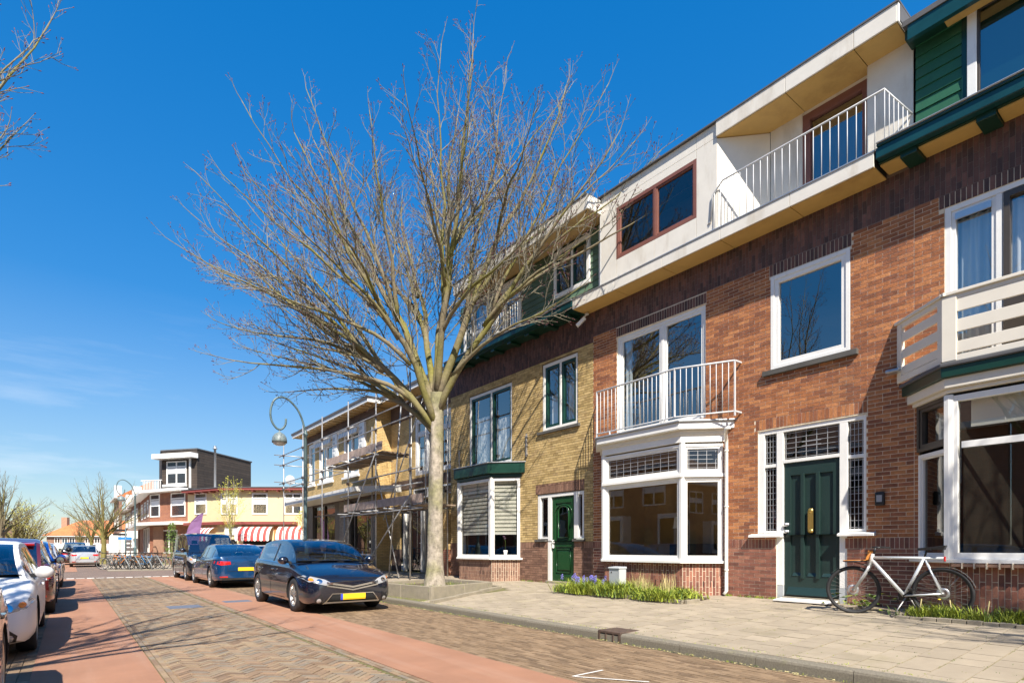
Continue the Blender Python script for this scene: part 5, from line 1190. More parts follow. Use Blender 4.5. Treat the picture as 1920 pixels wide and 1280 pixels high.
def tree(name, label, group, base, h0, limbs, tr, seed, clampf=lambda p: True, budm='bud', lm='bark_limb', tm_='bark', wm='twig', fine=True, lvl=2, sub=.36, rl=.085, twig_r=.013, cat='tree', lean=(0, 0), budn=1):
    rng = random.Random(seed); bx, by, bz = base
    t = empty(name, base, label=label, cat=cat, group=group)
    N = 22; q = MB(); q.use(tm_)
    q.smooth = True; rings = []; n = 18
    ph = [rng.uniform(0, 6) for _ in range(8)]
    for i in range(N+1):
        f = i/N; z = bz+h0*f; r = tr*(1-.22*f)+tr*.45*math.exp(-f*14)
        if f > .92: r *= 1.12
        cx = bx+lean[0]*f+.03*tr*10*sin(f*5+ph[0])*f*.25; cy = by+lean[1]*f+.03*tr*10*sin(f*4+ph[1])*f*.25
        rings.append([q.pt((cx+cos(a)*r*(1+.07*sin(3*a+ph[2]+f*4)+.05*sin(5*a+ph[3]+f*9)+.04*sin(9*a+f*30)), cy+sin(a)*r*(1+.07*sin(3*a+ph[4]+f*3)+.05*sin(4*a+f*7)), z)) for a in [2*pi*k/n for k in range(n)]])
    for i in range(N):
        for k in range(n): q.face((rings[i][k], rings[i][(k+1) % n], rings[i+1][(k+1) % n], rings[i+1][k]))
    q.build('trunk', None, t)
    crown = MB(); crown.use(wm); tips = []
    top = Vector((bx+lean[0], by+lean[1], bz+h0))
    for (hz, end, rr) in limbs:
        p0 = hz.copy() if isinstance(hz, Vector) else Vector((bx+lean[0]*hz/h0, by+lean[1]*hz/h0, bz+hz)); p3 = Vector(end); dv = p3-p0; Ln = dv.length; out = Vector((dv.x, dv.y, 0))
        hor = out.length; 
        p1 = p0+out*.22+Vector((0, 0, .16*Ln+.18*dv.z)); p2 = p0+out*.66+Vector((0, 0, dv.z*.60))
        n_ = 12; pts = bez(p0, p1, p2, p3, n_, rng, .022*Ln*.35)
        lb = MB(); lb.use(lm); rs = [max(.008, rr*(1-.92*(i/n_)**.9)) for i in range(n_+1)]; lb.tube(pts, rs, 9)
        lb.build('limb', None, t)
        m = int(Ln/sub)
        for k in range(m):
            tt = .16+.83*((k+rng.random()*.6)/m)**.8; i = min(int(tt*n_), n_-1); b = pts[i].lerp(pts[i+1], tt*n_-i); tg = (pts[i+1]-pts[i]).normalized()
            ax = tg.orthogonal().normalized(); ax.rotate(Matrix.Rotation(rng.uniform(0, 2*pi), 3, tg)); v = tg.copy(); v.rotate(Matrix.Rotation(radians(rng.uniform(22, 48)), 3, ax)); v.z += .12
            twig_at(crown, b, v, (.5+Ln*.30*(1-tt)**.8)*rng.uniform(.65, 1.2), max(.007, min(twig_r*2.0*(1-tt*.6), rs[i]*.6)), rng, lvl, clampf, tips, 5, fine)
        twig_at(crown, pts[-1], pts[-1]-pts[-2], Ln*.09, .009, rng, max(0, lvl-1), clampf, tips, 3, fine)
    crown.build('crown', None, t)
    if budm:
        bq = MB(); bq.use(budm)
        for i, (p, d) in enumerate(tips):
            if i % budn: continue
            s = .011 if budm == 'bud' else .03
            if budm == 'bud': bq.tube([p, p+d*.03, p+d*.05], [.003, .009, .003], 4, caps=False)
            else:
                for _ in range(2):
                    a = Vector((rng.uniform(-1, 1), rng.uniform(-1, 1), rng.uniform(-1, 1))).normalized()*rng.uniform(.03, .06); b_ = a.orthogonal().normalized()*.025; pp = p+Vector((rng.gauss(0, .03), rng.gauss(0, .03), rng.gauss(0, .03)))
                    bq.poly([pp-b_, pp+a, pp+b_, pp-a*.6])
        bq.build('buds' if budm == 'bud' else 'young_leaves', None, t, kind='stuff')
    return t
RV = Vector((.793, -.609, 0)); DV = Vector((.609, .793, 0)); TC = Vector((7.48, 13.0, .30))
def tgt(lat, dep, h): return TC+RV*lat+DV*dep+Vector((0, 0, h-.30))
rg = random.Random(5); limbs = []
spec = [(-6.3, .4, 9.7), (-5.9, -1.5, 8.6), (-5.2, 1.0, 11.9), (-5.0, -2.0, 10.6), (-4.3, 1.8, 13.0), (-3.1, -.6, 14.2), (-2.0, 1.6, 13.4), (-1.3, -1.6, 12.7),
        (-.3, .8, 14.0), (.3, -1.5, 14.6), (1.0, 2.0, 14.0), (1.9, -.8, 14.7), (2.4, 1.4, 13.7), (3.4, -.4, 14.4), (4.2, -1.4, 13.7), (5.1, -.8, 12.6), (5.3, -2.2, 11.1), (5.9, -2.6, 9.9),
        (-5.5, 1.3, 7.6), (-4.9, -.4, 6.5), (-4.6, -2.4, 7.6), (-3.2, -3.6, 8.8), (-3.4, 3.6, 9.6), (-2.2, 4.0, 12.0), (-3.6, 2.4, 11.4), (.0, -4.2, 10.8), (2.4, -3.6, 10.8), (3.4, -2.7, 6.9), (4.3, -2.7, 8.6), (-1.8, -4.2, 8.2), (1.2, -3.0, 12.6), (-3.9, -2.4, 12.2), (-3.6,-1.2,6.4), (-4.4,2.6,8.9), (-5.9,.3,7.4), (-5.3,-1.0,6.0), (-5.6,2.0,9.9), (-4.6,.8,5.6), (-5.2,-2.0,9.0), (-4.0,-2.9,9.9), (2.6,-3.4,8.0)]
def lead_path(hz, end, Ln_jit=1.0):
    p0 = Vector((TC.x, TC.y, TC.z+hz)); p3 = Vector(end); dv = p3-p0; Ln = dv.length; out = Vector((dv.x, dv.y, 0))
    return [p0*(1-t)**3+(p0+out*.22+Vector((0, 0, .16*Ln+.18*dv.z)))*3*t*(1-t)**2+(p0+out*.66+Vector((0, 0, dv.z*.6)))*3*t*t*(1-t)+p3*t**3 for t in [k/20 for k in range(21)]]
leaders = [(4.6, tgt(.5, .5, 13.0), .135), (4.3, tgt(-3.3, .5, 12.2), .125), (4.0, tgt(-5.3, -.4, 8.9), .11), (4.7, tgt(3.3, -.9, 12.5), .115), (4.5, tgt(-1.4, 2.6, 12.0), .11), (4.1, tgt(-2.6, -2.8, 10.0), .10), (4.4, tgt(4.3, -2.3, 10.4), .10), (3.9, tgt(-4.2, 1.6, 7.0), .095), (4.9, tgt(1.2, -2.4, 12.4), .10)]
lpaths = [lead_path(a, b) for a, b, c in leaders]; limbs = list(leaders)
for (a, b, h) in spec:
    h = 4.9+(h-4.9)*(.95 if h < 9.5 else .83); e = tgt(a, b, h); best = None
    for lp, ld in zip(lpaths, leaders):
        k = rg.randint(4, 10)
        if h < 8: k = rg.randint(2, 6)
        q0 = lp[k]; dd = (e-q0); ang = dd.normalized().dot((lp[k+1]-lp[k]).normalized())
        sc = dd.length-2.2*ang+(3 if q0.z > e.z-.3 else 0)+rg.uniform(0, 1)
        if best is None or sc < best[0]: best = (sc, q0, ld[2]*(1-.9*(k/20)**.9), dd.length)
    limbs.append((best[1], e, min(best[2]*.8, .028+.0085*best[3])))
def clampA(p): return not (p.x > 9.35 and p.z < 9.7) and p.x < 10.6+max(0, p.z-9.7)*3
tree('bare_tree', 'big bare street tree in a concrete planter, spreading over the parked cars', None, TC, 5.0, limbs, .205, 11, clampA, sub=.47, twig_r=.0115, lean=(.05, -.02))
# leafless tree left of the frame whose twigs reach into the top left corner
limbs2 = []; T2 = Vector((-3.3, 3.9, .12))
for k in range(15):
    a = k*2.4; e = radians(rg.uniform(50, 80)); Ln = rg.uniform(5.0, 6.6); limbs2.append((rg.uniform(3.2, 4.4), T2+Vector((cos(a)*cos(e)*Ln, sin(a)*cos(e)*Ln, 4.0+sin(e)*Ln)), .085))
def tagl(x): return x
tree('bare_tree', 'leafless tree standing left of the frame, its branch shade lying across the road', 'bare trees just outside the frame', T2, 4.4, limbs2[:9]+limbs2[-8:], .2, 21, sub=1.0, lvl=1)
limbs3 = []; T3 = Vector((-3.6, 12.6, .12))
for e in [(-.7, 12.6, 8.2), (-.5, 12.2, 9.4), (-.85, 11.4, 7.4), (-1.1, 12.8, 7.6), (-.2, 13.2, 10.8), (-1.0, 14.6, 9.0), (-.8, 10.8, 10.8), (-1.6, 10.2, 11.2), (-3, 14, 12), (-4.4, 12, 12.3), (-6.6, 13.5, 10.5), (-6, 10.5, 9.5), (-3.6, 9.2, 9.5), (-3.4, 16, 10), (-5.5, 15.4, 8.6)]: limbs3.append((rg.uniform(3.3, 4.6), Vector(e), .085))
tree('bare_tree', 'leafless tree whose twigs hang into the top left corner of the sky', 'bare trees just outside the frame', T3, 4.6, limbs3, .2, 31, sub=.62)
limbs4 = []; T4 = Vector((6.9, -4.6, .15))
for k in range(14):
    a = k*2.4; e = radians(rg.uniform(38, 80)); Ln = rg.uniform(4.6, 6.2); limbs4.append((rg.uniform(3.2, 4.4), T4+Vector((cos(a)*cos(e)*Ln*.6, sin(a)*cos(e)*Ln, 3.8+sin(e)*Ln)), .08))
tree('bare_tree', 'leafless tree behind the viewpoint whose shade stripes the right pavement', 'bare trees just outside the frame', T4, 4.4, limbs4, .2, 41, sub=.5)

# ================================================================== cars
def lerp(a, b, t): return a+(b-a)*t
def interp(tab, x):
    if x <= tab[0][0]: return tab[0][1]
    for i in range(len(tab)-1):
        if x <= tab[i+1][0]:
            t = (x-tab[i][0])/(tab[i+1][0]-tab[i][0]); return lerp(tab[i][1], tab[i+1][1], t*t*(3-2*t) if tab[i+1][0]-tab[i][0] > .04 else t)
    return tab[-1][1]
STY = {
 'hatch': dict(top=[(0, .60), (.012, .66), (.05, .735), (.12, .82), (.20, .90), (.27, .955), (.5, .985), (.8, 1.02), (.92, 1.03), (.97, .98), (1, .88)],
    roof=[(.245, 0), (.30, .19), (.36, .34), (.42, .435), (.48, .475), (.58, .485), (.75, .455), (.86, .385), (.93, .23), (.975, 0)], ws=(.245, .44), rw=(.86, .975), pil=[(.565, .59), (.80, .86)]),
 'lift': dict(top=[(0, .58), (.012, .64), (.05, .72), (.12, .80), (.20, .875), (.27, .93), (.5, .96), (.75, .99), (.90, 1.02), (.985, 1.02), (.993, .95), (1, .85)],
    roof=[(.255, 0), (.30, .16), (.36, .32), (.42, .42), (.48, .465), (.58, .475), (.70, .43), (.80, .30), (.88, .13), (.935, 0)], ws=(.255, .44), rw=(.73, .935), pil=[(.555, .575), (.78, .80)]),
 'van': dict(top=[(0, .75), (.012, .86), (.04, .96), (.10, 1.06), (.17, 1.14), (.3, 1.16), (.6, 1.16), (.95, 1.16), (.99, 1.12), (1, 1.05)],
    roof=[(.155, 0), (.20, .30), (.26, .60), (.31, .73), (.40, .77), (.6, .78), (.85, .77), (.95, .73), (.98, .55), (.998, 0)], ws=(.155, .32), rw=(.955, .998), pil=[(.425, .445), (.66, .69), (.90, .955)]),
 'suv': dict(top=[(0, .68), (.012, .76), (.05, .86), (.12, .94), (.20, 1.0), (.27, 1.05), (.5, 1.08), (.8, 1.11), (.95, 1.11), (.985, 1.05), (1, .95)],
    roof=[(.245, 0), (.30, .22), (.36, .40), (.42, .50), (.48, .53), (.58, .54), (.8, .52), (.90, .44), (.95, .26), (.985, 0)], ws=(.245, .43), rw=(.885, .985), pil=[(.56, .58), (.80, .85)])}
def car(label, x, s0, toward, L, Wd, style, paint, zs=1.0, front='std', roofm=None, plate=True, wheelr=.335, xf=.19, xr=.79, group='cars parked along the kerb', detail=2, cat='car', name='parked_car'):
    """toward=True: nose points back at the viewpoint (towards -s). s0 = end nearest the viewpoint"""
    st = STY[style]; hw = Wd/2
    if toward: M = Matrix(((0, 1, 0, x), (1, 0, 0, s0), (0, 0, 1, 0), (0, 0, 0, 1)))       # local x -> +s, local y -> +x (mirrored)
    else: M = Matrix(((0, 1, 0, x), (-1, 0, 0, s0+L), (0, 0, 1, 0), (0, 0, 0, 1)))
    root = empty(name, (x, s0+L/2, 0), label=label, cat=cat, group=group)
    plan = [(0, .70), (.006, .80), (.02, .885), (.05, .95), (.11, .985), (.20, 1.0), (.8, 1.0), (.90, .985), (.955, .945), (.985, .88), (.996, .80), (1, .70)]
    zb_ = [(0, .30), (.01, .22), (.05, .18), (.15, .17), (.85, .19), (.96, .24), (1, .34)]
    xs = sorted(set([p[0] for p in plan]+[0.003, .012, .035, .08, .15, .25, .3, .35, .42, .5, .58, .65, .72, .86, .93, .97, .993]))
    q = MB(); q.smooth = True; rows = []
    for f in xs:
        w = hw*interp(plan, f); zt = interp(st['top'], f)*zs; zb = interp(zb_, f); h = zt-zb
        k = 1 if .12 < f < .93 else .5
        sec = [(0, zb), (.72*w, zb), (.93*w, zb+.03), (.985*w, zb+.10), (1.0*w, zb+.22*h+.04), (1.0*w, zb+.52*h), (.992*w, zb+.70*h), (.972*w, zb+.80*h), (.965*w, zb+.86*h), (.945*w, zb+.94*h), (.905*w, zb+.985*h), (.82*w, zt), (.55*w, zt+.018), (.25*w, zt+.028), (0, zt+.03)]
        full = [(-a, b) for a, b in sec[::-1][:-1]]+sec
        rows.append([q.pt((f*L, a, b)) for a, b in full[:-1]])
    n = len(rows[0])
    for i in range(len(rows)-1):
        for k in range(n): q.face((rows[i][k], rows[i][(k+1) % n], rows[i+1][(k+1) % n], rows[i+1][k]))
    q.smooth = False; q.face(rows[0]); q.face(rows[-1][::-1])
    me = bpy.data.meshes.new('body'); me.from_pydata(q.v, [], q.f); me.polygons.foreach_set('use_smooth', q.sm)
    me.materials.append(MATS[paint]); me.materials.append(MATS['under_black'])
    bm = bmesh.new(); bm.from_mesh(me); bmesh.ops.recalc_face_normals(bm, faces=bm.faces); bm.to_mesh(me); bm.free()
    XF, XR = xf*L, xr*L
    body = bpy.data.objects.new('body', me); COL.objects.link(body)
    cutters = []
    for cx in (XF, XR):
        for sg in (-1, 1):
            c = MB(); c.lathe([(0, 0), (wheelr+.045, 0), (wheelr+.045, .40), (0, .40)], (cx, sg*(hw-.26)-(.40 if sg < 0 else 0)*1.0, wheelr), 28, 'y', smooth=False)
            cm_ = bpy.data.meshes.new('cut'); cm_.from_pydata(c.v, [], c.f)
            cm_.materials.append(MATS[paint]); cm_.materials.append(MATS['under_black']); cm_.polygons.foreach_set('material_index', [1]*len(cm_.polygons))
            b2_ = bmesh.new(); b2_.from_mesh(cm_); bmesh.ops.remove_doubles(b2_, verts=b2_.verts, dist=1e-5); bmesh.ops.recalc_face_normals(b2_, faces=b2_.faces); b2_.to_mesh(cm_); b2_.free()
            co = bpy.data.objects.new('cut', cm_); COL.objects.link(co); md = body.modifiers.new('b', 'BOOLEAN'); md.object = co; md.operation = 'DIFFERENCE'; md.solver = 'EXACT'; cutters.append(co)
    dg = bpy.context.evaluated_depsgraph_get(); dg.update()
    me2 = bpy.data.meshes.new_from_object(body.evaluated_get(dg)); body.modifiers.clear(); body.data = me2
    for co in cutters: bpy.data.objects.remove(co)
    me2.set_sharp_from_angle(angle=radians(32))
    bmv = [v.co.copy() for v in me2.vertices]; bvh = BVHTree.FromPolygons([tuple(v) for v in bmv], [tuple(p.vertices) for p in me2.polygons])
    me2.transform(M)
    if M.determinant() < 0: me2.flip_normals()
    body.parent = root; body.location = -wl(root); WL[body.name] = Vector((0, 0, 0))
    # greenhouse
    g = MB(M); g.use(roofm or paint); g.use('glass_car'); g.use('black_plastic')
    ro = st['roof']; xs = sorted(set([r[0] for r in ro]+[a for p in st['pil'] for a in p]+[st['ws'][1], st['rw'][0], .52, .66, .7])); xs = [f for f in xs if ro[0][0] <= f <= ro[-1][0]]
    hm = max(r[1] for r in ro); rows = []; loc = []
    for f in xs:
        w = hw*interp(plan, f); h = interp(ro, f)*zs; zb = (interp(st['top'], f)-.012)*zs; t = min(1, h/(hm*zs)); wb = .905*w; wr = lerp(.85*w, .70*w if style != 'van' else .83*w, t**.8)
        sec = [(wb, zb), (lerp(wb, wr, .82), zb+h*.80), (wr+.01, zb+h*.93), (wr*.93, zb+h*.985), (wr*.5, zb+h*1.01), (0, zb+h*1.02)]
        full = sec+[(-a, b) for a, b in sec[::-1][1:]]
        rows.append([g.pt((f*L, a, b)) for a, b in full]); loc.append(full)
    n = len(rows[0]); g.smooth = True
    gl_v = []; gl_f = []
    for i in range(len(rows)-1):
        fm = (xs[i]+xs[i+1])/2
        for k in range(n-1):
            side = k in (0, n-2); top = k in (3, 4, n-5, n-6)+((5,) if False else ())
            m = roofm or paint
            if side: m = 'glass_car' if not any(a <= fm <= b for a, b in st['pil']) and (xs[i] >= ro[0][0]+.035) and xs[i+1] <= ro[-1][0]-.0 else ('black_plastic' if any(a <= fm <= b and b-a < .035 for a, b in st['pil']) else m)
            if k in (3, 4, n-5, n-4, 5, n-6):
                if st['ws'][0] <= fm <= st['ws'][1] or st['rw'][0] <= fm <= st['rw'][1]: m = 'glass_car'
            g.use(m); g.face((rows[i][k], rows[i][k+1], rows[i+1][k+1], rows[i+1][k]))
    gh = g.build('cabin', None, root, fixn=True); gh.data.set_sharp_from_angle(angle=radians(38))
    # interior seen through the glass
    zc = (interp(st['top'], .5)*zs)-.0
    iq = MB(M); iq.use('under_black')
    a_, b_ = (ro[0][0]+.012)*L, (ro[-1][0]-.012)*L
    iq.poly([(a_, -hw*.80, zc+.036-.02), (b_, -hw*.80, zc+.06), (b_, hw*.80, zc+.06), (a_, hw*.80, zc+.016)])
    iq.build('dashboard', None, root)
    sp_ = [(.47, -.36), (.47, .36)]+([(.70, -.36), (.70, .36)] if style != 'van' else [])
    for fx_, fy_ in sp_:
        dz = .10 if style != 'van' else .22
        iq = MB(M); iq.use('black_plastic'); iq.hexa([(fx_*L, fy_-.20, zc), (fx_*L+.14, fy_-.22, zc), (fx_*L+.14, fy_+.22, zc), (fx_*L, fy_+.20, zc), (fx_*L+.06, fy_-.17, zc+dz+.07), (fx_*L+.16, fy_-.17, zc+dz+.07), (fx_*L+.16, fy_+.17, zc+dz+.07), (fx_*L+.06, fy_+.17, zc+dz+.07)])
        iq.hexa([(fx_*L+.08, fy_-.11, zc+dz+.10), (fx_*L+.16, fy_-.12, zc+dz+.10), (fx_*L+.16, fy_+.12, zc+dz+.10), (fx_*L+.08, fy_+.11, zc+dz+.10), (fx_*L+.10, fy_-.10, zc+dz+.25), (fx_*L+.17, fy_-.10, zc+dz+.25), (fx_*L+.17, fy_+.10, zc+dz+.25), (fx_*L+.10, fy_+.10, zc+dz+.25)]); iq.build('seat', None, root, bevel=.02)
    iq = MB(M); iq.use('black_plastic'); iq.tube([(.36*L+.02*cos(t)*.5, (.36 if toward else -.36)+.18*cos(t), zc+.06+.16*sin(t)) for t in [2*pi*k/18 for k in range(18)]], .014, 5, closed=True); iq.build('steering_wheel', None, root)
    # wheels
    for nm, cx in (('front', XF), ('rear', XR)):
        for sg in (-1, 1):
            yo = sg*(hw-.015); yi = yo-sg*.20; r = wheelr
            wq = MB(M); wq.use('tyre')
            wq.lathe([(r*.66, yo-sg*.005), (r*.70, yo), (r*.93, yo-sg*.004), (r, yo-sg*.035), (r, yi+sg*.03), (r*.93, yi), (r*.6, yi)], (cx, 0, r), 36, 'y'); w_ = wq.build('wheel', None, root, fixn=False)
            rq = MB(M); rq.use('rim'); rq.lathe([(r*.66, yo-sg*.005), (r*.63, yo-sg*.012), (r*.60, yo-sg*.09), (r*.60, yi)], (cx, 0, r), 36, 'y')
            for k in range(5):
                for dd in (-.13, .13):
                    a = 2*pi*k/5+.3; c1, s1 = cos(a), sin(a); p0 = (cx+c1*r*.12-s1*r*.05*(dd/.13), yo-sg*.03, r+s1*r*.12+c1*r*.05*(dd/.13)); a2 = a+dd*.9; p1 = (cx+cos(a2)*r*.65, yo-sg*.022, r+sin(a2)*r*.65)
                    rq.bar(p0, p1, r*.085, .02, up=(0, 1, 0))
            rq.lathe([(0, yo-sg*.018), (r*.14, yo-sg*.022), (r*.17, yo-sg*.05)], (cx, 0, r), 16, 'y'); rq.build('rim', None, w_)
            bq = MB(M); bq.use('under_black'); bq.lathe([(0, yo-sg*.10), (r*.60, yo-sg*.10)], (cx, 0, r), 24, 'y'); bq.use('steel_galv'); bq.lathe([(0, yo-sg*.085), (r*.42, yo-sg*.085)], (cx, 0, r), 24, 'y'); bq.build('brake_disc', None, w_)
    # projected details
    def patch(nm, outline, O, D, m, off=.006, par=None, rings=3, smooth=True, dens=4):
        D = Vector((D[0], D[1], 0)).normalized(); E_ = Vector((-D.y, D.x, 0)); pts = []
        for i in range(len(outline)):
            a, b = outline[i], outline[(i+1) % len(outline)]
            for k in range(dens): pts.append((lerp(a[0], b[0], k/dens), lerp(a[1], b[1], k/dens)))
        cx = sum(p[0] for p in pts)/len(pts); cz = sum(p[1] for p in pts)/len(pts); q = MB(M); q.use(m); q.smooth = smooth; prev = None
        def hit(a, z):
            o = Vector((O[0], O[1], 0))+E_*a+Vector((0, 0, z))-D*3
            r_ = bvh.ray_cast(o, D)
            if r_[0] is None: return None
            nn = r_[1]
            if nn.dot(D) > 0: nn = -nn
            return r_[0]+nn*off
        for rr in range(rings+1):
            sc = 1-rr/rings*.999; row = []
            for p in pts:
                h_ = hit(cx+(p[0]-cx)*sc, cz+(p[1]-cz)*sc)
                row.append(None if h_ is None else q.pt(h_))
            if prev:
                for i in range(len(pts)):
                    j = (i+1) % len(pts); f = (prev[i], prev[j], row[j], row[i])
                    if None not in f: q.face(f)
            prev = row
        return q.build(nm, None, par or root)
    def strip(nm, line, O, D, wd, m, off=.004, dens=8, par=None, vert=False):
        o = []
        D_ = Vector((D[0], D[1], 0)).normalized(); E_ = Vector((-D_.y, D_.x, 0)); q = MB(M); q.use(m); pr = None; q.smooth = True
        P = []
        for i in range(len(line)-1):
            for k in range(dens): P.append((lerp(line[i][0], line[i+1][0], k/dens), lerp(line[i][1], line[i+1][1], k/dens)))
        P.append(line[-1])
        for i, p in enumerate(P):
            a = P[max(0, i-1)]; b = P[min(len(P)-1, i+1)]; t = Vector((b[0]-a[0], b[1]-a[1])).normalized(); nn = Vector((-t.y, t.x))*wd/2; row = []
            for sg in (-1, 1):
                oo = Vector((O[0], O[1], 0))+E_*(p[0]+nn.x*sg)+Vector((0, 0, p[1]+nn.y*sg))-D_*3; r_ = bvh.ray_cast(oo, D_)
                if r_[0] is None: row = None; break
                n2 = r_[1] if r_[1].dot(D_) < 0 else -r_[1]
                row.append(q.pt(r_[0]+n2*off))
            if pr and row: q.face((pr[0], pr[1], row[1], row[0]))
            pr = row
        return q.build(nm, None, par or root)
    z = zs
    # sides: D = (0, +-1)
    for sg in (-1, 1):
        D = (0, -sg); O = (0, 0); sx = -1 if D[1] > 0 else 1     # E_ = (-D.y, 0): a = x * -D.y
        X = lambda f: f*L*(-D[1])
        zt = lambda f: interp(st['top'], f)*zs
        vis = (sg == -1)
        d1, d2, d3 = .262, .565 if style != 'van' else .435, .79
        strip('door_seam', [(X(d1+.02), .30), (X(d1), .55*z), (X(d1+.01), zt(d1)-.06)], O, D, .012, 'under_black'); strip('door_seam', [(X(d2), .30), (X(d2), zt(d2)-.05)], O, D, .012, 'under_black')
        strip('door_seam', [(X(xr-.09), .42), (X(xr-.06), .62*z), (X(xr-.01 if style != 'van' else .75), zt(.8)-.06)], O, D, .012, 'under_black')
        strip('sill_trim', [(X(xf+.075), .235), (X(xr-.075), .245)], O, D, .07, 'under_black')
        strip('body_crease', [(X(xf+.08), .60*z), (X(xr+.1), .67*z)], O, D, .010, 'under_black', off=.002) if False else None
        strip('belt_trim', [(X(.30), zt(.30)-.028*z), (X(.5), zt(.5)-.026*z), (X(.84), zt(.84)-.028*z)], O, D, .016, 'chrome' if detail > 2 else 'black_plastic', off=.006)
        for f in (d2-.045, xr-.055 if style != 'van' else .50):
            hq = MB(M); hq.use(paint if style != 'van' else 'black_plastic'); yy = hw*.985*sg; hq.box(f*L-.09, f*L+.09, yy-.01, yy+.035*sg, .80*z, .835*z); hq.build('door_handle', None, root, bevel=.01)
        mq = MB(M); mq.use(paint); mx_, my_, mz_ = .315*L if style != 'van' else .20*L, sg*(hw+.045), (zt(.3)+.06)
        mq.lathe([(0, -.10), (.07, -.09), (.085, -.03), (.083, .03), (.065, .06), (.0, .065)], (mx_, my_, mz_), 16, 'x'); mr_ = mq.build('side_mirror', None, root); 
        for v in mr_.data.vertices: v.co.x *= 1.25
        mq = MB(M); mq.use('black_plastic'); mq.bar((mx_, sg*(hw*.86), mz_-.05), (mx_+.01, my_, mz_-.02), .05); mq.use('car_glass'); mq.lathe([(0, .070), (.068, .068)], (mx_, my_, mz_), 14, 'x'); mq.build('mirror_glass', None, mr_)
    # front: D=(1,0): E_=(0,1) a=y ; rear: D=(-1,0): a=-y
    F_ = ((0, 0), (1, 0)); B_ = ((L, 0), (-1, 0)); zh = interp(st['top'], .05)*zs
    for sg in (-1, 1):
        o2 = [(sg*hw*.46, .585*z), (sg*hw*.60, .66*z), (sg*hw*.93, .74*z), (sg*hw*.97, .70*z), (sg*hw*.90, .62*z), (sg*hw*.60, .55*z)] if style != 'van' else [(sg*hw*.60, .70), (sg*hw*.70, .90), (sg*hw*.95, 1.0), (sg*hw*.96, .82), (sg*hw*.85, .70)]
        pt_ = patch('headlight', o2, *F_, 'lens_clear', .006)
        c = [(sg*hw*.72+.055*cos(t), (.63 if style != 'van' else .80)*z+.042*sin(t)) for t in [k*pi/4 for k in range(8)]]
        patch('projector', c, *F_, 'chrome', .010, pt_, dens=1); c = [(sg*hw*.86+.035*cos(t), (.665 if style != 'van' else .86)*z+.03*sin(t)) for t in [k*pi/4 for k in range(8)]]; patch('indicator', c, *F_, 'lens_amber', .010, pt_, dens=1)
        fog = patch('fog_light_recess', [(sg*hw*.66, .22), (sg*hw*.68, .42), (sg*hw*.82, .30), (sg*hw*.80, .22)], *F_, 'black_plastic', .005); c = [(sg*hw*.735+.042*cos(t), .275+.042*sin(t)) for t in [k*pi/4 for k in range(8)]]; patch('fog_light', c, *F_, 'lens_clear', .010, fog, dens=1)
        r2 = [(sg*hw*.50, .77*z), (sg*hw*.52, .86*z), (sg*hw*.94, .88*z), (sg*hw*.96, .80*z), (sg*hw*.80, .74*z)] if style != 'van' else [(sg*hw*.86, .75), (sg*hw*.86, 1.05), (sg*hw*.96, 1.05), (sg*hw*.96, .75)]
        rl_ = patch('tail_light', r2, *B_, 'lens_red', .007); patch('reflector', [(sg*hw*.60, .36), (sg*hw*.60, .40), (sg*hw*.84, .40), (sg*hw*.84, .36)], *B_, 'lens_red', .008)
    if front == 'vee':
        patch('grille', [(-hw*.60, .545*z), (-hw*.56, .60*z), (0, .535*z), (hw*.56, .60*z), (hw*.60, .545*z), (.15, .455*z), (-.15, .455*z)], *F_, 'under_black', .004)
        for zz, wv in ((.60, .018), (.545, .014)): strip('chrome_strip', [(-hw*.58, zz*z), (0, (zz-.09)*z), (hw*.58, zz*z)], *F_, wv*2, 'chrome', .012)
        patch('lower_grille', [(-hw*.60, .20), (-hw*.44, .385), (hw*.44, .385), (hw*.60, .20)], *F_, 'under_black', .006); strip('lower_grille_trim', [(-hw*.64, .20), (-hw*.46, .40), (hw*.46, .40), (hw*.64, .20)], *F_, .018, 'chrome', .012); strip('bumper_lip', [(-hw*.62, .235), (hw*.62, .235)], *F_, .03, 'aluminium', .014)
    else:
        patch('grille', [(-hw*.42, .44*z), (-hw*.42, .60*z), (hw*.42, .60*z), (hw*.42, .44*z)], *F_, 'under_black', .004)
        for k in range(4): strip('grille_bar', [(-hw*.40, (.465+.035*k)*z), (hw*.40, (.465+.035*k)*z)], *F_, .008, 'chrome', .008)
        patch('lower_grille', [(-hw*.52, .22), (-hw*.46, .34), (hw*.46, .34), (hw*.52, .22)], *F_, 'under_black', .004)
    lf = MB(M); lf.use('black_plastic'); wz = interp(st['top'], st['ws'][0])*zs
    for y0_ in (-.45, .10): lf.bar((st['ws'][0]*L+.03, y0_, wz+.035), (st['ws'][0]*L+.17, y0_+.52, wz+.085), .014)
    lf.build('wiper', None, root)
    pf = .36 if front == 'vee' else .42
    for O_, D_, pz, nm in ((F_[0], F_[1], pf-.02, 'front'), (B_[0], B_[1], .62*z if style != 'van' else .70, 'rear')):
        if not plate: continue
        p = patch('number_plate', [(-.26, pz-.055), (-.26, pz+.055), (.26, pz+.055), (.26, pz-.055)], O_, D_, 'plate_yellow', .020, smooth=False)
        sg = 1 if nm == 'front' else 1
        patch('plate_band', [(-.26, pz-.055), (-.26, pz+.055), (-.215, pz+.055), (-.215, pz-.055)], O_, D_, 'plate_blue', .023, p)
    strip('tailgate_seam', [(-hw*.62, .98*z), (-hw*.60, .55*z), (hw*.60, .55*z), (hw*.62, .98*z)], *B_, .010, 'under_black')
    strip('bonnet_seam', [(-hw*.66, .66*z), (0, .625*z), (hw*.66, .66*z)], *F_, .008, 'under_black')
    uq = MB(M); uq.use('under_black'); uq.box(.08*L, .93*L, -hw*.72, hw*.72, .17, .30); uq.build('underbody', None, root)
    return root, M
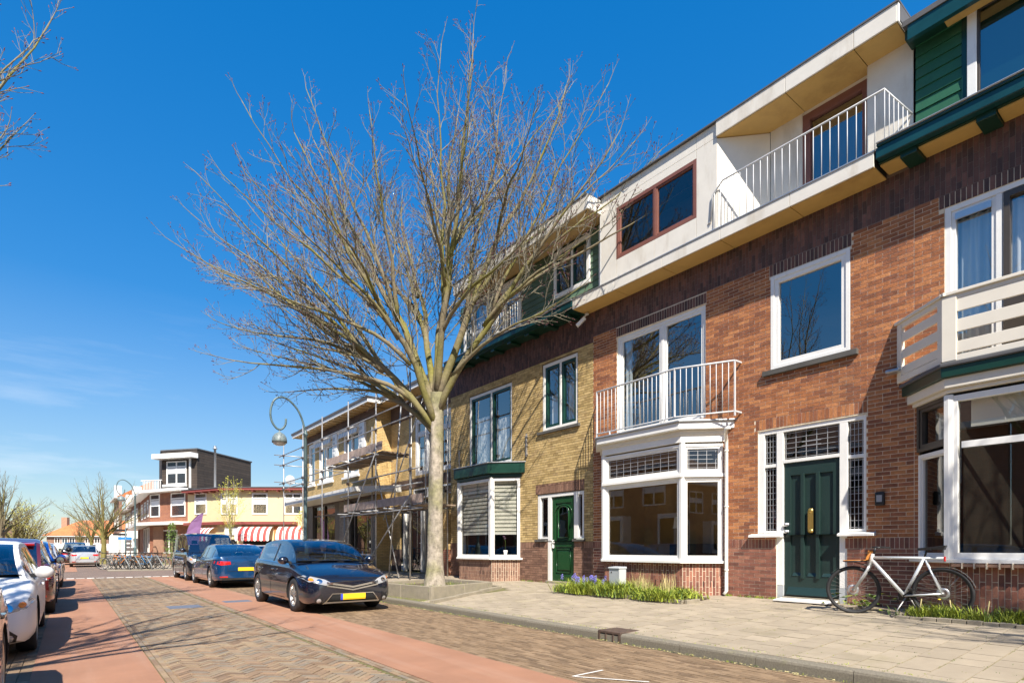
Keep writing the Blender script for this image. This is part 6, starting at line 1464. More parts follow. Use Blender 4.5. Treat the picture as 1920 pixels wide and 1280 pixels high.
r_, M_ = car('black hatchback with a chrome vee grille, nose towards us, right of the red cycle lane', 4.53, 11.15, True, 4.45, 1.84, 'hatch', 'car_navy', 1.03, 'vee', xf=.21, xr=.835, detail=3, wheelr=.345)
q = MB(M_); q.use('sticker'); q.lathe([(0, 0), (.05, 0)], (1.32, -.55, 1.075), 14); q.build('sticker', None, r_)
r_, M_ = car('metallic blue liftback seen from behind, parked beyond the black hatchback', 4.58, 20.15, False, 5.0, 1.86, 'lift', 'car_blue', 1.01, 'std', xf=.17, xr=.80, detail=3, wheelr=.345)
q = MB(M_); q.use('black_plastic'); q.bar((2.9, 0, 1.43), (3.1, 0, 1.50), .03, .05); q.build('roof_aerial', None, r_)
car('black van with tinted windows, nose towards us, in front of the blue liftback', 4.62, 25.45, True, 5.0, 1.92, 'van', 'car_black', 1.0, 'std', xf=.17, xr=.76, wheelr=.34)
car('silver car half hidden behind the blue liftback near the striped awnings', 8.6, 33.0, False, 4.3, 1.78, 'hatch', 'car_silver', 1.0)
# left row
car('dark brown car whose front corner fills the bottom left edge', -1.30, 1.90, True, 5.25, 1.80, 'hatch', 'car_brown', .97, xf=.19)
car('white hatchback facing us in the left row of parked cars', -1.21, 8.62, True, 4.4, 1.80, 'hatch', 'car_white', .96, xf=.22, xr=.86, wheelr=.33)
r_, M_ = car('dark red car with bright red roof spoiler parked behind the white hatchback', -1.09, 14.1, False, 4.0, 1.76, 'suv', 'car_dark_red', .92, wheelr=.33)
q = MB(M_); q.use('car_red'); q.hexa([(.86*4, -.58, 1.37), (.94*4, -.56, 1.34), (.94*4, .56, 1.34), (.86*4, .58, 1.37), (.86*4, -.58, 1.43), (.945*4, -.56, 1.385), (.945*4, .56, 1.385), (.86*4, .58, 1.43)]); q.build('roof_spoiler', None, r_, bevel=.01)
car('bright blue car facing us behind the dark red car', -1.10, 18.7, True, 4.1, 1.76, 'suv', 'car_vivid_blue', .93)
car('silver car, last of the near left row', -1.05, 23.6, True, 4.3, 1.78, 'hatch', 'car_silver', .98)
car('small silver white hatchback seen from behind beyond the crossing', .85, 49.0, False, 4.0, 1.72, 'hatch', 'car_silver', 1.02, group='cars beyond the crossing')
car('dark blue car half hidden by the silver white hatchback beyond the crossing', .35, 56.0, False, 4.2, 1.78, 'suv', 'car_navy', 1.08, group='cars beyond the crossing')
car('small white van far down the street', -2.3, 92.0, True, 4.6, 1.9, 'van', 'car_white', 1.0, group='cars beyond the crossing')

# ================================================================== bicycles
def bicycle(label, P0, P1, z0, paint='bike_silver', group=None, fine=False, wr=.35, steer=0.0, lean=0.0):
    """P0 rear contact, P1 front contact (world x, y)"""
    a = Vector((*P0, 0)); b = Vector((*P1, 0)); wb = (b-a).length; u = (b-a).normalized(); n_ = Vector((-u.y, u.x, 0))
    M = Matrix(((u.x, n_.x, n_.x*lean, a.x), (u.y, n_.y, n_.y*lean, a.y), (0, 0, 1, z0), (0, 0, 0, 1)))
    root = empty('bicycle', ((a.x+b.x)/2, (a.y+b.y)/2, z0), label=label, cat='bicycle', group=group)
    def wheel(cx, st):
        MW = M @ Matrix.Translation((cx, 0, 0)) @ Matrix.Rotation(st, 4, 'Z')
        q = MB(MW); q.use('black_rubber'); N = 40 if fine else 20
        q.tube([(wr*.965*cos(2*pi*k/N), 0, wr+wr*.965*sin(2*pi*k/N)) for k in range(N)], .024 if fine else .019, 8 if fine else 5, closed=True); w = q.build('wheel', None, root)
        q = MB(MW); q.use('black_plastic' if fine else 'steel_galv'); q.tube([(wr*.90*cos(2*pi*k/N), 0, wr+wr*.90*sin(2*pi*k/N)) for k in range(N)], .011, 5, closed=True); q.build('rim', None, w)
        q = MB(MW); q.use('steel_galv'); S = 28 if fine else 10
        for k in range(S):
            t = 2*pi*k/S; q.bar((.02*cos(t+1), (.02 if k % 2 else -.02), wr+.02*sin(t+1)), (wr*.9*cos(t), 0, wr+wr*.9*sin(t)), .0022 if fine else .004)
        q.lathe([(0, -.035), (.022, -.033), (.022, .033), (0, .035)], (0, 0, wr), 10, 'y'); q.build('spokes', None, w)
        if fine: q = MB(MW); q.use('aluminium'); q.lathe([(.05, -.048), (.08, -.048), (.08, -.046), (.05, -.046)], (0, 0, wr), 24, 'y'); q.build('brake_disc', None, w)
        return MW
    wheel(0, 0); MF = wheel(wb, steer)
    bbx = .445; sx_, sz_ = .20, .84; hx, hz = .80, .86; bbz = .30
    q = MB(M); q.use(paint); R1 = .022 if fine else .02
    if fine:
        q.tube([(-.02, 0, .845), (1.0*.87, 0, .845)], .021, 12); q.tube([(bbx, 0, bbz), (hx+.04, 0, .80)], .026, 12); q.tube([(bbx, 0, bbz), (.205, 0, .84)], .022, 12)
        q.tube([(hx+.03, 0, .90), (hx+.075, 0, .72)], .026, 12)
        for sg in (-1, 1): q.tube([(0, .055*sg, wr), (.19, .015*sg, .82)], .013, 8); q.tube([(0, .055*sg, wr), (bbx, .03*sg, bbz)], .013, 8)
    else:
        q.tube([(.16, 0, .80), (hx-.02, 0, .72)], R1, 6); q.tube([(bbx, 0, bbz), (hx, 0, .66)], R1, 6); q.tube([(bbx, 0, bbz), (.14, 0, .84)], R1, 6); q.tube([(hx-.04, 0, .88), (hx+.03, 0, .62)], R1, 6)
        for sg in (-1, 1): q.tube([(0, .05*sg, wr), (.16, .015*sg, .78)], .01, 5); q.tube([(0, .05*sg, wr), (bbx, .03*sg, bbz)], .01, 5)
    q.build('bike_frame', None, root)
    q = MB(M); q.use(paint if fine else 'black_plastic')
    for sg in (-1, 1): q.tube([(hx+.075, .04*sg, .72), (hx+.10, .05*sg, .66), (wb-.01, .052*sg+0, wr)], [.018, .017, .011], 8)
    q.build('fork', None, root)
    q = MB(M); q.use('black_plastic'); q.tube([(.205, 0, .84), (.17, 0, .965)], .014, 8); q.hexa([(-.03, -.085, .96), (.12, -.06, .965), (.12, .06, .965), (-.03, .085, .96), (-.05, -.09, 1.025), (.12, -.06, 1.0), (.12, .06, 1.0), (-.05, .09, 1.025)]); q.hexa([(.12, -.06, .955), (.28, -.02, .95), (.28, .02, .95), (.12, .06, .955), (.12, -.06, 1.0), (.28, -.022, .985), (.28, .022, .985), (.12, .06, 1.0)]); q.build('saddle', None, root, bevel=.012)
    q = MB(M); q.use('black_plastic'); q.tube([(hx+.02, 0, .88), (hx-.0, 0, 1.0)], .014, 8)
    q.tube([(hx-.13, -.30, .99), (hx-.03, -.27, 1.0), (hx+.01, -.06, 1.0), (hx+.01, .06, 1.0), (hx-.03, .27, 1.0), (hx-.13, .30, .99)], .012, 8)
    q.build('handlebar', None, root)
    q = MB(M); q.use('black_plastic'); q.lathe([(.03, -.05), (.085, -.05), (.085, -.04), (.03, -.04)], (bbx, 0, bbz), 20, 'y'); q.bar((bbx, -.07, bbz), (bbx+.12, -.07, bbz-.10), .018); q.bar((bbx, .07, bbz), (bbx-.12, .07, bbz+.10), .018); q.box(bbx+.08, bbx+.18, -.15, -.07, bbz-.11, bbz-.09); q.box(bbx-.17, bbx-.07, .07, .15, bbz+.09, bbz+.11)
    q.build('crank', None, root)
    for cx, a0, a1, MM in ((0, 10, 165, M), (wb, 40, 160, MF @ Matrix.Translation((-wb, 0, 0)))):
        q = MB(MM); q.use('bike_grey' if fine else 'black_plastic'); A = []; B = []
        for k in range(19):
            t = radians(lerp(a0, a1, k/18)); r = wr+.028; A.append(q.pt((cx+r*cos(t), -.028, wr+r*sin(t)))); B.append(q.pt((cx+r*cos(t), .028, wr+r*sin(t))))
        q.smooth = True
        for k in range(18): q.face((A[k], A[k+1], B[k+1], B[k]))
        q.build('mudguard', None, root)
    if fine:
        q = MB(M); q.use('lens_red'); q.box(-.045, -.02, -.02, .02, .80, .87); q.build('rear_light', None, root, bevel=.008)
        q = MB(M); q.use('black_plastic'); q.tube([(hx+.12, -.11, .80), (hx+.33, -.13, .78), (hx+.40, -.10, .79), (hx+.42, 0, .79), (hx+.40, .10, .79), (hx+.33, .13, .78), (hx+.12, .11, .80)], .010, 6, closed=True)
        for y in (-.05, 0, .05): q.tube([(hx+.12, y, .79), (hx+.40, y, .78)], .006, 5)
        q.tube([(hx+.08, 0, .72), (hx+.30, 0, .78)], .008, 5); q.build('front_rack', None, root)
        q = MB(M); q.use('wood_orange'); q.hexa([(hx+.10, -.12, .80), (hx+.40, -.12, .79), (hx+.40, .12, .79), (hx+.10, .12, .80), (hx+.10, -.12, .812), (hx+.40, -.12, .802), (hx+.40, .12, .802), (hx+.10, .12, .812)]); q.hexa([(hx+.09, -.10, .81), (hx+.11, -.10, .81), (hx+.11, .10, .81), (hx+.09, .10, .81), (hx+.05, -.10, .95), (hx+.07, -.10, .95), (hx+.07, .10, .95), (hx+.05, .10, .95)]); q.build('wooden_crate_board', None, root, bevel=.006)
        q = MB(M); q.use('steel_galv'); q.tube([(bbx-.02, .03, bbz-.03), (bbx+.10, .20, 0.01)], .010, 6); q.tube([(bbx-.06, -.03, bbz-.03), (bbx-.16, -.20, 0.01)], .010, 6); q.tube([(-.0, -.03, wr), (-.20, -.03, wr+.27)], .004, 5); q.build('kickstand', None, root)
    return root
bicycle('silver city bicycle with front rack leaning beside the dark green front door', (9.62, 2.70), (9.48, 3.79), .315, 'bike_silver', None, True, .352, steer=.30, lean=.05)
bg = 'bicycles at the far street corner'
cols = ['black_plastic', 'bike_grey', 'bike_orange', 'bike_blue', 'black_plastic', 'bike_grey', 'bike_orange', 'black_plastic', 'bike_blue', 'bike_grey', 'black_plastic', 'bike_grey']
labs = ['black bicycle at the right end of the far bicycle rack', 'black bicycle just right of the far lamp post', 'orange bicycle in the far rack left of the lamp post', 'blue bicycle in the far rack beside the orange one']
for k in range(12):
    f = k/11; bx, by = lerp(2.0, 4.4, f), lerp(42.5, 41.6, f); a = R.uniform(-.5, .5)
    bicycle(('%s bicycle in the crowded rack at the far street corner' % {'black_plastic': 'black', 'bike_grey': 'grey', 'bike_orange': 'orange', 'bike_blue': 'blue'}[cols[k]]) if k not in (2, 3) else labs[k], (bx-.42*cos(a), by+.3*cos(a)-.3), (bx+.45, by-.45+R.uniform(-.3, .3)), .02, cols[k], bg if k not in (2, 3) else None)
for k in range(4):
    bx, by = 2.2+k*.55, 41.6-k*.2; q = MB(); q.use('bike_grey'); q.tube([(bx, by, 0), (bx+.1, by-.1, .75), (bx+.35, by-.35, .85), (bx+.6, by-.6, .3), (bx+.65, by-.65, 0)], .035, 8); tag(q.build('bicycle_stand', None), 'grey bent tube bicycle stand at the far street corner', 'bicycle stand', 'bicycle stands at the far corner')
for k, (p0, p1, c) in enumerate([((9.3, 24.9), (9.5, 23.9), 'bike_grey'), ((9.5, 23.9), (9.3, 22.9), 'black_plastic'), ((9.4, 23.2), (9.55, 22.25), 'bike_silver')]):
    bicycle(['grey bicycle farthest back before the shop window under the scaffold', 'black bicycle in the middle before the shop window under the scaffold', 'silver bicycle nearest us before the shop window under the scaffold'][k], p0, p1, .30, c, 'bicycles in front of the shop window')

# ================================================================== beyond the crossing
sheet('pavement', 1.75, 9.0, 39.6, 140, .02, 'pave_tile'); sheet('pavement', 5.0, 40, 37.6, 60, .024, 'pave_tile'); sheet('road', -4.2, 1.75, 39.6, 137, .0, 'side_street_brick'); sheet('bicycle_lane', -.75, .35, 39.6, 137, .005, 'red_asphalt'); sheet('pavement', -12, -2.45, -20, 30.4, .10, 'pave_tile'); sheet('pavement', -14, -4.2, 39.6, 137, .03, 'pave_tile')
q = MB(); q.use('kerb_stone'); q.box(1.7, 40, 39.5, 39.62, -.05, .03); q.box(-2.55, -2.45, -20, 30.4, -.05, .11); q.build('kerb', None, None, kind='structure')

def win2(F, par, a, b, c, d, split=None, tr=None, curt=True, fm='paint_white', fw=.09, pane='far_pane'):
    q = MB(F); q.use(fm); q.box(a, a+fw, -.05, .05, c, d); q.box(b-fw, b, -.05, .05, c, d); q.box(a+fw, b-fw, -.05, .05, c, c+fw); q.box(a+fw, b-fw, -.05, .05, d-fw, d)
    if split: q.box(split-.05, split+.05, -.05, .045, c+fw, d-fw)
    if tr: q.box(a+fw, b-fw, -.05, .042, tr-.05, tr+.05)
    w = q.build('window', None, par)
    if pane: q = MB(F); q.use(pane); q.box(a+fw, b-fw, -.04, .0, c+fw, d-fw); q.build('pane', None, w)
    if curt:
        q = MB(F); q.use('curtain_white'); q.box(a+fw+.02, b-fw-.02, .001, .006, c+fw+(d-c)*.42, (tr or d)-fw if tr else d-fw-(d-c)*.25); q.build('curtain', None, w)
    return w
def wall2(F, par, u0, u1, w0, w1, m, holes=(), name='wall'):
    q = MB(F); q.use(m); q.box(u0, u1, -.3, 0, w0, w1); return q.build(name, None, par)
# --- corner block: brown brick shop and yellow cafe
P2_, P1_, PM, P0_, PA = (17.5, 39.5), (9.1, 45.98), (7.22, 50.32), (5.18, 54.92), (5.42, 66.0)
def ff(P, Q):
    a = Vector((*P, 0)); b = Vector((*Q, 0)); d = b-a; return frame(a, (d.x, d.y), (-d.y, d.x)), d.length
YF = empty('cafe_building', (12, 45, 0), label='pale yellow corner cafe with red and white striped awnings across the crossing', cat='building')
FY1, l1 = ff(P2_, P1_); FY2, l2 = ff(P1_, PM)
wall2(FY1, YF, 0, l1, 0, 5.55, 'stucco_yellow'); wall2(FY2, YF, 0, l2, 0, 5.55, 'stucco_yellow')
def ux(F, ln, px):        # where a sight line through image column px meets the face
    a = math.atan((px-960)/1080)+radians(37.543); dx, dy = sin(a), cos(a)
    o = Vector((F[0][3], F[1][3])); u = Vector((F[0][0], F[1][0])); det = dx*(-u.y)+u.x*dy
    t = (o.x*(-u.y)+u.x*o.y)/det; s = (dx*o.y-dy*o.x)/det; return s, t
def zz(px, py, F, ln): 
    s, t = ux(F, ln, px); a = math.atan((px-960)/1080); return 1.3+(1027-py)/1080*t*cos(a)
def wpx(F, ln, par, x0, x1, y0, y1, **k):
    u0, u1 = ux(F, ln, x0)[0], ux(F, ln, x1)[0]; xm = (x0+x1)/2; c, d = zz(xm, y1, F, ln), zz(xm, y0, F, ln); a, b = min(u0, u1), max(u0, u1)
    if 'split' in k: k['split'] = (a+b)/2
    if 'tr' in k: k['tr'] = d-(d-c)*.24
    return win2(F, par, a, b, c, d, **k)
for F, ln, x0, x1, sp in [(FY2, l2, 366, 388, None), (FY1, l1, 473, 502, None), (FY1, l1, 533, 566, 1), (FY1, l1, 430, 446, None)]: wpx(F, ln, YF, x0, x1, 924, 964, tr=1, **({'split': 1} if sp else {}))
wpx(FY2, l2, YF, 415, 427, 924, 964, tr=1)
for F, ln, a, b in [(FY1, l1, 0, l1), (FY2, l2, 0, l2)]:
    q = MB(F); q.use('maroon'); q.box(a, b, 0, .5, 5.50, 5.66); q.use('roof_felt'); q.box(a, b, -4, .55, 5.66, 5.72); q.build('eaves', None, YF)
    q = MB(F); q.use('maroon'); q.box(a if F is FY2 else l1-5.2, b, .0, .42, 3.02, 3.22); q.build('awning_board', None, YF)
    for k in range(int((b-a)/.9)): q = MB(F); q.use('maroon'); q.box(a+.4+k*.9, a+.5+k*.9, 0, .46, 5.40, 5.50); q.build('rafter_end', None, YF)
def awning(F, a, b, z0, z1, out):
    t = empty('striped_awning', tuple(F @ Vector(((a+b)/2, out, z0)))); t.parent = YF; t.location = Vector(t.location)-wl(YF); n = max(6, int((b-a)/.22))
    for k in range(n):
        u0, u1 = lerp(a, b, k/n), lerp(a, b, (k+1)/n); q = MB(F); q.use('awning_red' if k % 2 else 'awning_white'); q.smooth = True; pr = []
        for i in range(7):
            t_ = i/6*pi/2*.92; v, z = .02+out*sin(t_), z0+(z1-z0)*cos(t_); pr.append((q.pt((u0, v, z)), q.pt((u1, v, z))))
        pr.append((q.pt((u0, out, z0-.10)), q.pt(((u0+u1)/2, out+.01, z0-.16)))); 
        for i in range(6): q.face((pr[i][0], pr[i][1], pr[i+1][1], pr[i+1][0]))
        e = q.pt((u1, out, z0-.10)); q.face((pr[6][0], pr[6][1], e, pr[7][1], pr[7][0])); q.build('awning_stripe', None, t)
s = lambda F, ln, px: ux(F, ln, px)[0]
awning(FY1, s(FY1, l1, 514), s(FY1, l1, 451), 1.95, 2.88, .9); awning(FY1, s(FY1, l1, 578), s(FY1, l1, 526), 1.95, 2.88, .9); awning(FY2, s(FY2, l2, 408), s(FY2, l2, 368), 1.95, 2.85, .8)
q = MB(FY1); q.use('brick_cap'); 
for a, b in [(451, 514), (526, 566)]: u0, u1 = sorted((s(FY1, l1, a), s(FY1, l1, b))); q.use('under_black'); q.box(u0+.2, u1-.2, -.05, .02, .5, 1.9)
q.build('shop_window', None, YF)
u0, u1 = sorted((s(FY1, l1, 447), s(FY1, l1, 428))); q = MB(FY1); q.use('curtain_white'); q.box(u0, u1+.2, .02, .12, 2.25, 2.8); q.build('sign_board', None, YF, bevel=.02)
q = MB(FY1); q.use('under_black'); q.box(u0+.1, u1-.1, .0, .03, .1, 1.95); q.build('door', None, YF)
q = MB(FY1); q.use('tile_orange'); q.box(s(FY1, l1, 524), s(FY1, l1, 514), .0, .05, .3, 2.9); q.build('pier', None, YF)
# brown brick shop with black attic
BRN = empty('corner_building', (6, 52, 0), label='brown brick corner shop with a black boarded attic and white trim across the crossing', cat='building')
FB1, b1l = ff(PM, P0_); FB2, b2l = ff(P0_, PA)
wall2(FB1, BRN, 0.02, b1l, 0, 5.7, 'far_red_brick'); wall2(FB2, BRN, 0, b2l, 0, 5.7, 'far_red_brick')
wpx(FB1, b1l, BRN, 321, 348, 923, 968, tr=1); wpx(FB1, b1l, BRN, 282, 300, 926, 969, tr=1)
for a, b in [(1.2, 2.4), (4.0, 5.6), (7.5, 9)]: win2(FB2, BRN, a, b, 3.9, 5.3, tr=5.0)
for F, ln in [(FB1, b1l), (FB2, b2l)]:
    q = MB(F); q.use('paint_white'); q.box(-.05, ln+.1, 0, .75, 5.70, 5.92); q.build('eaves', None, BRN)
    q = MB(F); q.use('roof_felt'); q.box(0, ln, -4, .7, 5.921, 5.95); q.build('roof', None, BRN)
    q = MB(F); q.use('paint_white'); q.box(-.1, ln, 0, .95, 3.10, 3.34); q.build('shop_canopy', None, BRN)
    q = MB(F); q.use('far_brown_brick'); q.box(0, ln, .01, .05, 0, .9); q.build('plinth', None, BRN)
wpx(FB1, b1l, BRN, 302, 333, 993, 1037, split=1, curt=False)
q = MB(FB1); q.use('brick_cap'); q.box(3.1, 4.4, .0, .10, .9, 3.05); q.build('pier', None, BRN)
for a, b in [(.4, 1.6), (2.2, 3.6), (4.4, 6.0)]: win2(FB2, BRN, a, b, .9, 3.0, curt=False)
AT = empty('attic', (8, 52, 5.95)); AT.parent = BRN; AT.location = Vector((8, 52, 5.95))-wl(BRN)
K = Vector((6.9, 49.4, 0)); 
def atpx(px, z): X = (px-960)/1080*z; return (X*.793+z*.609, z*.793-X*.609)
kx = atpx(370, 45.2); lx_ = atpx(304, 46.2); rx_ = atpx(471, 52.2); l2_ = atpx(299, 52)
q = MB(); q.use('clapboard_black'); q.prism([kx, rx_, (rx_[0], rx_[1]+5), l2_, lx_][::1], 5.93, 9.05); q.build('attic_wall', None, AT, fixn=True)
q = MB(); q.use('roof_felt'); q.prism([(kx[0], kx[1]-.05), (rx_[0]+.1, rx_[1]), (rx_[0], rx_[1]+5), l2_, (lx_[0]-.1, lx_[1])], 9.05, 9.14); q.build('attic_roof', None, AT, fixn=True)
FK, lk_ = ff(kx, lx_); q = MB(FK); q.use('paint_white'); q.box(-.1, lk_+.3, 0, .7, 8.35, 8.72); q.box(.55, .68, .02, .12, 5.95, 8.35); q.build('attic_fascia', None, AT)
w0_ = ux(FK, lk_, 350)[0]; w1_ = ux(FK, lk_, 313)[0]; t = win2(FK, AT, w0_, w1_, 6.35, 8.2, split=(w0_+w1_)/2, tr=7.75)
q = MB(FK); q.use('paint_white'); q.box(w0_-.1, w1_+.1, .05, .35, 6.15, 6.33); q.build('window_ledge', None, AT)
q = MB(FK); q.use('paint_white')
for k in range(12): q.box(w1_+.4+k*.16, w1_+.44+k*.16, .2, .24, 5.95, 6.7)
q.box(w1_+.3, w1_+2.4, .18, .26, 6.7, 6.76); q.build('roof_railing', None, AT)
cpx = atpx(402, 46.0); q = MB(); q.use('aluminium'); q.lathe([(.09, 5.9), (.09, 9.15), (.17, 9.16), (.17, 9.24), (.09, 9.26), (.09, 9.34), (.14, 9.36), (0, 9.42)], (cpx[0], cpx[1]-.35, 0), 14); q.build('flue_pipe', None, AT)
q = MB(); q.use('lens_clear'); dx = atpx(544, 45); q.lathe([(0, 5.85), (.02, 5.86)], (dx[0], dx[1], 0), 8); q.use('utility_grey'); q.lathe([(0, 0), (.25, .03), (.38, .10)], (dx[0], dx[1]-.2, 6.6), 16, 'y'); q.bar((dx[0], dx[1], 5.7), (dx[0], dx[1]-.1, 6.6), .05); q.build('satellite_dish', None, YF)
# feather flag, street tree, conifer
fx = atpx(346, 36); t = empty('feather_flag', (fx[0], fx[1], 0), label='purple feather shaped advertising flag leaning above the black van', cat='flag')
FF_ = frame((fx[0], fx[1], 0), (.793, -.609), (-.609, -.793))
q = MB(FF_); q.use('black_plastic'); cur = [(0, 0, 0), (0, 0, 1.5), (.10, 0, 2.2), (.45, 0, 2.95), (.85, 0, 3.35), (1.2, 0, 3.5)]; q.tube(cur, .02, 6); q.build('flag_pole', None, t)
q = MB(FF_); q.use('purple_flag'); A = [(0, 1.5), (.02, 1.8), (.10, 2.2), (.28, 2.62), (.45, 2.95), (.65, 3.17), (.85, 3.35), (1.2, 3.5)]; B = [(.85, 1.45), (.93, 1.8), (1.0, 2.2), (1.05, 2.6), (1.1, 2.9), (1.14, 3.1), (1.17, 3.3), (1.21, 3.49)]
ia = [q.pt((a[0], .03*sin(a[1]*3), a[1])) for a in A]; im = [q.pt(((a[0]+b[0])/2, .06*sin(a[1]*4), (a[1]+b[1])/2)) for a, b in zip(A, B)]; ib_ = [q.pt((b[0], .02, b[1])) for b in B]
for i in range(7): q.face((ia[i], im[i], im[i+1], ia[i+1])); q.face((im[i], ib_[i], ib_[i+1], im[i+1]))
q.smooth = True; q.build('flag_cloth', None, t)
def far_tree(label, px, dep, h, spread, seed, trunk_h, bark, crown_m, budm=None, group=None, n=12, r=.16, name='street_tree', fine=False, lvl=2, sub=.5, lo=25):
    x, y = atpx(px, dep); rr = random.Random(seed); base = Vector((x, y, .03)); lb = []
    for k in range(n):
        a = k*2.4+rr.uniform(-.3, .3); e = radians(rr.uniform(lo, 85)); Ln = (h-trunk_h)
        lb.append((trunk_h*rr.uniform(.75, 1.0), base+Vector((cos(a)*cos(e)*spread*1.15, sin(a)*cos(e)*spread*1.15, trunk_h+sin(e)*Ln*rr.uniform(.8, 1.0))), r*.42))
    return tree(name, label, group, base, trunk_h*1.05, lb, r, seed, budm=budm, lm=bark, tm_=bark, wm=crown_m, fine=fine, lvl=lvl, sub=sub, twig_r=.016)
far_tree('slender young tree with first yellow leaves in front of the yellow cafe', 432, 38.5, 5.9, 1.5, 51, 1.9, 'bark', 'leaf_spring', 'leaf_spring', n=11, r=.055, lvl=1, sub=.45, lo=50)
far_tree('wide bare tree with mossy bark on the far right pavement', 195, 46, 7.3, 3.4, 52, 2.3, 'bark_mossy', 'twig_far', None, n=16, r=.2)
far_tree('bare tree farther back behind the mossy far right one', 172, 70, 7.6, 3.2, 53, 2.4, 'bark_mossy', 'twig_far', None, 'rows of bare trees farther down the street', n=12, r=.2)
gl = 'rows of bare trees farther down the street'
far_tree('large dark bare tree at the left edge above the parked cars', 1, 34, 5.9, 2.4, 54, 2.2, 'bark_limb', 'twig_far', None, n=14, r=.17)
for k, (px, dep, h) in enumerate([(24, 42, 4.8), (43, 50, 5.2), (56, 60, 5.5), (70, 76, 5.8), (150, 95, 6.6)]): far_tree(['mossy bare tree with yellow green leaves at the far left, nearest of its row', 'mossy bare tree, second of the far left row', 'bare tree, third of the far left row', 'bare tree, farthest of the far left row', 'small bare tree in front of the orange roof at the street end'][k], px, dep, h, 2.4, 60+k, 1.9, 'bark_mossy', 'twig_far', 'leaf_spring' if k < 2 else None, gl, n=11, r=.18)
far_tree('small yellow green leafy tree standing right beside the grey lamp post', 585, 33.5, 4.0, .9, 71, 1.2, 'bark_limb', 'leaf_spring', 'leaf_spring', n=10, r=.05, sub=.25, lo=30)
def bush(label, px, dep, w, h, seed, m='hedge', name='conifer_bush', n=900):
    x, y = atpx(px, dep); rr = random.Random(seed); t = empty(name, (x, y, 0), label=label, cat='bush'); q = MB(); q.use(m)
    for _ in range(n):
        f = rr.random(); r = w*(.35+.65*(1-f))*rr.uniform(.4, 1); a = rr.uniform(0, 2*pi); p = Vector((x+cos(a)*r, y+sin(a)*r, .15+h*f)); s = rr.uniform(.05, .13); d = Vector((rr.gauss(0, 1), rr.gauss(0, 1), rr.gauss(0, .6))).normalized()*s; e = d.orthogonal().normalized()*s*.45; q.poly([p-e, p+d, p+e])
    q.build('foliage', None, t, kind='stuff'); q = MB(); q.use('bark_limb'); q.tube([(x, y, 0), (x, y, h*.6)], .04, 6); q.build('stem', None, t); return t
bush('loose light green conifer in front of the corner shop window', 323, 39.5, .65, 2.9, 3, 'grass_dark', n=700); bush('dark clipped hedge before the house at the end of the street', 129, 105, 1.1, 1.9, 4, n=500); bush('green shrub left of the hedge at the end of the street', 112, 108, 1.2, 1.6, 5, 'grass_dark', n=400)
# --- row houses further down on the right
for k, (y0, y1) in enumerate([(66.2, 74), (74.1, 83), (83.1, 93), (93.1, 106)]):
    X0 = 5.3 if k != 2 else 4.7; F = fac(X0); h = [5.8, 5.6, 7.4, 5.7][k]
    t = empty('row_house', (X0, (y0+y1)/2, 0), label=['brown brick row house next to the black attic, white bays', 'row house second beyond the corner shop', 'taller gabled brick house standing proud in the far row', 'last row house before the end of the street'][k], cat='house', group='far row of houses')
    wall2(F, t, y0, y1, 0, h, 'far_brown_brick'); q = MB(F); q.use('tile_orange'); q.poly([(y0, .35, h), (y1, .35, h), (y1, -3.5, h+2.2), (y0, -3.5, h+2.2)]); q.poly([(y0, .35, h), (y0, -3.5, h+2.2), (y0, -3.5, h)]); q.build('roof', None, t)
    q = MB(F); q.use('paint_white'); q.box(y0, y1, .0, .45, h-.12, h+.06); q.build('gutter', None, t)
    m_ = (y0+y1)/2
    for a in (y0+.8, m_+.6): win2(F, t, a, a+2.2, 3.6, 5.2, split=a+1.1, tr=4.8); 
    q = MB(F); q.use('paint_white'); q.box(y0+.8, y0+3.4, .0, .9, .6, 3.0); q.build('bay_window', None, t); win2(F, t, m_+1, m_+2, .1, 2.6, curt=False); 
    q = MB(frame((X0-.9, 0, 0), (0, 1), (-1, 0))); q.use('far_pane'); q.box(y0+1.0, y0+3.2, 0, .02, 1.1, 2.7); q.build('pane', None, t)
    q = MB(F); q.use('paint_white'); q.box(m_-1.1, m_+.2, -.5, .25, h+.2, h+1.7); q.build('dormer', None, t)
# --- house closing the street
EH = empty('end_house', (1.5, 143, 0), label='orange roofed house closing the far end of the street', cat='house'); FE, le = ff((10.5, 138.5), (-3.6, 147.8))
wall2(FE, EH, 0, le, 0, 3.7, 'far_brown_brick'); q = MB(FE); q.use('paint_white'); q.box(0, le, .0, .06, .8, 2.2); q.box(-.2, le+.4, .0, .6, 3.6, 3.85); q.build('white_band', None, EH)
q = MB(FE); q.use('tile_orange'); A = [q.pt(p) for p in [(-.3, .7, 3.8), (le+.5, .7, 3.8), (le+.5, -7, 3.8), (-.3, -7, 3.8), (3.6, -3, 7.0), (le-4.6, -3, 7.0)]]; q.face((A[0], A[1], A[5], A[4])); q.face((A[1], A[2], A[5])); q.face((A[2], A[3], A[4], A[5])); q.face((A[3], A[0], A[4])); q.build('roof', None, EH)
for a in (le-2.6, le-4.0, le-5.4, le-8.4, le-10.2): win2(FE, EH, a, a+1.1, 2.3, 3.4, split=a+.55, curt=False)
q = MB(FE); q.use('under_black'); q.box(le-9.4, le-8.4, .0, .08, 0, 2.0); q.build('door', None, EH); q = MB(FE); q.use('brick_cap'); q.box(le-2.0, le-.9, -3.6, -2.8, 5.0, 7.6); q.build('chimney', None, EH)
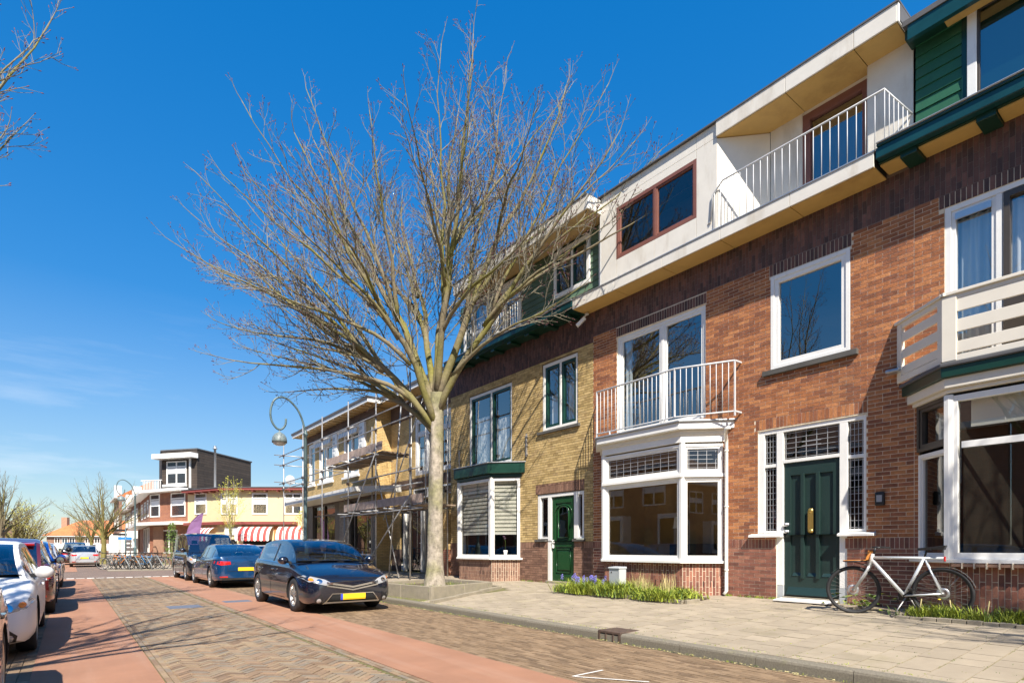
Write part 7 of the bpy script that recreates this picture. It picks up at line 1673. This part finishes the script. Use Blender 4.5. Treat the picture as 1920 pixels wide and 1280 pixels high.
# --- left side houses far away
for k, (x0, x1, y0, y1, h, rh) in enumerate([(-12, -5.6, 62, 74, 3.6, 3.0), (-13, -6.0, 78, 90, 4.4, 2.6), (-13, -5.6, 96, 112, 4.2, 2.6)]):
    t = empty('brick_house', (x1, y0, 0), label=['dark brick house with orange tiled gable edge at the far left', 'second brick house down the far left side', 'third brick house down the far left side'][k], cat='house', group='far left houses')
    q = MB(); q.use('far_brown_brick'); q.box(x0, x1, y0, y1, 0, h); q.build('wall', None, t); q = MB(); q.use('tile_orange'); xm = (x0+x1)/2
    A = [q.pt(p) for p in [(x0-.4, y0-.3, h), (x1+.4, y0-.3, h), (x1+.4, y1, h), (x0-.4, y1, h), (xm, y0-.3, h+rh), (xm, y1, h+rh)]]; q.face((A[1], A[2], A[5], A[4])); q.face((A[0], A[4], A[5], A[3])); q.use('clapboard_black'); q.face((A[0], A[1], A[4])); q.build('roof', None, t)
    F = frame((x0, y0, 0), (1, 0), (0, -1)); 
    for a in (1.2, 4.0): win2(F, t, a, a+1.6, 1.2, 2.6, split=a+.8)
# traffic scooter, waste etc.
sc = empty('motor_scooter', (-.3, 27.4, 0), label='black motor scooter parked at the end of the left car row', cat='scooter')
q = MB(); q.use('car_black'); q.hexa([(-.45, 27.1, .35), (-.15, 27.1, .35), (-.12, 28.3, .4), (-.48, 28.3, .4), (-.42, 27.15, .8), (-.18, 27.15, .8), (-.17, 28.2, .85), (-.43, 28.2, .85)]); q.box(-.42, -.18, 26.85, 26.98, .3, 1.1); q.build('body', None, sc, bevel=.05)
for y in (27.0, 28.2): q = MB(); q.use('tyre'); q.lathe([(0, -.06), (.24, -.05), (.26, 0), (.24, .05), (0, .06)], (-.3, y, .26), 18, 'x'); q.build('wheel', None, sc)
q = MB(); q.use('black_plastic'); q.tube([(-.62, 26.95, 1.1), (-.3, 26.9, 1.14), (.02, 26.95, 1.1)], .02, 6); q.lathe([(0, -.02), (.09, 0), (0, .02)], (-.02, 26.95, 1.25), 12, 'y'); q.lathe([(0, -.02), (.09, 0), (0, .02)], (-.6, 26.95, 1.25), 12, 'y'); q.build('handlebar', None, sc)
sg_ = empty('street_sign', (*atpx(236, 55), 0), label='small dark fingerpost with a blue sign at the far corner', cat='sign'); x, y = atpx(236, 55)
q = MB(); q.use('lamp_paint'); q.tube([(x, y, 0), (x, y, 3.2)], .05, 8); q.build('post', None, sg_); q = MB(); q.use('black_plastic'); q.box(x-1.0, x+.1, y-.03, y+.03, 2.9, 3.1); q.box(x-1.0, x+.1, y-.03, y+.03, 2.5, 2.7); q.build('finger_board', None, sg_); q = MB(); q.use('sign_blue'); q.box(x-.6, x+.5, y-.04, y+.02, 2.1, 2.35); q.build('blue_plate', None, sg_)

# ================================================================== opposite row (seen as reflections in the panes)
for k, (y0, y1) in enumerate([(-60, -45), (-44.9, -31), (-30.9, -16.1), (-16, -5), (-4.9, 6), (6.1, 17), (17.1, 29), (29.1, 42), (42.1, 56), (56.1, 72), (72.1, 90)]):
    F = frame((-9.8, 0, 0), (0, -1), (1, 0)); t = empty('row_house', (-9.8, (y0+y1)/2, .1), label='brick row house across the street mirrored in the panes, number %s counted from the viewpoint' % ['one', 'two', 'three', 'four', 'five', 'six', 'seven', 'eight', 'nine', 'ten', 'eleven'][k], cat='house', group='houses across the street outside the frame')
    wall2(F, t, -y1, -y0, 0, 6.4, 'far_red_brick'); q = MB(F); q.use('far_brown_brick'); q.poly([(-y1, .4, 6.4), (-y0, .4, 6.4), (-y0, -4, 9.2), (-y1, -4, 9.2)]); q.build('roof', None, t)
    q = MB(F); q.use('paint_white'); q.box(-y1, -y0, 0, .5, 6.2, 6.45); q.box(-y1+1, -y1+3.6, 0, .8, .9, 3.4); q.box(-y1+6.4, -y1+9, 0, .8, .9, 3.4); q.build('bay_window', None, t)
    for a in (-y1+1.2, -y1+4.6, -y1+7.6): win2(F, t, a, a+1.8, 4.0, 5.7, split=a+.9)
    F3 = frame((-9.0, 0, 0), (0, -1), (1, 0))
    for a in (-y1+1.1, -y1+6.5): win2(F3, t, a, a+2.4, 1.1, 3.2, split=a+1.2, curt=False)
    q = MB(F); q.use('paint_green_dark'); q.box(-y1+4.4, -y1+5.4, 0, .06, .1, 2.6); q.build('front_door', None, t)

for k, (y0, y1) in enumerate([(-14, -3.1), (-25, -14.1), (-37, -25.1)]):
    F = fac(10.35); t = empty('row_house', (10.35, (y0+y1)/2, .3), label='brick row house on the near pavement, %s behind the viewpoint' % ['first', 'second', 'third'][k], cat='house', group='houses behind the viewpoint')
    wall2(F, t, y0, y1, 0, 9.2, 'far_red_brick'); q = MB(F); q.use('paint_white'); q.box(y0, y1, 0, .5, 7.2, 7.4); q.box(y0+1, y0+3.6, 0, .7, 1.1, 3.6); q.build('bay_window', None, t)
    for a in (y0+1.2, y0+4.6, y0+7.6): win2(F, t, a, a+1.8, 4.2, 6.0, split=a+.9)
